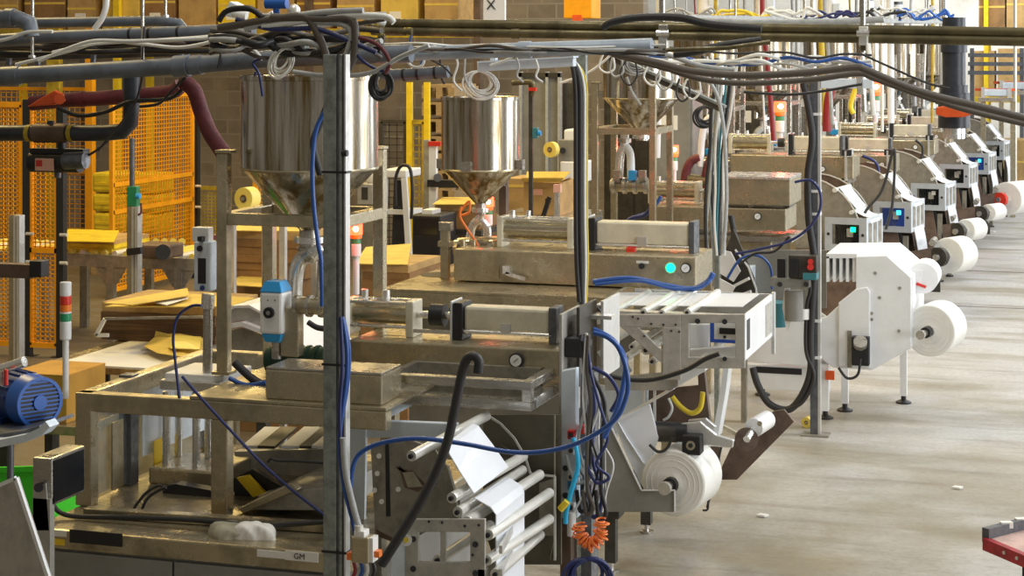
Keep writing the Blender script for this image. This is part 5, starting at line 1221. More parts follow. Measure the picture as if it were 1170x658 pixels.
# cluster of hoses on the service column
rg = random.Random(5)
mats = ['cable_white', 'cable_grey', 'rubber', 'cable_navy', 'cable_white', 'cable_brown', 'rubber', 'cable_white', 'cable_navy', 'cable_white', 'cable_navy', 'rubber', 'cable_white']
lb = ['white hose', 'grey hose', 'black hose', 'navy hose', 'white hose', 'brown wire', 'black hose', 'pale hose', 'navy hose', 'white hose', 'navy hose', 'black hose', 'pale hose']
tails = ['hanging nearest the service column panel', 'hanging beside the service column panel', 'looping low past the service column', 'bunched behind the red cap', 'crossing the bunch beside the red cap', 'from the plug above the service column', 'third from the service column panel',
         'curling back to the service column', 'tucked against the dark upright', 'curling widest beside the dark upright', 'falling straight behind the cyan tube', 'outermost of the bunch by the unwind plate', 'second outermost of the bunch by the unwind plate']
for k in range(13):
    x = 664 + k * 2.4; j = [rg.uniform(-5, 5) for _ in range(8)]
    pts = [(668 + j[0], 385 + j[1]), (667 + k * .8, 425), (x + j[2] * .8, 460), (x + j[3] * 1.4, 500), (x + j[4] * 1.6, 530)]
    if k % 3 == 1: pts += [(x + 8, 545), (x - 4 + j[5], 552), (x - 14, 540), (x - 20, 520)]
    elif k % 3 == 2: pts += [(x + j[5], 560), (x + 2, 575 + k), (x - 6, 582 + k), (x - 10, 560)]
    else: pts += [(x + j[5], 560), (x - 4 + j[6], 585)]
    C(pts, .0045 + .002 * (k % 3), mats[k], lb[k] + ' ' + tails[k], v=7.12 + .03 * (k % 5), name='hose', cat='hose')
C([(655, 500), (659, 515), (660, 535), (653, 560), (647, 585), (646, 598)], .010, 'cable_cyan', 'bright cyan tube on the service column', v=7.1, name='hose', cat='hose')
C([(640, 582), (648, 573)], .014, 'cable_yellow', 'short yellow tube end on the service column', v=7.08, name='hose', cat='hose')
C([(678, 376), (700, 388), (714, 410), (712, 440), (704, 470), (690, 500)], .010, 'cable_blue', 'blue hose arching from the connector block', v=7.0, name='hose', cat='hose')
C([(677, 418), (700, 430), (740, 434), (780, 424), (806, 410), (822, 404)], .012, 'rubber', 'black hose swinging from the service column to the square framed head', v=8.6, name='hose', cat='hose')
C([(677, 420), (695, 430), (705, 445), (706, 455), (698, 470)], .008, 'cable_navy', 'navy wire loop beside the blue arching hose', v=7.05)
C([(676, 346), (688, 358), (692, 372)], .007, 'rubber', 'black wire behind the connector block', v=9.3)
C([(768, 453), (778, 465), (790, 472), (800, 466), (803, 448)], .014, 'cable_yellow', 'yellow cable loop under the white chute', v=9.8)
C([(764, 455), (768, 466), (764, 476), (758, 480)], .007, 'cable_white', 'white wire with red plug under the white chute', v=9.75)
C([(742, 508), (752, 516), (762, 512), (768, 500)], .008, 'rubber', 'black motor lead drooping beside the full film roll', v=9.62)
C([(818, 490), (824, 505), (822, 520), (815, 550), (808, 580)], .007, 'rubber', 'black wire behind the full film roll', v=10.2)
C([(808, 555), (809, 580), (803, 583)], .006, 'rubber', 'thin black wire end near the floor by the full film roll', v=10.1)
C([(678, 322), (720, 318), (760, 326), (790, 330), (808, 322), (815, 312)], .016, 'cable_blue', 'blue hose along the front of the filler with green button', v=10.4, name='hose', cat='hose')
C([(680, 325), (730, 321), (770, 330), (800, 328), (812, 318)], .010, 'cable_blue', 'thinner blue hose along the front of the filler with green button', v=10.38, name='hose', cat='hose')
C([(712, 258), (726, 248), (742, 242), (752, 230), (755, 224)], .014, 'cable_blue', 'blue hose under the twin elbow pipe', v=14.0, name='hose', cat='hose')
C([(708, 264), (720, 250), (736, 246), (745, 236)], .016, 'cable_navy', 'navy hose under the twin elbow pipe', v=13.98, name='hose', cat='hose')
C([(527, 236), (526, 248), (534, 262), (543, 275), (548, 285)], .008, 'cable_orange', 'orange tube curling below the narrow hopper', v=10.8, name='hose', cat='hose')
C([(527, 240), (536, 230), (536, 242), (528, 246)], .008, 'cable_orange', 'small orange tube loop below the narrow hopper', v=10.85, name='hose', cat='hose')
C([(680, 350), (684, 355), (690, 345)], .006, 'rubber', 'short black wire by the top film', v=9.5)
C([(975, 130), (972, 120), (978, 100), (985, 85)], .03, 'cable_yellow', 'yellow hose hanging under the pale strut arm', v=21.5, name='hose', cat='hose')
C([(1046, 160), (1054, 168), (1052, 182), (1040, 190), (1028, 186), (1024, 172)], .016, 'rubber', 'black hose loop in front of the sixth filler', v=22.6, name='hose', cat='hose')
C([(985, 178), (1000, 185), (1004, 200), (996, 212), (980, 212)], .016, 'cable_navy', 'dark hose loop in front of the fifth filler', v=19.9, name='hose', cat='hose')
# orange spiral hose and blue hank near the floor
pts = []; n = 330; ctr = smooth_path([P(661, 600, v=6.95), P(664, 614, v=6.95), P(675, 622, v=6.95), P(686, 612, v=6.95), P(687, 594, v=6.95)], 20)
for i in range(n):
    f = i / (n - 1) * (len(ctr) - 1.001); k = int(f); p = ctr[k].lerp(ctr[k + 1], f - k); a = i * .60
    tg = (ctr[k + 1] - ctr[k]).normalized(); e1 = tg.cross(Vector((0, 1, 0))).normalized(); e2 = Vector((0, 1, 0))
    pts.append(p + e1 * ((.021 + .006 * math.sin(i * .13)) * math.cos(a)) + e2 * (.022 * math.sin(a)) + Vector((.006 * math.sin(i * .21), 0, .006 * math.cos(i * .17))))
MB().tube(pts, .0036, 6).build('spiral_hose', 'cable_orange', label='orange spiral air hose hanging low on the service column', cat='hose', recalc=False)
coil(P(672, 657, v=6.95), .064, 9, .006, 'cable_navy', 'dark blue hank of hose hanging below the orange spiral hose', squash=1.15)
# ================================================================= PACKING AREA ON THE LEFT AND BEHIND
def simple(name, label, cat, mb, m, bevel=.004, group=None): return mb.build(name, m, label=label, cat=cat, bevel=bevel, group=group)
# blue motor and white tray
vb = 5.75
t = thing('electric_motor', 'blue electric motor with slotted fan cover beside the signal tower', 'motor', P(20, 492, v=vb))
c1 = P(44, 461, v=vb); c0 = P(-40, 456, v=vb); ax = (Vector((1, -.55, 0))).normalized()
c1 = P(46, 460, v=vb); c0 = c1 - ax * .34
r = .090
MB().cyl(c0, c1 - ax * .07, r, 32).build('body', 'motor_blue', t)
MB().cyl(c1 - ax * .075, c1 - ax * .01, r * 1.04, 32, r2=r * .98).build('fan_cover', 'fan_blue', t)
MB().pipe(c1 - ax * .012, c1, r * .99, r * .86, 32).build('cover_rim', 'fan_blue', t)
MB().cyl(c1 - ax * .011, c1 - ax * .006, r * .87, 32).build('dark_inside', 'black', t)
e2 = Vector((0, 0, 1)); e1 = ax.cross(e2).normalized(); mb = MB()
for k in range(-5, 6):
    h = k * .0142; w_ = math.sqrt(max(0, (r * .86) ** 2 - h * h)); mb.bar(c1 - ax * .004 - e1 * w_ + e2 * h, c1 - ax * .004 + e1 * w_ + e2 * h, .005, .0055)
mb.build('slats', 'fan_blue', t); MB().cyl(c1 - ax * .006, c1 + ax * .003, .026, 20).build('hub', 'fan_blue', t)
for k in range(9):
    a = math.radians(-80 + k * 20); q = e1 * math.sin(a) * r + e2 * math.cos(a) * r
    MB().bar(c0 + q, c1 - ax * .09 + q, .008, .012).build('cooling_rib', 'motor_blue', t)
MB().box(c0.x + .03, c0.x + .16, c0.y - .2, c0.y - .08, c0.z - r - .02, c0.z - r + .03).build('foot', 'motor_blue', t)
t = thing('chrome_lever', 'chrome tube with red grip above the blue motor', 'lever', P(10, 430, v=5.6)); MB().tube(smooth_path([P(-20, 428, v=5.6), P(4, 421, v=5.6), P(28, 413, v=5.6)], 5), .018, 14).build('tube', 'steel_bright', t); MB().cyl(P(7, 422, v=5.56), P(7, 440, v=5.56), .008, 10).build('red_grip', 'red', t); MB().cyl(P(1, 424, v=5.56), P(1, 440, v=5.56), .009, 10).build('bolt', 'steel', t)
t = thing('curved_tray', 'white curved tray under the blue motor', 'tray', P(20, 525, v=5.5)); 
ribbon_w([P(-40, 512, v=5.5), P(0, 511, v=5.5), P(30, 505, v=5.5), P(48, 497, v=5.5), P(57, 488, v=5.5)], .06, .025).build('rim', 'panel_blue', t); ribbon_w([P(-40, 500, v=5.55), P(0, 500, v=5.55), P(28, 496, v=5.55), P(46, 490, v=5.55)], .22, .012).build('dark_liner', 'post_dark', t)
MB().cyl(P(12, 508, v=5.7), Vector((*P(12, 508, v=5.7).xy, 0)), .012).build('leg', 'post_dark', t); MB().cyl(P(-30, 508, v=5.7), Vector((*P(-30, 508, v=5.7).xy, 0)), .02).build('leg', 'post_dark', t); MB().box(P(-30, 508, v=5.7).x - .1, P(12, 508, v=5.7).x + .05, 5.6, 5.85, 0, .02).build('base', 'post_dark', t)
# grey board, green bin, screen
t = thing('grey_board', 'leaning pale grey board with white edge at the lower corner', 'board', P(10, 700, v=5.2))
MB().pprism([(-40, 572), (18, 546), (62, 680), (-40, 760)], 5.2, .02).build('panel', 'plate_light', t); strip_edge(t, [(-40, 572), (18, 546), (62, 680)], 5.19, .012, 'white_paint', 'white_edge')
MB().box(P(0, 600, v=5.25).x - .1, P(0, 600, v=5.25).x, 5.23, 5.27, 0, 1.3).build('stand', 'post_dark', t); MB().box(P(0, 600, v=5.25).x - .2, P(0, 600, v=5.25).x + .08, 5.1, 5.4, 0, .02).build('base', 'post_dark', t)
vg = 8.3; t = thing('storage_bin', 'bright green plastic bin behind the screen', 'bin', P(20, 600, v=vg))
MB().pprism([(-30, 537), (62, 534), (60, 600), (-30, 606)], vg, .03).build('front_side', 'bin_green', t, bevel=.004); MB().pprism([(60, 534), (62, 534), (60, 600), (58, 600)], vg + .03, .4).build('end_side', 'bin_green', t); MB().pprism([(-30, 595), (60, 592), (60, 600), (-30, 606)], vg + .03, .4).build('bottom', 'bin_green', t); MB().pprism([(-30, 537), (62, 534), (60, 600), (-30, 606)], vg + .43, .02).build('back_side', 'bin_green', t); MB().pprism([(-30, 535), (63, 532), (63, 538), (-30, 541)], vg - .015, .02).build('rim', 'bin_green', t)
zb_ = P(-30, 606, v=vg).z - .003; t = thing('bin_stool', 'dark low stool below the green bin', 'stool', P(20, 620, v=vg)); MB().box(U(-30, vg), U(58, vg), vg, vg + .45, zb_ - .04, zb_).build('seat', 'plate_dark', t)
for x in (-26, 50):
    for vv in (vg + .02, vg + .38): MB().box(U(x, vg), U(x, vg) + .04, vv, vv + .04, 0, zb_ - .04).build('leg', 'plate_dark', t)
vs = 6.08; t = thing('touch_screen', 'steel cased touch screen on a grey bracket at the end of the stained base cabinet', 'screen', P(48, 605, v=vs))
uA, uB = U(37, vs), U(59, vs); zA, zB_ = Z(48, 523, vs), Z(48, 578, vs)
MB().box(uA, uB, vs, vs + .24, zB_, zA).build('case', 'steel', t, bevel=.006); MB().box(uB - .002, uB + .003, vs + .012, vs + .228, zB_ + .012, zA - .012).build('display', 'screen', t)
MB().pprism([(38, 558), (52, 552), (56, 606), (36, 606)], vs - .012, .01).build('bracket_plate', 'plate_light', t); MB().cyl(P(44, 557, v=vs - .013), P(44, 557, v=vs - .03), .017, 16).build('knob', 'black', t)
MB().box(uA, uB + .02, vs - .012, vs + .1, 0, .03).build('base', 'plate_grey', t); MB().box(uA + .01, uB, vs - .012, vs + .02, .03, zB_ + .03).build('pedestal', 'plate_light', t)
# orange carton and work table
vt = 9.5; zt = Z(140, 421, vt)
t = thing('work_table', 'pale work table with cardboard sheet behind the guard frame', 'table', (U(150, vt), vt, 0))
MB().box(U(46, vt), U(300, vt), vt, vt + 1.5, zt - .04, zt).build('top', 'steel_deck', t, bevel=.004); MB().box(U(64, vt), U(236, vt), vt + .02, vt + 1.3, zt, zt + .006).build('mat', 'paper', t); MB().box(U(108, vt), U(200, vt), vt + .55, vt + .95, zt + .006, zt + .010).build('inset_plate', 'plate_light', t)
for x in (48, 290):
    for vv in (vt + .03, vt + 1.4): MB().box(U(x, vt), U(x, vt) + .06, vv, vv + .06, 0, zt - .04).build('leg', 'plate_dark', t)
for x, w_ in ((88, 14), (112, 12)): MB().pprism([(x, 425), (x + w_, 425), (x + w_, 470), (x, 470)], vt + .4, .02).build('under_panel', 'plate_dark', t)
vc2 = 8.95; t = thing('carton', 'orange brown carton behind the blue motor', 'carton', P(45, 482, v=vc2))
MB().pbox(12, 428, 76, 482, vc2, .42).build('box', 'card_orange', t, bevel=.004); MB().box(U(12, vc2), U(76, vc2), vc2, vc2 + .42, Z(44, 428, vc2), Z(44, 428, vc2) + .004).build('top_flap', 'card_orange', t); MB().pbox(66, 448, 71, 462, vc2 - .003, .003).build('tear_mark', 'paper', t)
zc = Z(44, 482, vc2); t = thing('low_bench', 'steel bench under the orange brown carton', 'bench', (U(50, vc2), vc2, 0)); MB().box(U(0, vc2), U(100, vc2), vc2 - .06, vc2 + .5, zc - .05, zc).build('top', 'steel_deck', t, bevel=.004)
for x in (4, 90):
    for vv in (vc2 - .04, vc2 + .42): MB().box(U(x, vc2), U(x, vc2) + .05, vv, vv + .05, 0, zc - .05).build('leg', 'plate_dark', t)
# cardboard blanks
def blank_stack(label, v, near, depth, top_sheets, m='card_layers'):
    x0, y0, x1, y1 = near; t = thing('cardboard_stack', label, 'cardboard', P((x0 + x1) / 2, y1, v=v))
    u0, u1, z0, z1 = U(x0, v), U(x1, v), Z((x0 + x1) / 2, y1, v), Z((x0 + x1) / 2, y0, v); n = max(3, int((z1 - z0) / .05)); rg = random.Random(int(x0 + y0))
    for k in range(n):
        a, b = z0 + (z1 - z0) * k / n, z0 + (z1 - z0) * (k + 1) / n; j = rg.uniform(-.015, .015)
        MB().box(u0 + j, u1 + j, v + rg.uniform(0, .02), v + depth, a + .001, b).build('layer', m if k < n - 1 else 'card', t)
    for pts, c, dz in top_sheets:
        q = [P(x, y, z=z1 + .004 + dz) for x, y in pts]; MB().prism(q, (0, 0, .006)).build('sheet', c, t)
    return t
blank_stack('dark layered stack of flattened cartons on the pale work table', 10.35, (116, 348, 246, 391.5), .62, [([(118, 347), (214, 330), (216, 338), (150, 349)], 'card_yellow', .05), ([(120, 351), (190, 335), (290, 341), (262, 351)], 'card_yellow', .01), ([(175, 346), (205, 339), (215, 341), (190, 349)], 'paper', .03)])
t = thing('sheet_holder', 'small pale angled frame by the dark stack of flattened cartons', 'frame', P(112, 384, v=9.9)); MB().bar(P(110, 383, v=9.95), P(120, 364, v=9.95), .02, .02).build('side_bar', 'roller', t); MB().bar(P(110, 383, v=9.95), P(124, 383, v=9.95), .02, .02).build('bottom_bar', 'roller', t); MB().bar(P(120, 364, v=9.95), P(232, 362, v=9.95), .015, .015).build('top_bar', 'plate_grey', t)
t = thing('paper_sheets', 'crumpled pale yellow paper sheets lying on the work table', 'paper', P(200, 400, z=zt + .01)); rg = random.Random(2)
for pts, h in (([(165, 399), (180, 381), (205, 384), (232, 388), (236, 402), (212, 410), (180, 405)], .03), ([(175, 392), (178, 379), (192, 386), (230, 386), (228, 400), (196, 398)], .07)):
    q = [(P(x, y, z=zt + .012 + h) if y > 394 else P(x, y, v=10.24 + rg.uniform(-.05, .03))) + Vector((0, 0, rg.uniform(-.005, .02))) for x, y in pts]; c = sum(q, Vector()) / len(q) + Vector((0, 0, .03)); vs = q + [c]; n = len(q)
    MB().add(vs + [p - Vector((0, 0, .004)) for p in vs], [(i, (i + 1) % n, n) for i in range(n)] + [(n + 1 + (i + 1) % n, n + 1 + i, 2 * n + 1) for i in range(n)] + [(i, n + 1 + i, n + 1 + (i + 1) % n, (i + 1) % n) for i in range(n)]).build('sheet', 'tape' if h > .05 else 'card_yellow', t)
blank_stack('brown stack of flattened cartons behind the stand of the biggest hopper', 12.3, (262, 265, 345, 318), .55, [([(258, 264), (272, 258), (346, 258), (345, 265)], 'card_yellow', .0)], 'card_dark')
t = thing('pallet_block', 'pile base under the brown stack of flattened cartons', 'box', P(300, 420, v=12.3)); MB().box(U(262, 12.3), U(345, 12.3), 12.3, 12.85, 0, Z(303, 318, 12.3)).build('base', 'card_dark', t, bevel=.004); MB().prism([P(256, 326, z=Z(303, 318, 12.3) + .0), P(282, 312, z=Z(303, 318, 12.3)), P(318, 314, z=Z(303, 318, 12.3)), P(310, 329, z=Z(303, 318, 12.3))], (0, 0, .006)).build('loose_sheet', 'card_yellow', t)
vz = 12.4; blank_stack('flat carton stack with clean yellow top beyond the lit signal tower', vz, (412, 303, 466, 345), .7, [([(405, 302), (418, 283), (470, 279), (466, 303)], 'card_yellow', .0)], 'card_dark')
t = thing('carton_pedestal', 'dark box carrying the flat carton stack beyond the signal tower', 'box', P(440, 400, v=vz)); MB().box(U(412, vz), U(466, vz), vz, vz + .7, 0, Z(440, 345, vz)).build('case', 'card_dark', t, bevel=.004)
blank_stack('small brown carton stack with yellow sheet left of the narrow hopper tip', 14.5, (498, 234, 546, 262), .5, [([(494, 234), (506, 226), (548, 226), (546, 234)], 'card_yellow', .0)], 'card_dark')
t = thing('carton_trolley', 'dark trolley below the small brown carton stack', 'trolley', P(520, 330, v=14.5)); MB().box(U(490, 14.5), U(552, 14.5), 14.45, 15.1, Z(520, 268, 14.5), Z(520, 262, 14.5)).build('deck', 'plate_dark', t)
for x in (492, 546):
    for vv in (14.48, 15.0): MB().box(U(x, 14.5), U(x, 14.5) + .05, vv, vv + .05, 0, Z(520, 268, 14.5)).build('leg', 'plate_dark', t)
# white chute
vh = 8.6; t = thing('curved_chute', 'white curved sheet metal chute behind the rotary actuator', 'chute', P(300, 420, v=vh))
ribbon_w([P(x, y, v=vh) for x, y in ((254, 362), (266, 352), (284, 351), (304, 362), (330, 382), (350, 400), (374, 424))], .5, .012).build('slide', 'white_plastic', t); ribbon_w([P(x, y, v=vh - .03) for x, y in ((258, 376), (276, 373), (300, 382), (330, 402), (352, 418))], .05, .022).build('lower_lip', 'white_plastic', t); MB().pprism([(258, 378), (276, 375), (300, 384), (330, 404), (352, 420), (258, 420)], vh, .02).build('side_sheet', 'plate_grey', t); MB().pprism([(258, 352), (290, 352), (352, 404), (352, 412), (300, 374), (276, 366), (258, 370)], vh + .02, .01).build('inner_sheet', 'plate_light', t)
for x in (260, 348): MB().box(U(x, vh), U(x, vh) + .04, vh + .02, vh + .06, 0, Z(x, 418, vh)).build('leg', 'steel_warm', t)
# tape on a shelf
vt2 = 11.0; t = thing('side_shelf', 'pale steel shelf carrying the yellow tape roll', 'shelf', P(295, 250, v=vt2)); zs = Z(295, 243, vt2); MB().box(U(258, vt2), U(326, vt2), vt2, vt2 + .6, zs - .03, zs).build('top', 'aluminium', t, bevel=.003)
for x in (260, 318):
    for vv in (vt2 + .01, vt2 + .52): MB().box(U(x, vt2), U(x, vt2) + .04, vv, vv + .04, 0, zs - .03).build('leg', 'aluminium', t)
def tape_roll(label, x, y, v, r, w=.05, z=None):
    c = P(x, y, v=v)
    if z is not None: c.z = z + r
    t = thing('tape_roll', label, 'tape', c - Vector((0, 0, r))); MB().pipe(c, c + Vector((.02, w, 0)), r, r * .36, 32).build('wound_tape', 'tape', t); MB().pipe(c + Vector((0, -.003, 0)), c + Vector((.02, w + .003, 0)), r * .37, r * .28, 24).build('core', 'card_dark', t)
    MB().cyl(c + Vector((0, -.01, 0)), c + Vector((0, w, 0)), r * .2, 16).build('spindle', 'steel_warm', t); return t
tape_roll('wide roll of yellow tape standing on the pale steel shelf', 278, 227, vt2 + .15, .074, .09, zs)
# roller conveyor, guards, pallet goods
vcv = 15.6; zc = .82; t = thing('roller_conveyor', 'long roller conveyor behind the orange mesh guards', 'conveyor', (U(140, vcv), vcv, 0))
ua, ub = U(-60, vcv), U(232, vcv)
MB().box(ua, ub, vcv, vcv + .05, zc - .12, zc - .01).build('side_rail', 'plate_grey', t); MB().box(ua, ub, vcv + .75, vcv + .8, zc - .12, zc + .02).build('side_rail', 'plate_grey', t)
n = int((ub - ua) / .115)
for k in range(min(n, 60)): MB().cyl((ua + .06 + k * .115, vcv + .05, zc), (ua + .06 + k * .115, vcv + .75, zc), .03, 10).build('roller', 'tape' if k % 3 else 'roller', t)
for k in range(4):
    uu = ua + .3 + k * (ub - ua - .6) / 3; MB().box(uu, uu + .08, vcv + .0, vcv + .06, 0, zc - .12).build('leg', 'plate_grey', t); MB().pprism([(0, 0)] * 3, vcv, .01) if False else None
    MB().box(uu, uu + .08, vcv + .74, vcv + .8, 0, zc - .12).build('leg', 'plate_grey', t); MB().prism([(uu - .12, vcv + .01, zc - .12), (uu + .2, vcv + .01, zc - .12), (uu + .1, vcv + .01, zc - .28), (uu - .02, vcv + .01, zc - .28)], (0, .03, 0)).build('knee_plate', 'plate_grey', t)
t = thing('conveyor_drive', 'dark drive unit with pale rollers on the conveyor beside the aluminium post', 'drive', P(182, 290, v=15.2)); MB().pbox(150, 280, 190, 296, 15.2, .35).build('body', 'plate_brown', t, bevel=.02); MB().cyl(P(186, 288, v=15.15), P(186, 288, v=15.5), .07, 16).build('wheel', 'black', t)
for k in range(6): MB().cyl(P(158 + k * 10, 276, v=16.5), P(158 + k * 10, 276, v=16.8), .035, 10).build('top_roller', 'tape', t)
def mesh_guard(label, p0, p1, z0, z1, post=None, group=None, pitch=.05, mid=(), m='guard_orange'):
    """orange framed wire mesh panel between two floor points"""
    p0, p1 = Vector((*p0, 0)), Vector((*p1, 0)); d = (p1 - p0); L = d.length; d.normalize(); t = thing('mesh_guard', label, 'guard', (p0 + p1) / 2, group); Zv = Vector((0, 0, 1)); w = .045
    for q in (p0, p1): MB().bar(q + Zv * z0, q + Zv * z1, w, w).build('frame_post', m, t)
    for z in (z0, z1) + tuple(mid): MB().bar(p0 + Zv * z, p1 + Zv * z, w, w).build('frame_rail', m, t)
    mb = MB(); k = 1
    while k * pitch < L: mb.bar(p0 + d * k * pitch + Zv * z0, p0 + d * k * pitch + Zv * z1, .010, .010); k += 1
    k = 1
    while z0 + k * pitch * .8 < z1: mb.bar(p0 + Zv * (z0 + k * pitch * .8), p1 + Zv * (z0 + k * pitch * .8), .010, .010); k += 1
    mb.build('wire_mesh', m, t)
    for f in (post or ()):
        q = p0 + d * (f * L); MB().bar(q, q + Zv * (z1 + .05), .07, .07).build('dark_post', 'black_post', t); MB().bar(q - d * .09, q + d * .09, .09, .012).build('foot', 'black_post', t)
        for z in (z0 + .75, z0 + 1.0): MB().cyl(q + Zv * z + Vector((.02, -.06, 0)), q + Zv * z + Vector((.09, -.06, 0)), .015, 8).build('clip', 'roller', t)
    return t
vgd = 14.7
mesh_guard('orange mesh guard panel at the edge, behind the blue motor', (U(-40, vgd), vgd), (U(26, vgd), vgd), .1, 2.25)
mesh_guard('narrow orange mesh guard panel between two black posts', (U(35, vgd), vgd), (U(66, vgd), vgd), .1, 2.25, post=(-.1, 1.14), mid=(.95,))
mesh_guard('orange mesh guard panel standing end on beside the black post and block wall', (-10.26, 18.2), (-10.26, 20.1), .1, 2.2, post=(1.06,), mid=(.95, 1.25), pitch=.06)
mesh_guard('orange mesh guard half hidden behind the cone of the biggest hopper', (U(292, 17), 17), (U(330, 17), 17), .9, 1.75)
mesh_guard('orange mesh guard across the rear of the packing cell', (U(-40, 21.9), 21.9), (U(100, 21.9), 21.9), .1, 2.2, mid=(1.1,), pitch=.08)
mesh_guard('low brown mesh barrier in front of the block wall', (U(212, 20.5), 20.5), (U(262, 20.5), 20.5), .35, 1.05, m='yellow_dull')
for x, w_, lbl in ((60, 14, 'yellow steel column behind the narrow orange guard'), (101, 8, 'slim yellow steel column beside the yellow wrapped cartons')):
    t = thing('steel_column', lbl, 'column', (U(x, 21.5), 21.5, 0)); MB().box(U(x - w_ / 2, 21.5), U(x + w_ / 2, 21.5), 21.5, 21.6, 0, 3.0).build('shaft', 'guard_orange' if w_ < 10 else 'yellow_dull', t); MB().box(U(x - w_, 21.5), U(x + w_, 21.5), 21.4, 21.7, 0, .02).build('base_plate', 'plate_dark', t)
t = thing('dark_column', 'dark column standing left of the yellow wrapped cartons', 'column', (U(94, 22), 22, 0)); MB().box(U(91, 22), U(98, 22), 22, 22.1, 0, 2.6).build('shaft', 'post_dark', t); MB().box(U(89, 22), U(100, 22), 21.95, 22.15, 0, .02).build('base_plate', 'post_dark', t)
# pallet with yellow wrapped cartons
vp_ = 20.0; zp = Z(140, 266, vp_); t = thing('pallet_stand', 'wooden pallet stand under the yellow wrapped cartons', 'pallet', (U(140, vp_), vp_, 0))
for k in range(5): MB().box(U(103, vp_), U(182, vp_), vp_ + k * .22, vp_ + k * .22 + .14, zp - .03, zp).build('board', 'wood', t)
for x in (104, 140, 176): MB().box(U(x, vp_), U(x, vp_) + .08, vp_, vp_ + 1.02, 0, zp - .03).build('bearer', 'wood', t)
rg = random.Random(9); names = [['near corner', 'middle', 'end'], ['near corner', 'middle', 'end'], ['near corner', 'middle', 'end']]
zrow = [Z(140, y, vp_) for y in (266, 243, 221, 197)]
for r_ in range(3):
    for k in range(2):
        x0, x1 = (105, 142) if k == 0 else (143.5, 178)
        t = thing('wrapped_carton', f"yellow shrink wrapped carton, {('bottom', 'middle', 'top')[r_]} of the {('stack beside the slim yellow column', 'stack behind the aluminium post')[k]}", 'carton', P((x0 + x1) / 2, 266, v=vp_), 'yellow wrapped cartons on the pallet'); j = rg.uniform(-.015, .015)
        mb = MB().box(U(x0, vp_) + j, U(x1, vp_) + j, vp_ + .02, vp_ + .5, zrow[r_] + .003, zrow[r_ + 1] - .012); mb.build('block', 'yellow_wrap', t, bevel=.035); MB().box(U(x0, vp_) + j + .04, U(x1, vp_) + j - .04, vp_ + .012, vp_ + .03, zrow[r_] + .09, zrow[r_] + .12).build('band', 'yellow', t)
blank_stack('bright yellow stack of slip sheets lying on the conveyor', 15.7, (70, 274, 128, 288), .7, [([(68, 276), (78, 262), (136, 264), (130, 277)], 'yellow_wrap', .0)], 'yellow_wrap')
# aluminium posts
for x, y0, y1, v, lbl in ((17, 246, 395, 11.6, 'aluminium profile post in front of the orange guard at the edge'), (152, 236, 335, 12.6, 'aluminium profile post with green sensor box on top')):
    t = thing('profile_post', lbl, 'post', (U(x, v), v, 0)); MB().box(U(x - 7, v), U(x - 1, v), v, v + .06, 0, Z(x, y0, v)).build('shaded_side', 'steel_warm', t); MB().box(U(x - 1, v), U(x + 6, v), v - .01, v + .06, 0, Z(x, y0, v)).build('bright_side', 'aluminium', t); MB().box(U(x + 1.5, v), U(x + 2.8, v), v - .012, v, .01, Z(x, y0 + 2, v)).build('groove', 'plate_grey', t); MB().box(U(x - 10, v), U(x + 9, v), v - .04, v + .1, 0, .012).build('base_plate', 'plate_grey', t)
    if x > 100:
        MB().pbox(145, 213, 156, 236, v, .06).build('sensor_box', 'green', t, bevel=.006); MB().cyl(P(160, 224, v=v), P(156, 224, v=v), .022, 14).build('blue_knob', 'valve_blue', t); MB().cyl(P(151, 213, v=v + .03), P(151, 158, v=v + .03), .02, 12).build('pole', 'post_dark', t); MB().tube(smooth_path([P(161, 232, v=v), P(161, 243, v=v), P(156, 246, v=v)], 5), .008).build('lead', 'hose_maroon', t)
        MB().bar(P(146, 288, v=v - .04), P(162, 286, v=v - .04), .04, .05).build('clamp', 'black', t)
t = thing('brown_arm', 'rusty square arm with black end cap in front of the orange guards', 'arm', P(20, 318, v=8.0)); MB().pbox(-40, 301, 36, 317, 8.0, .06).build('tube', 'plate_brown', t, bevel=.004); MB().pbox(33, 298, 47, 317, 7.99, .08).build('end_cap', 'black', t, bevel=.006)
MB().box(U(-38, 8), U(-28, 8), 8.0, 8.06, 0, Z(-30, 317, 8)).build('post', 'plate_brown', t)
t = thing('hanging_motor', 'black gear motor with cream label hanging below the yellow banded pipe', 'motor', P(64, 198, v=7.8)); MB().cyl(P(36, 185, v=7.8), P(92, 186, v=7.8), .048, 20).build('body', 'black', t); MB().cyl(P(74, 184, v=7.75), P(98, 183, v=7.75), .04, 18).build('gear_head', 'post_dark', t); MB().pbox(40, 181, 61, 195, 7.742, .006).build('label_plate', 'label_pink', t); MB().pbox(41, 183, 48, 190, 7.74, .003).build('red_mark', 'red', t); MB().cyl(P(66, 190, v=7.8), P(66, 203, v=7.8), .016, 12).build('shaft', 'post_dark', t); MB().cyl(P(70, 160, v=7.8), P(70, 182, v=7.8), .018, 12).build('hanger', 'black', t); MB().pbox(34, 170, 95, 178, 7.78, .06).build('bracket', 'black', t)
cable([(92, 182, 7.78), (110, 172, 7.78), (124, 160, 7.78), (140, 145, 7.78)], .006, 'rubber', 'thin black lead from the hanging gear motor up to the drop pipe')
cable([(66, 123, 7.7), (90, 132, 7.7), (120, 128, 7.7), (150, 116, 7.7), (195, 112, 7.7), (215, 92, 7.7)], .010, 'rubber', 'black hose swagged under the maroon hose', name='hose', cat='hose')
cable([(160, 122, 7.65), (182, 118, 7.65), (196, 104, 7.65), (212, 88, 7.65)], .007, 'rubber', 'thin black hose loop beside the drop pipe', name='hose', cat='hose')
cable([(292, 82, 7.4), (290, 100, 7.4), (293, 116, 7.4)], .006, 'cable_navy', 'navy wire hanging in front of the biggest hopper rim')

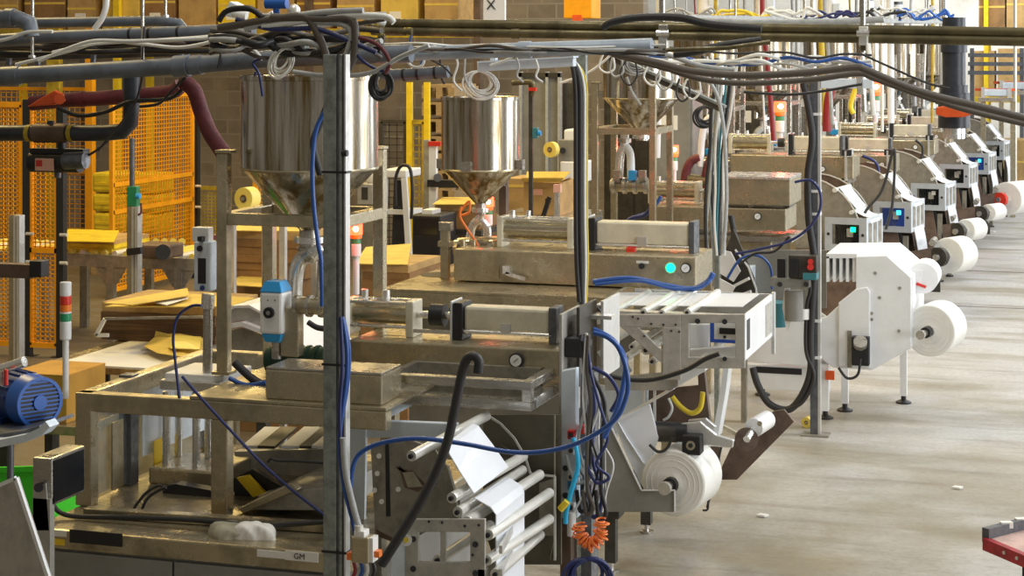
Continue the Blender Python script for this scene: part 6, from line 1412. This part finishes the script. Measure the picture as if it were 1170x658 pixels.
# ---- middle distance
vk = 15.5; t = thing('work_bench', 'steel bench under the open brown carton', 'bench', (U(610, vk), vk, 0)); zb = Z(610, 247, vk); MB().box(U(566, vk), U(662, vk), vk, vk + .8, zb - .05, zb).build('top', 'steel', t, bevel=.004)
for x in (568, 655):
    for vv in (vk + .02, vk + .72): MB().box(U(x, vk), U(x, vk) + .06, vv, vv + .06, 0, zb - .05).build('leg', 'steel_warm', t)
vk2 = vk + .12; t = thing('carton', 'open brown carton with pink label on the steel bench', 'carton', P(625, 246, v=vk2)); MB().pbox(598, 208, 640, 246, vk2, .5).build('box', 'card', t, bevel=.004)
zt2 = Z(618, 208, vk2); MB().prism([P(598, 208, v=vk2), P(640, 208, v=vk2), P(644, 204, v=vk2 - .12), P(596, 204, v=vk2 - .12)], (0, 0, .008)).build('flap', 'card_yellow', t); MB().prism([P(600, 208, v=vk2 + .5), P(640, 208, v=vk2 + .5), P(652, 196, v=vk2 + .6), P(602, 196, v=vk2 + .6)], (0, .008, 0)).build('flap', 'card_yellow', t); MB().prism([P(640, 208, v=vk2), P(652, 203, v=vk2), P(652, 203, v=vk2 + .5), P(640, 208, v=vk2 + .5)], (0, 0, .008)).build('flap', 'card', t)
MB().pbox(607, 216, 620, 223, vk2 - .003, .003).build('pink_label', 'label_pink', t)
for x in (606, 623): MB().pbox(x, 227, x + 2.5, 233, vk2 - .002, .002).build('hand_slot', 'black', t)
t = thing('carton', 'small brown carton behind the open one with pink label', 'carton', P(588, 230, v=16.6)); MB().pbox(578, 204, 603, 247, 16.6, .5).build('box', 'card', t, bevel=.004); MB().pbox(578, 211, 603, 214, 16.597, .003).build('tape_strip', 'card_yellow', t)
zt4 = P(590, 247, v=16.6).z; t = thing('bench_cabinet', 'dark cabinet under the small brown carton', 'cabinet', P(590, 330, v=16.6)); MB().box(U(576, 16.6), U(606, 16.6), 16.6, 17.2, 0, zt4).build('body', 'plate_dark', t, bevel=.004); MB().pbox(580, 252, 602, 275, 16.595, .005).build('door', 'post_dark', t)
t = thing('tape_machine', 'white carton sealing head holding a yellow tape reel', 'machine', P(645, 235, v=17.5)); MB().pbox(638, 160, 656, 205, 17.5, .3).build('column', 'panel_grey', t, bevel=.006); MB().pbox(644, 148, 662, 190, 17.6, .3).build('white_cover', 'white_paint', t, bevel=.02); MB().pbox(640, 185, 668, 208, 17.45, .4).build('base', 'white_paint', t, bevel=.01); MB().bar(P(628, 171, v=17.6), P(645, 178, v=17.6), .04, .04).build('reel_arm', 'steel', t); MB().cyl(P(643, 172, v=17.5), P(643, 172, v=17.45), .03).build('knob', 'black', t)
MB().box(U(640, 17.6), U(664, 17.6), 17.6, 17.9, 0, Z(650, 205, 17.6)).build('pedestal', 'plate_grey', t)
tape_roll('yellow tape reel hanging on the white carton sealing head', 628, 171, 17.3, .075, .06)
t = thing('screen_partition', 'tall murky plastic partition panel with pale frame bars', 'partition', (U(620, 19.5), 19.5, 0)); MB().box(U(596, 19.5), U(640, 19.5), 19.5, 19.53, 0, Z(618, 88, 19.5)).build('panel', 'panel_grey', t)
for x in (596, 626, 640): MB().box(U(x - 1.5, 19.5), U(x + 1.5, 19.5), 19.45, 19.52, 0, Z(618, 82, 19.5)).build('upright', 'cable_grey', t)
MB().box(U(594, 19.5), U(642, 19.5), 19.45, 19.52, Z(618, 88, 19.5), Z(618, 83, 19.5)).build('top_rail', 'plate_dark', t); MB().box(U(643, 19.6), U(664, 19.6), 19.6, 19.64, 0, Z(650, 95, 19.6)).build('dark_panel', 'plate_dark', t)
t = thing('air_post', 'dark post with teal regulator right of the narrow hopper', 'post', (U(607, 13.5), 13.5, 0)); MB().box(U(604, 13.5), U(608, 13.5), 13.5, 13.53, 0, Z(606, 95, 13.5)).build('shaft', 'plate_dark', t); MB().tube(smooth_path([P(585, 95, v=13.5), P(605, 94, v=13.5), P(609, 98, v=13.5), P(609, 110, v=13.5)], 5), .02).build('pipe_bend', 'pipe_olive', t); MB().pbox(608, 146, 614, 158, 13.48, .05).build('regulator', 'teal', t, bevel=.005); MB().cyl(P(615, 152, v=13.48), P(618, 152, v=13.48), .02).build('dial', 'valve_blue', t); MB().pbox(604, 100, 612, 104, 13.47, .04).build('red_collar', 'lens_red', t); MB().box(U(600, 13.5), U(613, 13.5), 13.45, 13.6, 0, .012).build('base_plate', 'plate_dark', t)
t = thing('reject_post', 'white upright with red cap and black arm left of the narrow hopper', 'post', (U(494, 15), 15, 0)); MB().box(U(490, 15), U(498, 15), 15, 15.05, 0, Z(494, 166, 15)).build('shaft', 'white_plastic', t); MB().box(U(484, 15), U(490, 15), 15, 15.05, 0, Z(490, 160, 15)).build('side_channel', 'cloth', t); MB().pbox(489, 162, 503, 167, 14.98, .08).build('red_cap', 'lens_red', t); MB().pbox(488, 206, 524, 214, 14.95, .1).build('black_arm', 'black', t); MB().cyl(P(500, 203, v=14.94), P(500, 203, v=15.0), .035, 16).build('clamp_wheel', 'post_dark', t); MB().box(U(484, 15), U(502, 15), 14.95, 15.1, 0, .012).build('base_plate', 'plate_dark', t)
for x, lbl in ((467, 'yellow fence post between the two steel hoppers'), (487, 'second yellow fence post, nearer the narrow hopper')):
    t = thing('fence_post', lbl, 'post', (U(x, 19), 19, 0)); MB().box(U(x - 2.8, 19), U(x + 2.8, 19), 19, 19.06, 0, Z(x, 94, 19)).build('shaft', 'yellow', t); MB().box(U(x - 6, 19), U(x + 6, 19), 18.95, 19.12, 0, .015).build('base_plate', 'yellow', t)
mesh_guard('dark wire mesh panel between the yellow fence posts and the biggest hopper', (U(436, 19.05), 19.05), (U(464, 19.05), 19.05), .4, 1.95, m='plate_dark', pitch=.09)
mesh_guard('dark wire mesh panel between the two yellow fence posts', (U(470, 19.05), 19.05), (U(485, 19.05), 19.05), .4, 1.95, m='yellow_dull', pitch=.09)
vpl = 21.5
for k in range(11):
    t = thing('pallet', f"wooden pallet, {ORD[k]} from the floor in the stack behind the yellow fence posts", 'pallet', (U(500, vpl), vpl, .02 + k * .21), 'wooden pallets stacked behind the fence'); z = .0 + k * .21
    for b in range(4): MB().box(U(482, vpl), U(516, vpl), vpl + b * .26, vpl + b * .26 + .16, z + .165, z + .195).build('board', 'wood', t)
    for uu in (U(482, vpl), U(498, vpl), U(512, vpl)): MB().box(uu, uu + .08, vpl, vpl + .94, z + .03, z + .165).build('bearer', 'wood', t)
t = thing('step_stool', 'white step stool with dark inner panel beyond the biggest hopper stand', 'stool', P(455, 290, v=16)); MB().pbox(436, 194, 464, 203, 16, .4).build('top_step', 'white_plastic', t, bevel=.01)
for a, b in (((440, 203), (434, 330)), ((462, 203), (474, 330))):
    for vv in (16.02, 16.34): MB().bar(P(*a, v=vv), Vector((P(*b, v=vv).x, vv, .0)), .05, .04).build('leg', 'white_plastic', t)
MB().pprism([(450, 206), (461, 206), (468, 300), (447, 300)], 16.1, .03).build('dark_panel', 'black', t); MB().pbox(440, 240, 470, 245, 16.03, .3).build('lower_step', 'white_plastic', t)
t = thing('bag_dispenser', 'grey dispenser with pale pink bag on top, seen past the hopper stand leg', 'dispenser', P(416, 262, v=14.6)); MB().pbox(408, 210, 426, 234, 14.6, .25).build('body', 'plate_light', t, bevel=.008); MB().pbox(413, 214, 420, 228, 14.595, .01).build('dark_opening', 'plate_dark', t); MB().sphere(P(428, 203, v=14.7), .075, 14, 8, (1.2, .8, .9)).build('pink_bag', 'paper', t); MB().box(U(409, 14.6), U(425, 14.6), 14.62, 14.8, 0, Z(416, 234, 14.6)).build('pedestal', 'plate_grey', t)
t = thing('control_cabinet', 'low black cabinet beside the white step stool', 'cabinet', P(487, 330, v=14)); MB().box(U(471, 14), U(503, 14), 14, 14.4, 0, Z(487, 246, 14)).build('body', 'black', t, bevel=.01); MB().pbox(474, 250, 500, 268, 13.995, .006).build('door', 'screen', t); MB().pbox(482, 240, 494, 246, 14.1, .2).build('top_box', 'paper', t)
cable([(452, 235, 15.8), (452, 205, 15.8), (458, 190, 15.8), (468, 192, 15.8), (471, 215, 15.8), (470, 250, 15.8)], .016, 'rubber', 'black hose looped over the white step stool', name='hose', cat='hose')
t = thing('steel_bracket', 'thin pale bracket post beside the open brown carton', 'post', P(636, 265, v=13.2)); MB().box(U(633, 13.2), U(638, 13.2), 13.2, 13.24, ztb, Z(635, 212, 13.2)).build('shaft', 'steel_bright', t); MB().pbox(632, 211, 640, 220, 13.19, .05).build('cap', 'label_pink', t); MB().bar(P(628, 225, v=13.2), P(616, 262, v=13.2), .03, .03).build('black_stay', 'black', t); MB().box(U(633, 13.2), U(638, 13.2), 13.2, 13.24, 0, ztb).build('lower_shaft', 'steel_warm', t)

# ---- high racks with cartons
def rack(label, u0, u1, v, z, zt, posts, dep=1.0, m='yellow'):
    t = thing('pallet_rack', label, 'rack', ((u0 + u1) / 2, v, 0))
    for vv in (v, v + dep - .06): MB().box(u0, u1, vv, vv + .06, z - .12, z).build('beam', 'yellow_dull', t)
    MB().box(u0, u1, v + .06, v + dep - .06, z - .03, z - .005).build('shelf_deck', 'wood', t)
    for px in posts:
        for vv in (v, v + dep - .08):
            q = U(px, v); MB().box(q, q + .09, vv - .001, vv + .08, 0, zt).build('upright', m, t); MB().box(q - .04, q + .13, vv - .03, vv + .11, 0, .015).build('foot_plate', 'plate_dark', t)
    return t
vr_ = 22.6; zr = 3.0
rack('tall yellow pallet rack along the block wall', U(-30, vr_), U(545, vr_), vr_, zr, 4.4, (-20, 129))
for o in [c for c in COL.objects if c.name.startswith('pallet_rack') and c.parent is None]:
    for px in (348, 541): MB().box(U(px, vr_), U(px, vr_) + .09, vr_ - .001, vr_ + .08, 0, 4.4).build('upright', 'plate_brown', o)
rg = random.Random(4); x = -18; k = 0
cols = ['card', 'card_dark', 'card', 'card_yellow', 'card_dark', 'card', 'yellow', 'card', 'card_dark', 'card', 'card_yellow', 'card']
while x < 530 and k < 12:
    w_ = rg.choice((32, 38, 42, 46)); h = rg.uniform(.55, .9); t = thing('carton', f"brown carton on the high rack, {ORD[k]} from the edge", 'carton', (U(x, vr_), vr_, zr), 'cartons on the high rack'); a, b = U(x, vr_ + .1), U(x + w_, vr_ + .1)
    MB().box(a, b, vr_ + .10, vr_ + .8, zr, zr + h).build('box', cols[k], t, bevel=.006); MB().box(a + .0, b, vr_ + .097, vr_ + .10, zr + h * .48, zr + h * .48 + .03).build('tape_strip', 'card_yellow', t)
    if k % 2 == 0: MB().box(a + .12, a + .28, vr_ + .094, vr_ + .10, zr + .12, zr + .22).build('label_plate', 'paper', t)
    x += w_ + rg.choice((3, 4, 8)); k += 1
vf_ = 40.0; rack('far pallet rack with grey rails beyond the drop valve pipe', U(1085, vf_), U(1260, vf_), vf_, 1.7, 5.0, (1124, 1200), 1.2)
k = 0
for (x, w_, z0, h, c) in ((1112, 24, 1.7, .95, 'card'), (1140, 28, 1.7, 1.0, 'card'), (1172, 26, 1.7, .9, 'card_yellow'), (1118, 30, 3.1, .9, 'card_dark'), (1150, 30, 3.1, 1.0, 'card')):
    t = thing('carton', f"tan carton on the far rack, {ORD[k]} of five, beside the grey rails", 'carton', (U(x, vf_), vf_, z0), 'cartons on the far rack'); a, b = U(x, vf_), U(x + w_, vf_); MB().box(a, b, vf_ + .1, vf_ + .9, z0, z0 + h).build('box', c, t, bevel=.006); MB().box(a, b, vf_ + .097, vf_ + .1, z0 + h * .5, z0 + h * .5 + .04).build('tape_strip', 'card_yellow', t); k += 1
t = thing('guard_rail', 'three grey guard rails in front of the far rack', 'rail', (U(1140, 38.6), 38.6, 0))
for y in (63, 73, 83): MB().bar(P(1106, y, v=38.6), P(1230, y + .5, v=38.6), .06, .08).build('rail', 'post_dark', t)
for x in (1108, 1165, 1225): MB().box(U(x, 38.6), U(x, 38.6) + .08, 38.65, 38.73, 0, Z(x, 55, 38.6)).build('post', 'post_dark', t)
for x, lb in ((1075, 'thin pale pole in front of the cartons, above the valve pipe'), (1160, 'thin pale pole crossing the cartons on the far rack')):
    t = thing('thin_pole', lb, 'pole', (U(x, 33), 33, 0)); MB().cyl((U(x, 33), 33, 0), (U(x, 33), 33, 4.5), .03, 10).build('shaft', 'roller', t); MB().cyl((U(x, 33), 33, 0), (U(x, 33), 33, .02), .1, 14).build('base_plate', 'plate_grey', t)
for x, y, v, lb in ((1159, 98, 34, 'pale air cylinder in an orange frame, uppermost at the far end'), (1138, 106, 31, 'pale air cylinder below the orange frame at the far end')):
    t = thing('air_cylinder', lb, 'cylinder', P(x, 130, v=v)); MB().pbox(x - 14, y - 4, x + 14, y + 4, v, .18).build('barrel', 'panel_blue', t, bevel=.02)
    for s in (-15, 15): MB().pbox(x + s - 2, y - 6, x + s + 2, y + 6, v - .02, .22).build('end_plate', 'aluminium', t)
    MB().pbox(x - 24, y - 5, x + 22, y - 2, v + .2, .06).build('orange_rail', 'orange_red', t); MB().box(U(x - 20, v), U(x + 20, v), v, v + .3, Z(x, y + 10, v), Z(x, y + 6, v)).build('bed', 'steel', t)
    for s in (-18, 16): MB().box(U(x + s, v), U(x + s, v) + .08, v + .1, v + .18, 0, Z(x, y + 10, v)).build('leg', 'steel_warm', t)
vb5 = 33.5; pc = P(1162, 216, z=.12); t = thing('tall_carton', 'tall dark brown carton standing where the aisle ends', 'carton', (pc.x, pc.y, 0)); MB().box(U(1146, pc.y), U(1200, pc.y), pc.y, pc.y + .8, .12, Z(1170, 160, pc.y)).build('box', 'card', t, bevel=.01); MB().box(U(1146, pc.y), U(1200, pc.y), pc.y - .004, pc.y, Z(1170, 186, pc.y), Z(1170, 184, pc.y)).build('tape_strip', 'card_yellow', t)
for q in (0, .45, .9): MB().box(U(1146, pc.y) + q * .9, U(1146, pc.y) + q * .9 + .1, pc.y, pc.y + .8, 0, .12).build('pallet_block', 'wood', t)
# ---- things high above the beam
t = thing('hanging_sign', 'white hanging sign board with black X mark', 'sign', P(560, 26, v=13)); MB().pbox(552, -12, 577, 24, 13, .03).build('board', 'white_paint', t, bevel=.004); text_on('lettering', 'X', .10, P(561, 6, v=12.995), 'black', t)
MB().cyl(P(556, -12, v=13), Vector((*P(556, 0, v=13).xy, 5)), .006).build('wire', 'steel', t); MB().cyl(P(573, -12, v=13), Vector((*P(573, 0, v=13).xy, 5)), .006).build('wire', 'steel', t)
mx0 = None
for i, (x, v, R, lb_) in enumerate(hop):
    c = Vector((U(x, v), v, 2.92)); lb2 = ['leftmost', 'second', 'third', 'fourth', 'fifth', 'last'][i] + ' pale mixer motor standing on the row of farther hoppers'
    if mx0 is None:
        mc = c; mx0 = thing('mixer_motor', lb2, 'motor', c, 'mixer motors on the farther hoppers'); MB().box(c.x - .34, c.x + .34, c.y - .05, c.y + .05, 2.93, 2.99).build('bridge_bar', 'steel', mx0); MB().cyl(c + Vector((0, 0, .07)), c + Vector((0, 0, .22)), .10, 18).build('gear_head', 'panel_grey', mx0); MB().cyl(c + Vector((0, 0, .22)), c + Vector((0, 0, .52)), .085, 20).build('motor_body', 'white_paint', mx0); MB().cyl(c + Vector((0, 0, .52)), c + Vector((0, 0, .57)), .075, 20).build('fan_cover', 'post_dark', mx0); MB().obox(c + Vector((.1, -.04, .36)), (.08, .12, .12)).build('terminal_box', 'panel_blue', mx0); MB().cyl(c + Vector((0, 0, .07)), c + Vector((0, 0, -.2)), .02).build('stirrer_shaft', 'steel', mx0)
    else: copy_thing(mx0, c - mc, lb2)
t = thing('cable_tray', 'long pale cable tray above the row of farther hoppers', 'tray', P(960, 24, v=24)); MB().bar(P(720, 19, v=15), P(1085, 25, v=19), .2, .04).build('tray', 'cable_grey', t)
for k in range(5):
    q = P(720, 19, v=15).lerp(P(1085, 25, v=19), .08 + k * .21); MB().cyl(q, Vector((q.x, q.y, 5)), .012).build('hanger', 'steel', t)
rg = random.Random(21); pipes = []
spec2 = [('cable_white', 'pale'), ('steel_bright', 'bright steel'), ('cable_grey', 'grey'), ('yellow_dull', 'mustard'), ('aluminium', 'silver'), ('white_paint', 'white'), ('cable_red', 'dark red')]
for k in range(30):
    v = 16 + k * .62; x = 750 + (k * 67) % 345; m, nm = spec2[(k * 3) % 7]; 
    if m in ('cable_red',) and k % 2: m, nm = 'cable_white', 'pale'
    q = Vector((U(x, v), v, 1.75 + rg.random() * .3)); tp = Vector((q.x + rg.uniform(-.03, .03), v, 4.6)); mid = q.lerp(tp, .5) + Vector((rg.uniform(-.1, .1), 0, 0))
    MB().tube(smooth_path([q, q.lerp(mid, .5), mid, tp], 5), rg.choice((.012, .018, .024, .035)), 8).build('hanging_pipe', m, label=nm + ' drop pipe hanging among the farther hoppers', cat='pipe', group=nm + ' drop pipes among the farther hoppers', recalc=False)
rg = random.Random(33)
for x, y, m, nm in ((1058, 17, 'fan_blue', 'bright blue'), (846, 18, 'cable_yellow', 'yellow'), (1000, 16, 'rubber', 'black'), (905, 16, 'cable_white', 'white'), (790, 16, 'cable_grey', 'grey'), (1035, 14, 'cable_white', 'pale'), (950, 18, 'cable_navy', 'navy')):
    for k in range(3):
        pts = [(x - 34 + 11 * j + rg.uniform(-4, 4), y + rg.uniform(-7, 7), 16.6 + k * .1) for j in range(7)]
        cable(pts, rg.choice((.010, .014)), m, nm + ' hose tangled on the cable tray above the farther hoppers', name='hose', cat='hose', group=nm + ' hoses on the cable tray')
t = thing('hanging_crate', 'orange crate hanging high above the third hopper', 'crate', P(660, 22, v=20)); MB().pbox(644, -12, 676, 21, 20, .4).build('box', 'guard_orange', t, bevel=.01); MB().pbox(654, 17, 664, 24, 19.98, .1).build('clip', 'orange_red', t)
for x in (648, 672): MB().cyl(P(x, -8, v=20.2), Vector((*P(x, 0, v=20.2).xy, 5)), .01).build('wire', 'steel', t)
# corner of a red cart
vx = 8.05; z0 = P(1126, 614, v=vx).z
t = thing('cart', 'red cart with pale deck and scuffed grey rim at the frame edge', 'cart', P(1170, 650, v=vx))
A, B, Cc, D_ = P(1126, 614, z=z0), P(1180, 596, z=z0), P(1260, 640, z=z0), P(1190, 634, z=z0)
A, B, Cc, D_ = P(1126, 615, z=z0), P(1230, 588, z=z0), P(1330, 640, z=z0), P(1200, 646, z=z0)
MB().prism([A, B, Cc, D_], (0, 0, -.018)).build('deck', 'cart_pink', t); MB().bar(A + Vector((0, 0, .012)), B + Vector((0, 0, .012)), .035, .06).build('rim', 'post_dark', t); MB().bar(A + Vector((0, 0, -.022)), D_ + Vector((0, 0, -.022)), .03, .05).build('red_edge', 'cart_red', t); MB().bar(D_ + Vector((0, 0, -.022)), Cc + Vector((0, 0, -.022)), .03, .05).build('red_edge', 'cart_red', t); MB().bar(B, Cc, .03, .05).build('red_edge', 'cart_red', t)
for f in (.22, .38, .55): MB().obox(A.lerp(B, f) + Vector((0, 0, .035)), (.05, .03, .025), Matrix.Rotation(.4, 3, 'Z')).build('scuffed_clip', 'paper', t)
for f in (.3, .5, .75): MB().cyl(A.lerp(D_, f) + Vector((0, -.02, -.02)), A.lerp(D_, f) + Vector((0, -.03, -.02)), .007, 8).build('rivet', 'roller', t)
ctr = (A + B + Cc + D_) / 4
for q in (A.lerp(ctr, .5), B.lerp(ctr, .4), Cc.lerp(ctr, .4), D_.lerp(ctr, .4)):
    MB().bar(q + Vector((0, 0, -.02)), Vector((q.x, q.y, .1)), .035, .035).build('leg', 'black', t); MB().cyl((q.x - .02, q.y, .05), (q.x + .02, q.y, .05), .05, 16).build('caster', 'rubber', t)
# ================================================================= MORE CABLES AND FILLING
rg = random.Random(77)
def run(x0, x1, yf, v, n, mats, rs, label, group, amp=2.5, step=45):
    for k in range(n):
        m = mats[k % len(mats)]; pts = []; x = x0
        off = rg.uniform(-amp, amp) * 1.6
        while x <= x1: pts.append((x, yf(x) + off + rg.uniform(-amp, amp), v + rg.uniform(-.06, .06))); x += step
        cable(pts, rg.choice(rs), m, label, group=group)
run(-20, 330, lambda x: 58 - .03 * x, 8.05, 7, ['rubber', 'cable_brown', 'black'], (.010, .014), 'dark cable of the bundle lying between the grey pipes', 'dark cables between the grey pipes', 4)
run(240, 440, lambda x: 40 + .01 * x, 6.9, 8, ['rubber', 'cable_brown', 'cable_grey', 'black'], (.008, .012, .016), 'tangled cable in the cluster at the head of the galvanised pole', 'tangled cables at the pole head', 9, 28)
run(300, 440, lambda x: 24 + .0 * x, 6.8, 5, ['cable_grey', 'cable_brown', 'cable_white'], (.008, .012), 'grey brown cable lying on top of the cluster at the pole head', 'cables on top of the pole head cluster', 6, 28)
run(400, 770, lambda x: 52 + .008 * x, 8.15, 5, ['rubber', 'cable_grey', 'cable_brown', 'cable_white'], (.005, .008), 'thin cable strung along the underside of the olive pipes', 'thin cables under the olive pipes', 3, 40)
run(740, 1000, lambda x: 66 + .02 * (x - 740), 12.3, 5, ['cable_white', 'cable_grey', 'rubber', 'cable_blue'], (.008, .012), 'thin cable strung behind the sagging black hoses', 'thin cables behind the sagging hoses', 7, 32)
# looped drops around the third hopper and the hanging bundle
for k, (x, y) in enumerate(((690, 66), (700, 70), (716, 74), (742, 78), (756, 82), (776, 96), (788, 92))):
    a = [(x, y - 6), (x - 5 + rg.uniform(-3, 3), y + 10), (x + 3, y + 20 + rg.uniform(-3, 5)), (x + 12, y + 12), (x + 10, y - 4)]
    C(a, .007, ('cable_white', 'cable_grey', 'rubber')[k % 3], ('white', 'grey', 'black')[k % 3] + ' wire loop hanging near the slanted strut', v=12.0, group=('white', 'grey', 'black')[k % 3] + ' wire loops near the slanted strut')
for k, (x, y, l, m) in enumerate(((480, 66, 20, 'cable_blue'), (500, 70, 26, 'rubber'), (520, 74, 30, 'cable_white'), (590, 76, 18, 'cable_grey'), (612, 78, 16, 'cable_white'), (528, 66, 34, 'cable_grey'))):
    C([(x, y - 10), (x + 3, y), (x + 1 + rg.uniform(-3, 3), y + l * .6), (x + 8, y + l)], .006, m, ('blue wire', 'black wire', 'white wire', 'grey wire', 'thin white wire', 'long grey wire')[k] + ' dangling above the narrow hopper', v=8.9)
C([(300, 110), (296, 85), (289, 72), (300, 66)], .006, 'cable_navy', 'dark wire hanging over the rim of the biggest hopper', v=7.0)
C([(165, 30), (163, 60), (162, 90), (152, 122), (130, 150), (112, 172)], .005, 'rubber', 'long thin black wire from the tied grey pipe to the hanging gear motor', v=7.6)
C([(250, 46), (252, 62), (249, 78)], .006, 'rubber', 'black wire strap round the big grey pipe', v=7.55)
# cabinets and dark plant standing behind the row of fillers
cab = [(690, 760, 92, 22.0, 'plate_dark', 'tall dark cabinet behind the hopper with the slanted strut'), (742, 792, 104, 18.8, 'panel_grey', 'grey electric cabinet behind the lit red signal light'), (795, 826, 112, 21.4, 'plate_brown', 'brown machine cabinet behind the hanging cable bundle'),
       (832, 872, 104, 23.6, 'plate_dark', 'dark cabinet behind the fourth filler'), (905, 950, 92, 28.5, 'panel_grey', 'grey cabinet behind the fifth filler'), (962, 1000, 88, 31.5, 'plate_dark', 'dark cabinet behind the sixth filler'),
       (1012, 1050, 84, 35.5, 'panel_grey', 'grey cabinet between the farthest hoppers'), (600, 655, 168, 20.5, 'plate_dark', 'dark low cabinet behind the open brown carton')]
for x0, x1, y0, v, m, lb in cab:
    t = thing('electric_cabinet', lb, 'cabinet', (U((x0 + x1) / 2, v), v, 0)); a, b = U(x0, v), U(x1, v); zt_ = Z((x0 + x1) / 2, y0, v)
    MB().box(a, b, v, v + .5, .08, zt_).build('body', m, t, bevel=.01); MB().box(a + .02, b - .02, v + .04, v + .46, 0, .08).build('plinth', 'black', t)
    md = (a + b) / 2
    for p, q in ((a + .03, md - .01), (md + .01, b - .03)): d = MB().box(p, q, v - .015, v, .14, zt_ - .06).build('door', m, t, bevel=.005); MB().box(q - .08, q - .05, v - .04, v - .015, zt_ * .55, zt_ * .55 + .15).build('handle', 'steel', d)
    MB().box(a + .1, a + .3, v - .02, v - .015, zt_ - .4, zt_ - .25).build('label_plate', 'paper', t)
# red and brown pipework beside the hanging bundle
for k, (pts, r_, m, lb) in enumerate((([(782, 212), (784, 196), (790, 184), (800, 180)], .04, 'hose_maroon', 'maroon hose rising beside the lit red signal light'), ([(812, 180), (806, 200), (806, 220)], .035, 'hose_maroon', 'second maroon hose under the hanging bundle'),
        ([(786, 205), (796, 206), (812, 208), (826, 207)], .05, 'pipe_olive', 'brown steel pipe run behind the hanging bundle'), ([(945, 150), (946, 120), (950, 100)], .05, 'cable_red', 'dark red upright hose past the aisle strut post'), ([(800, 190), (802, 160), (806, 140), (814, 134), (822, 142), (820, 170)], .03, 'white_plastic', 'white hose loop above the brown steel pipe run'))):
    C(pts, r_, m, lb, v=16.2 if k not in (3,) else 20.5, name='hose' if 'hose' in lb else 'pipe', cat='hose' if 'hose' in lb else 'pipe')
tape_roll('tiny yellow tape roll on the floor at the foot of the aisle strut post', 921, 489, P(921, 489, z=0).y, .04, .045, 0.0)
# paper scraps on the aisle floor
for x, y, lb in ((870, 590, 'white paper scrap lying on the open aisle floor'), (1093, 558, 'curled white scrap lying farther out on the aisle floor'), (1134, 265, 'white scrap on the floor near the far film rolls')):
    c = P(x, y, z=.004); t = MB().prism([c + Vector((-.03, -.01, 0)), c + Vector((.02, -.015, .0)), c + Vector((.04, .02, .0)), c + Vector((-.01, .03, 0))], (0, 0, .012)); t.build('paper_scrap', 'paper', label=lb, cat='paper')
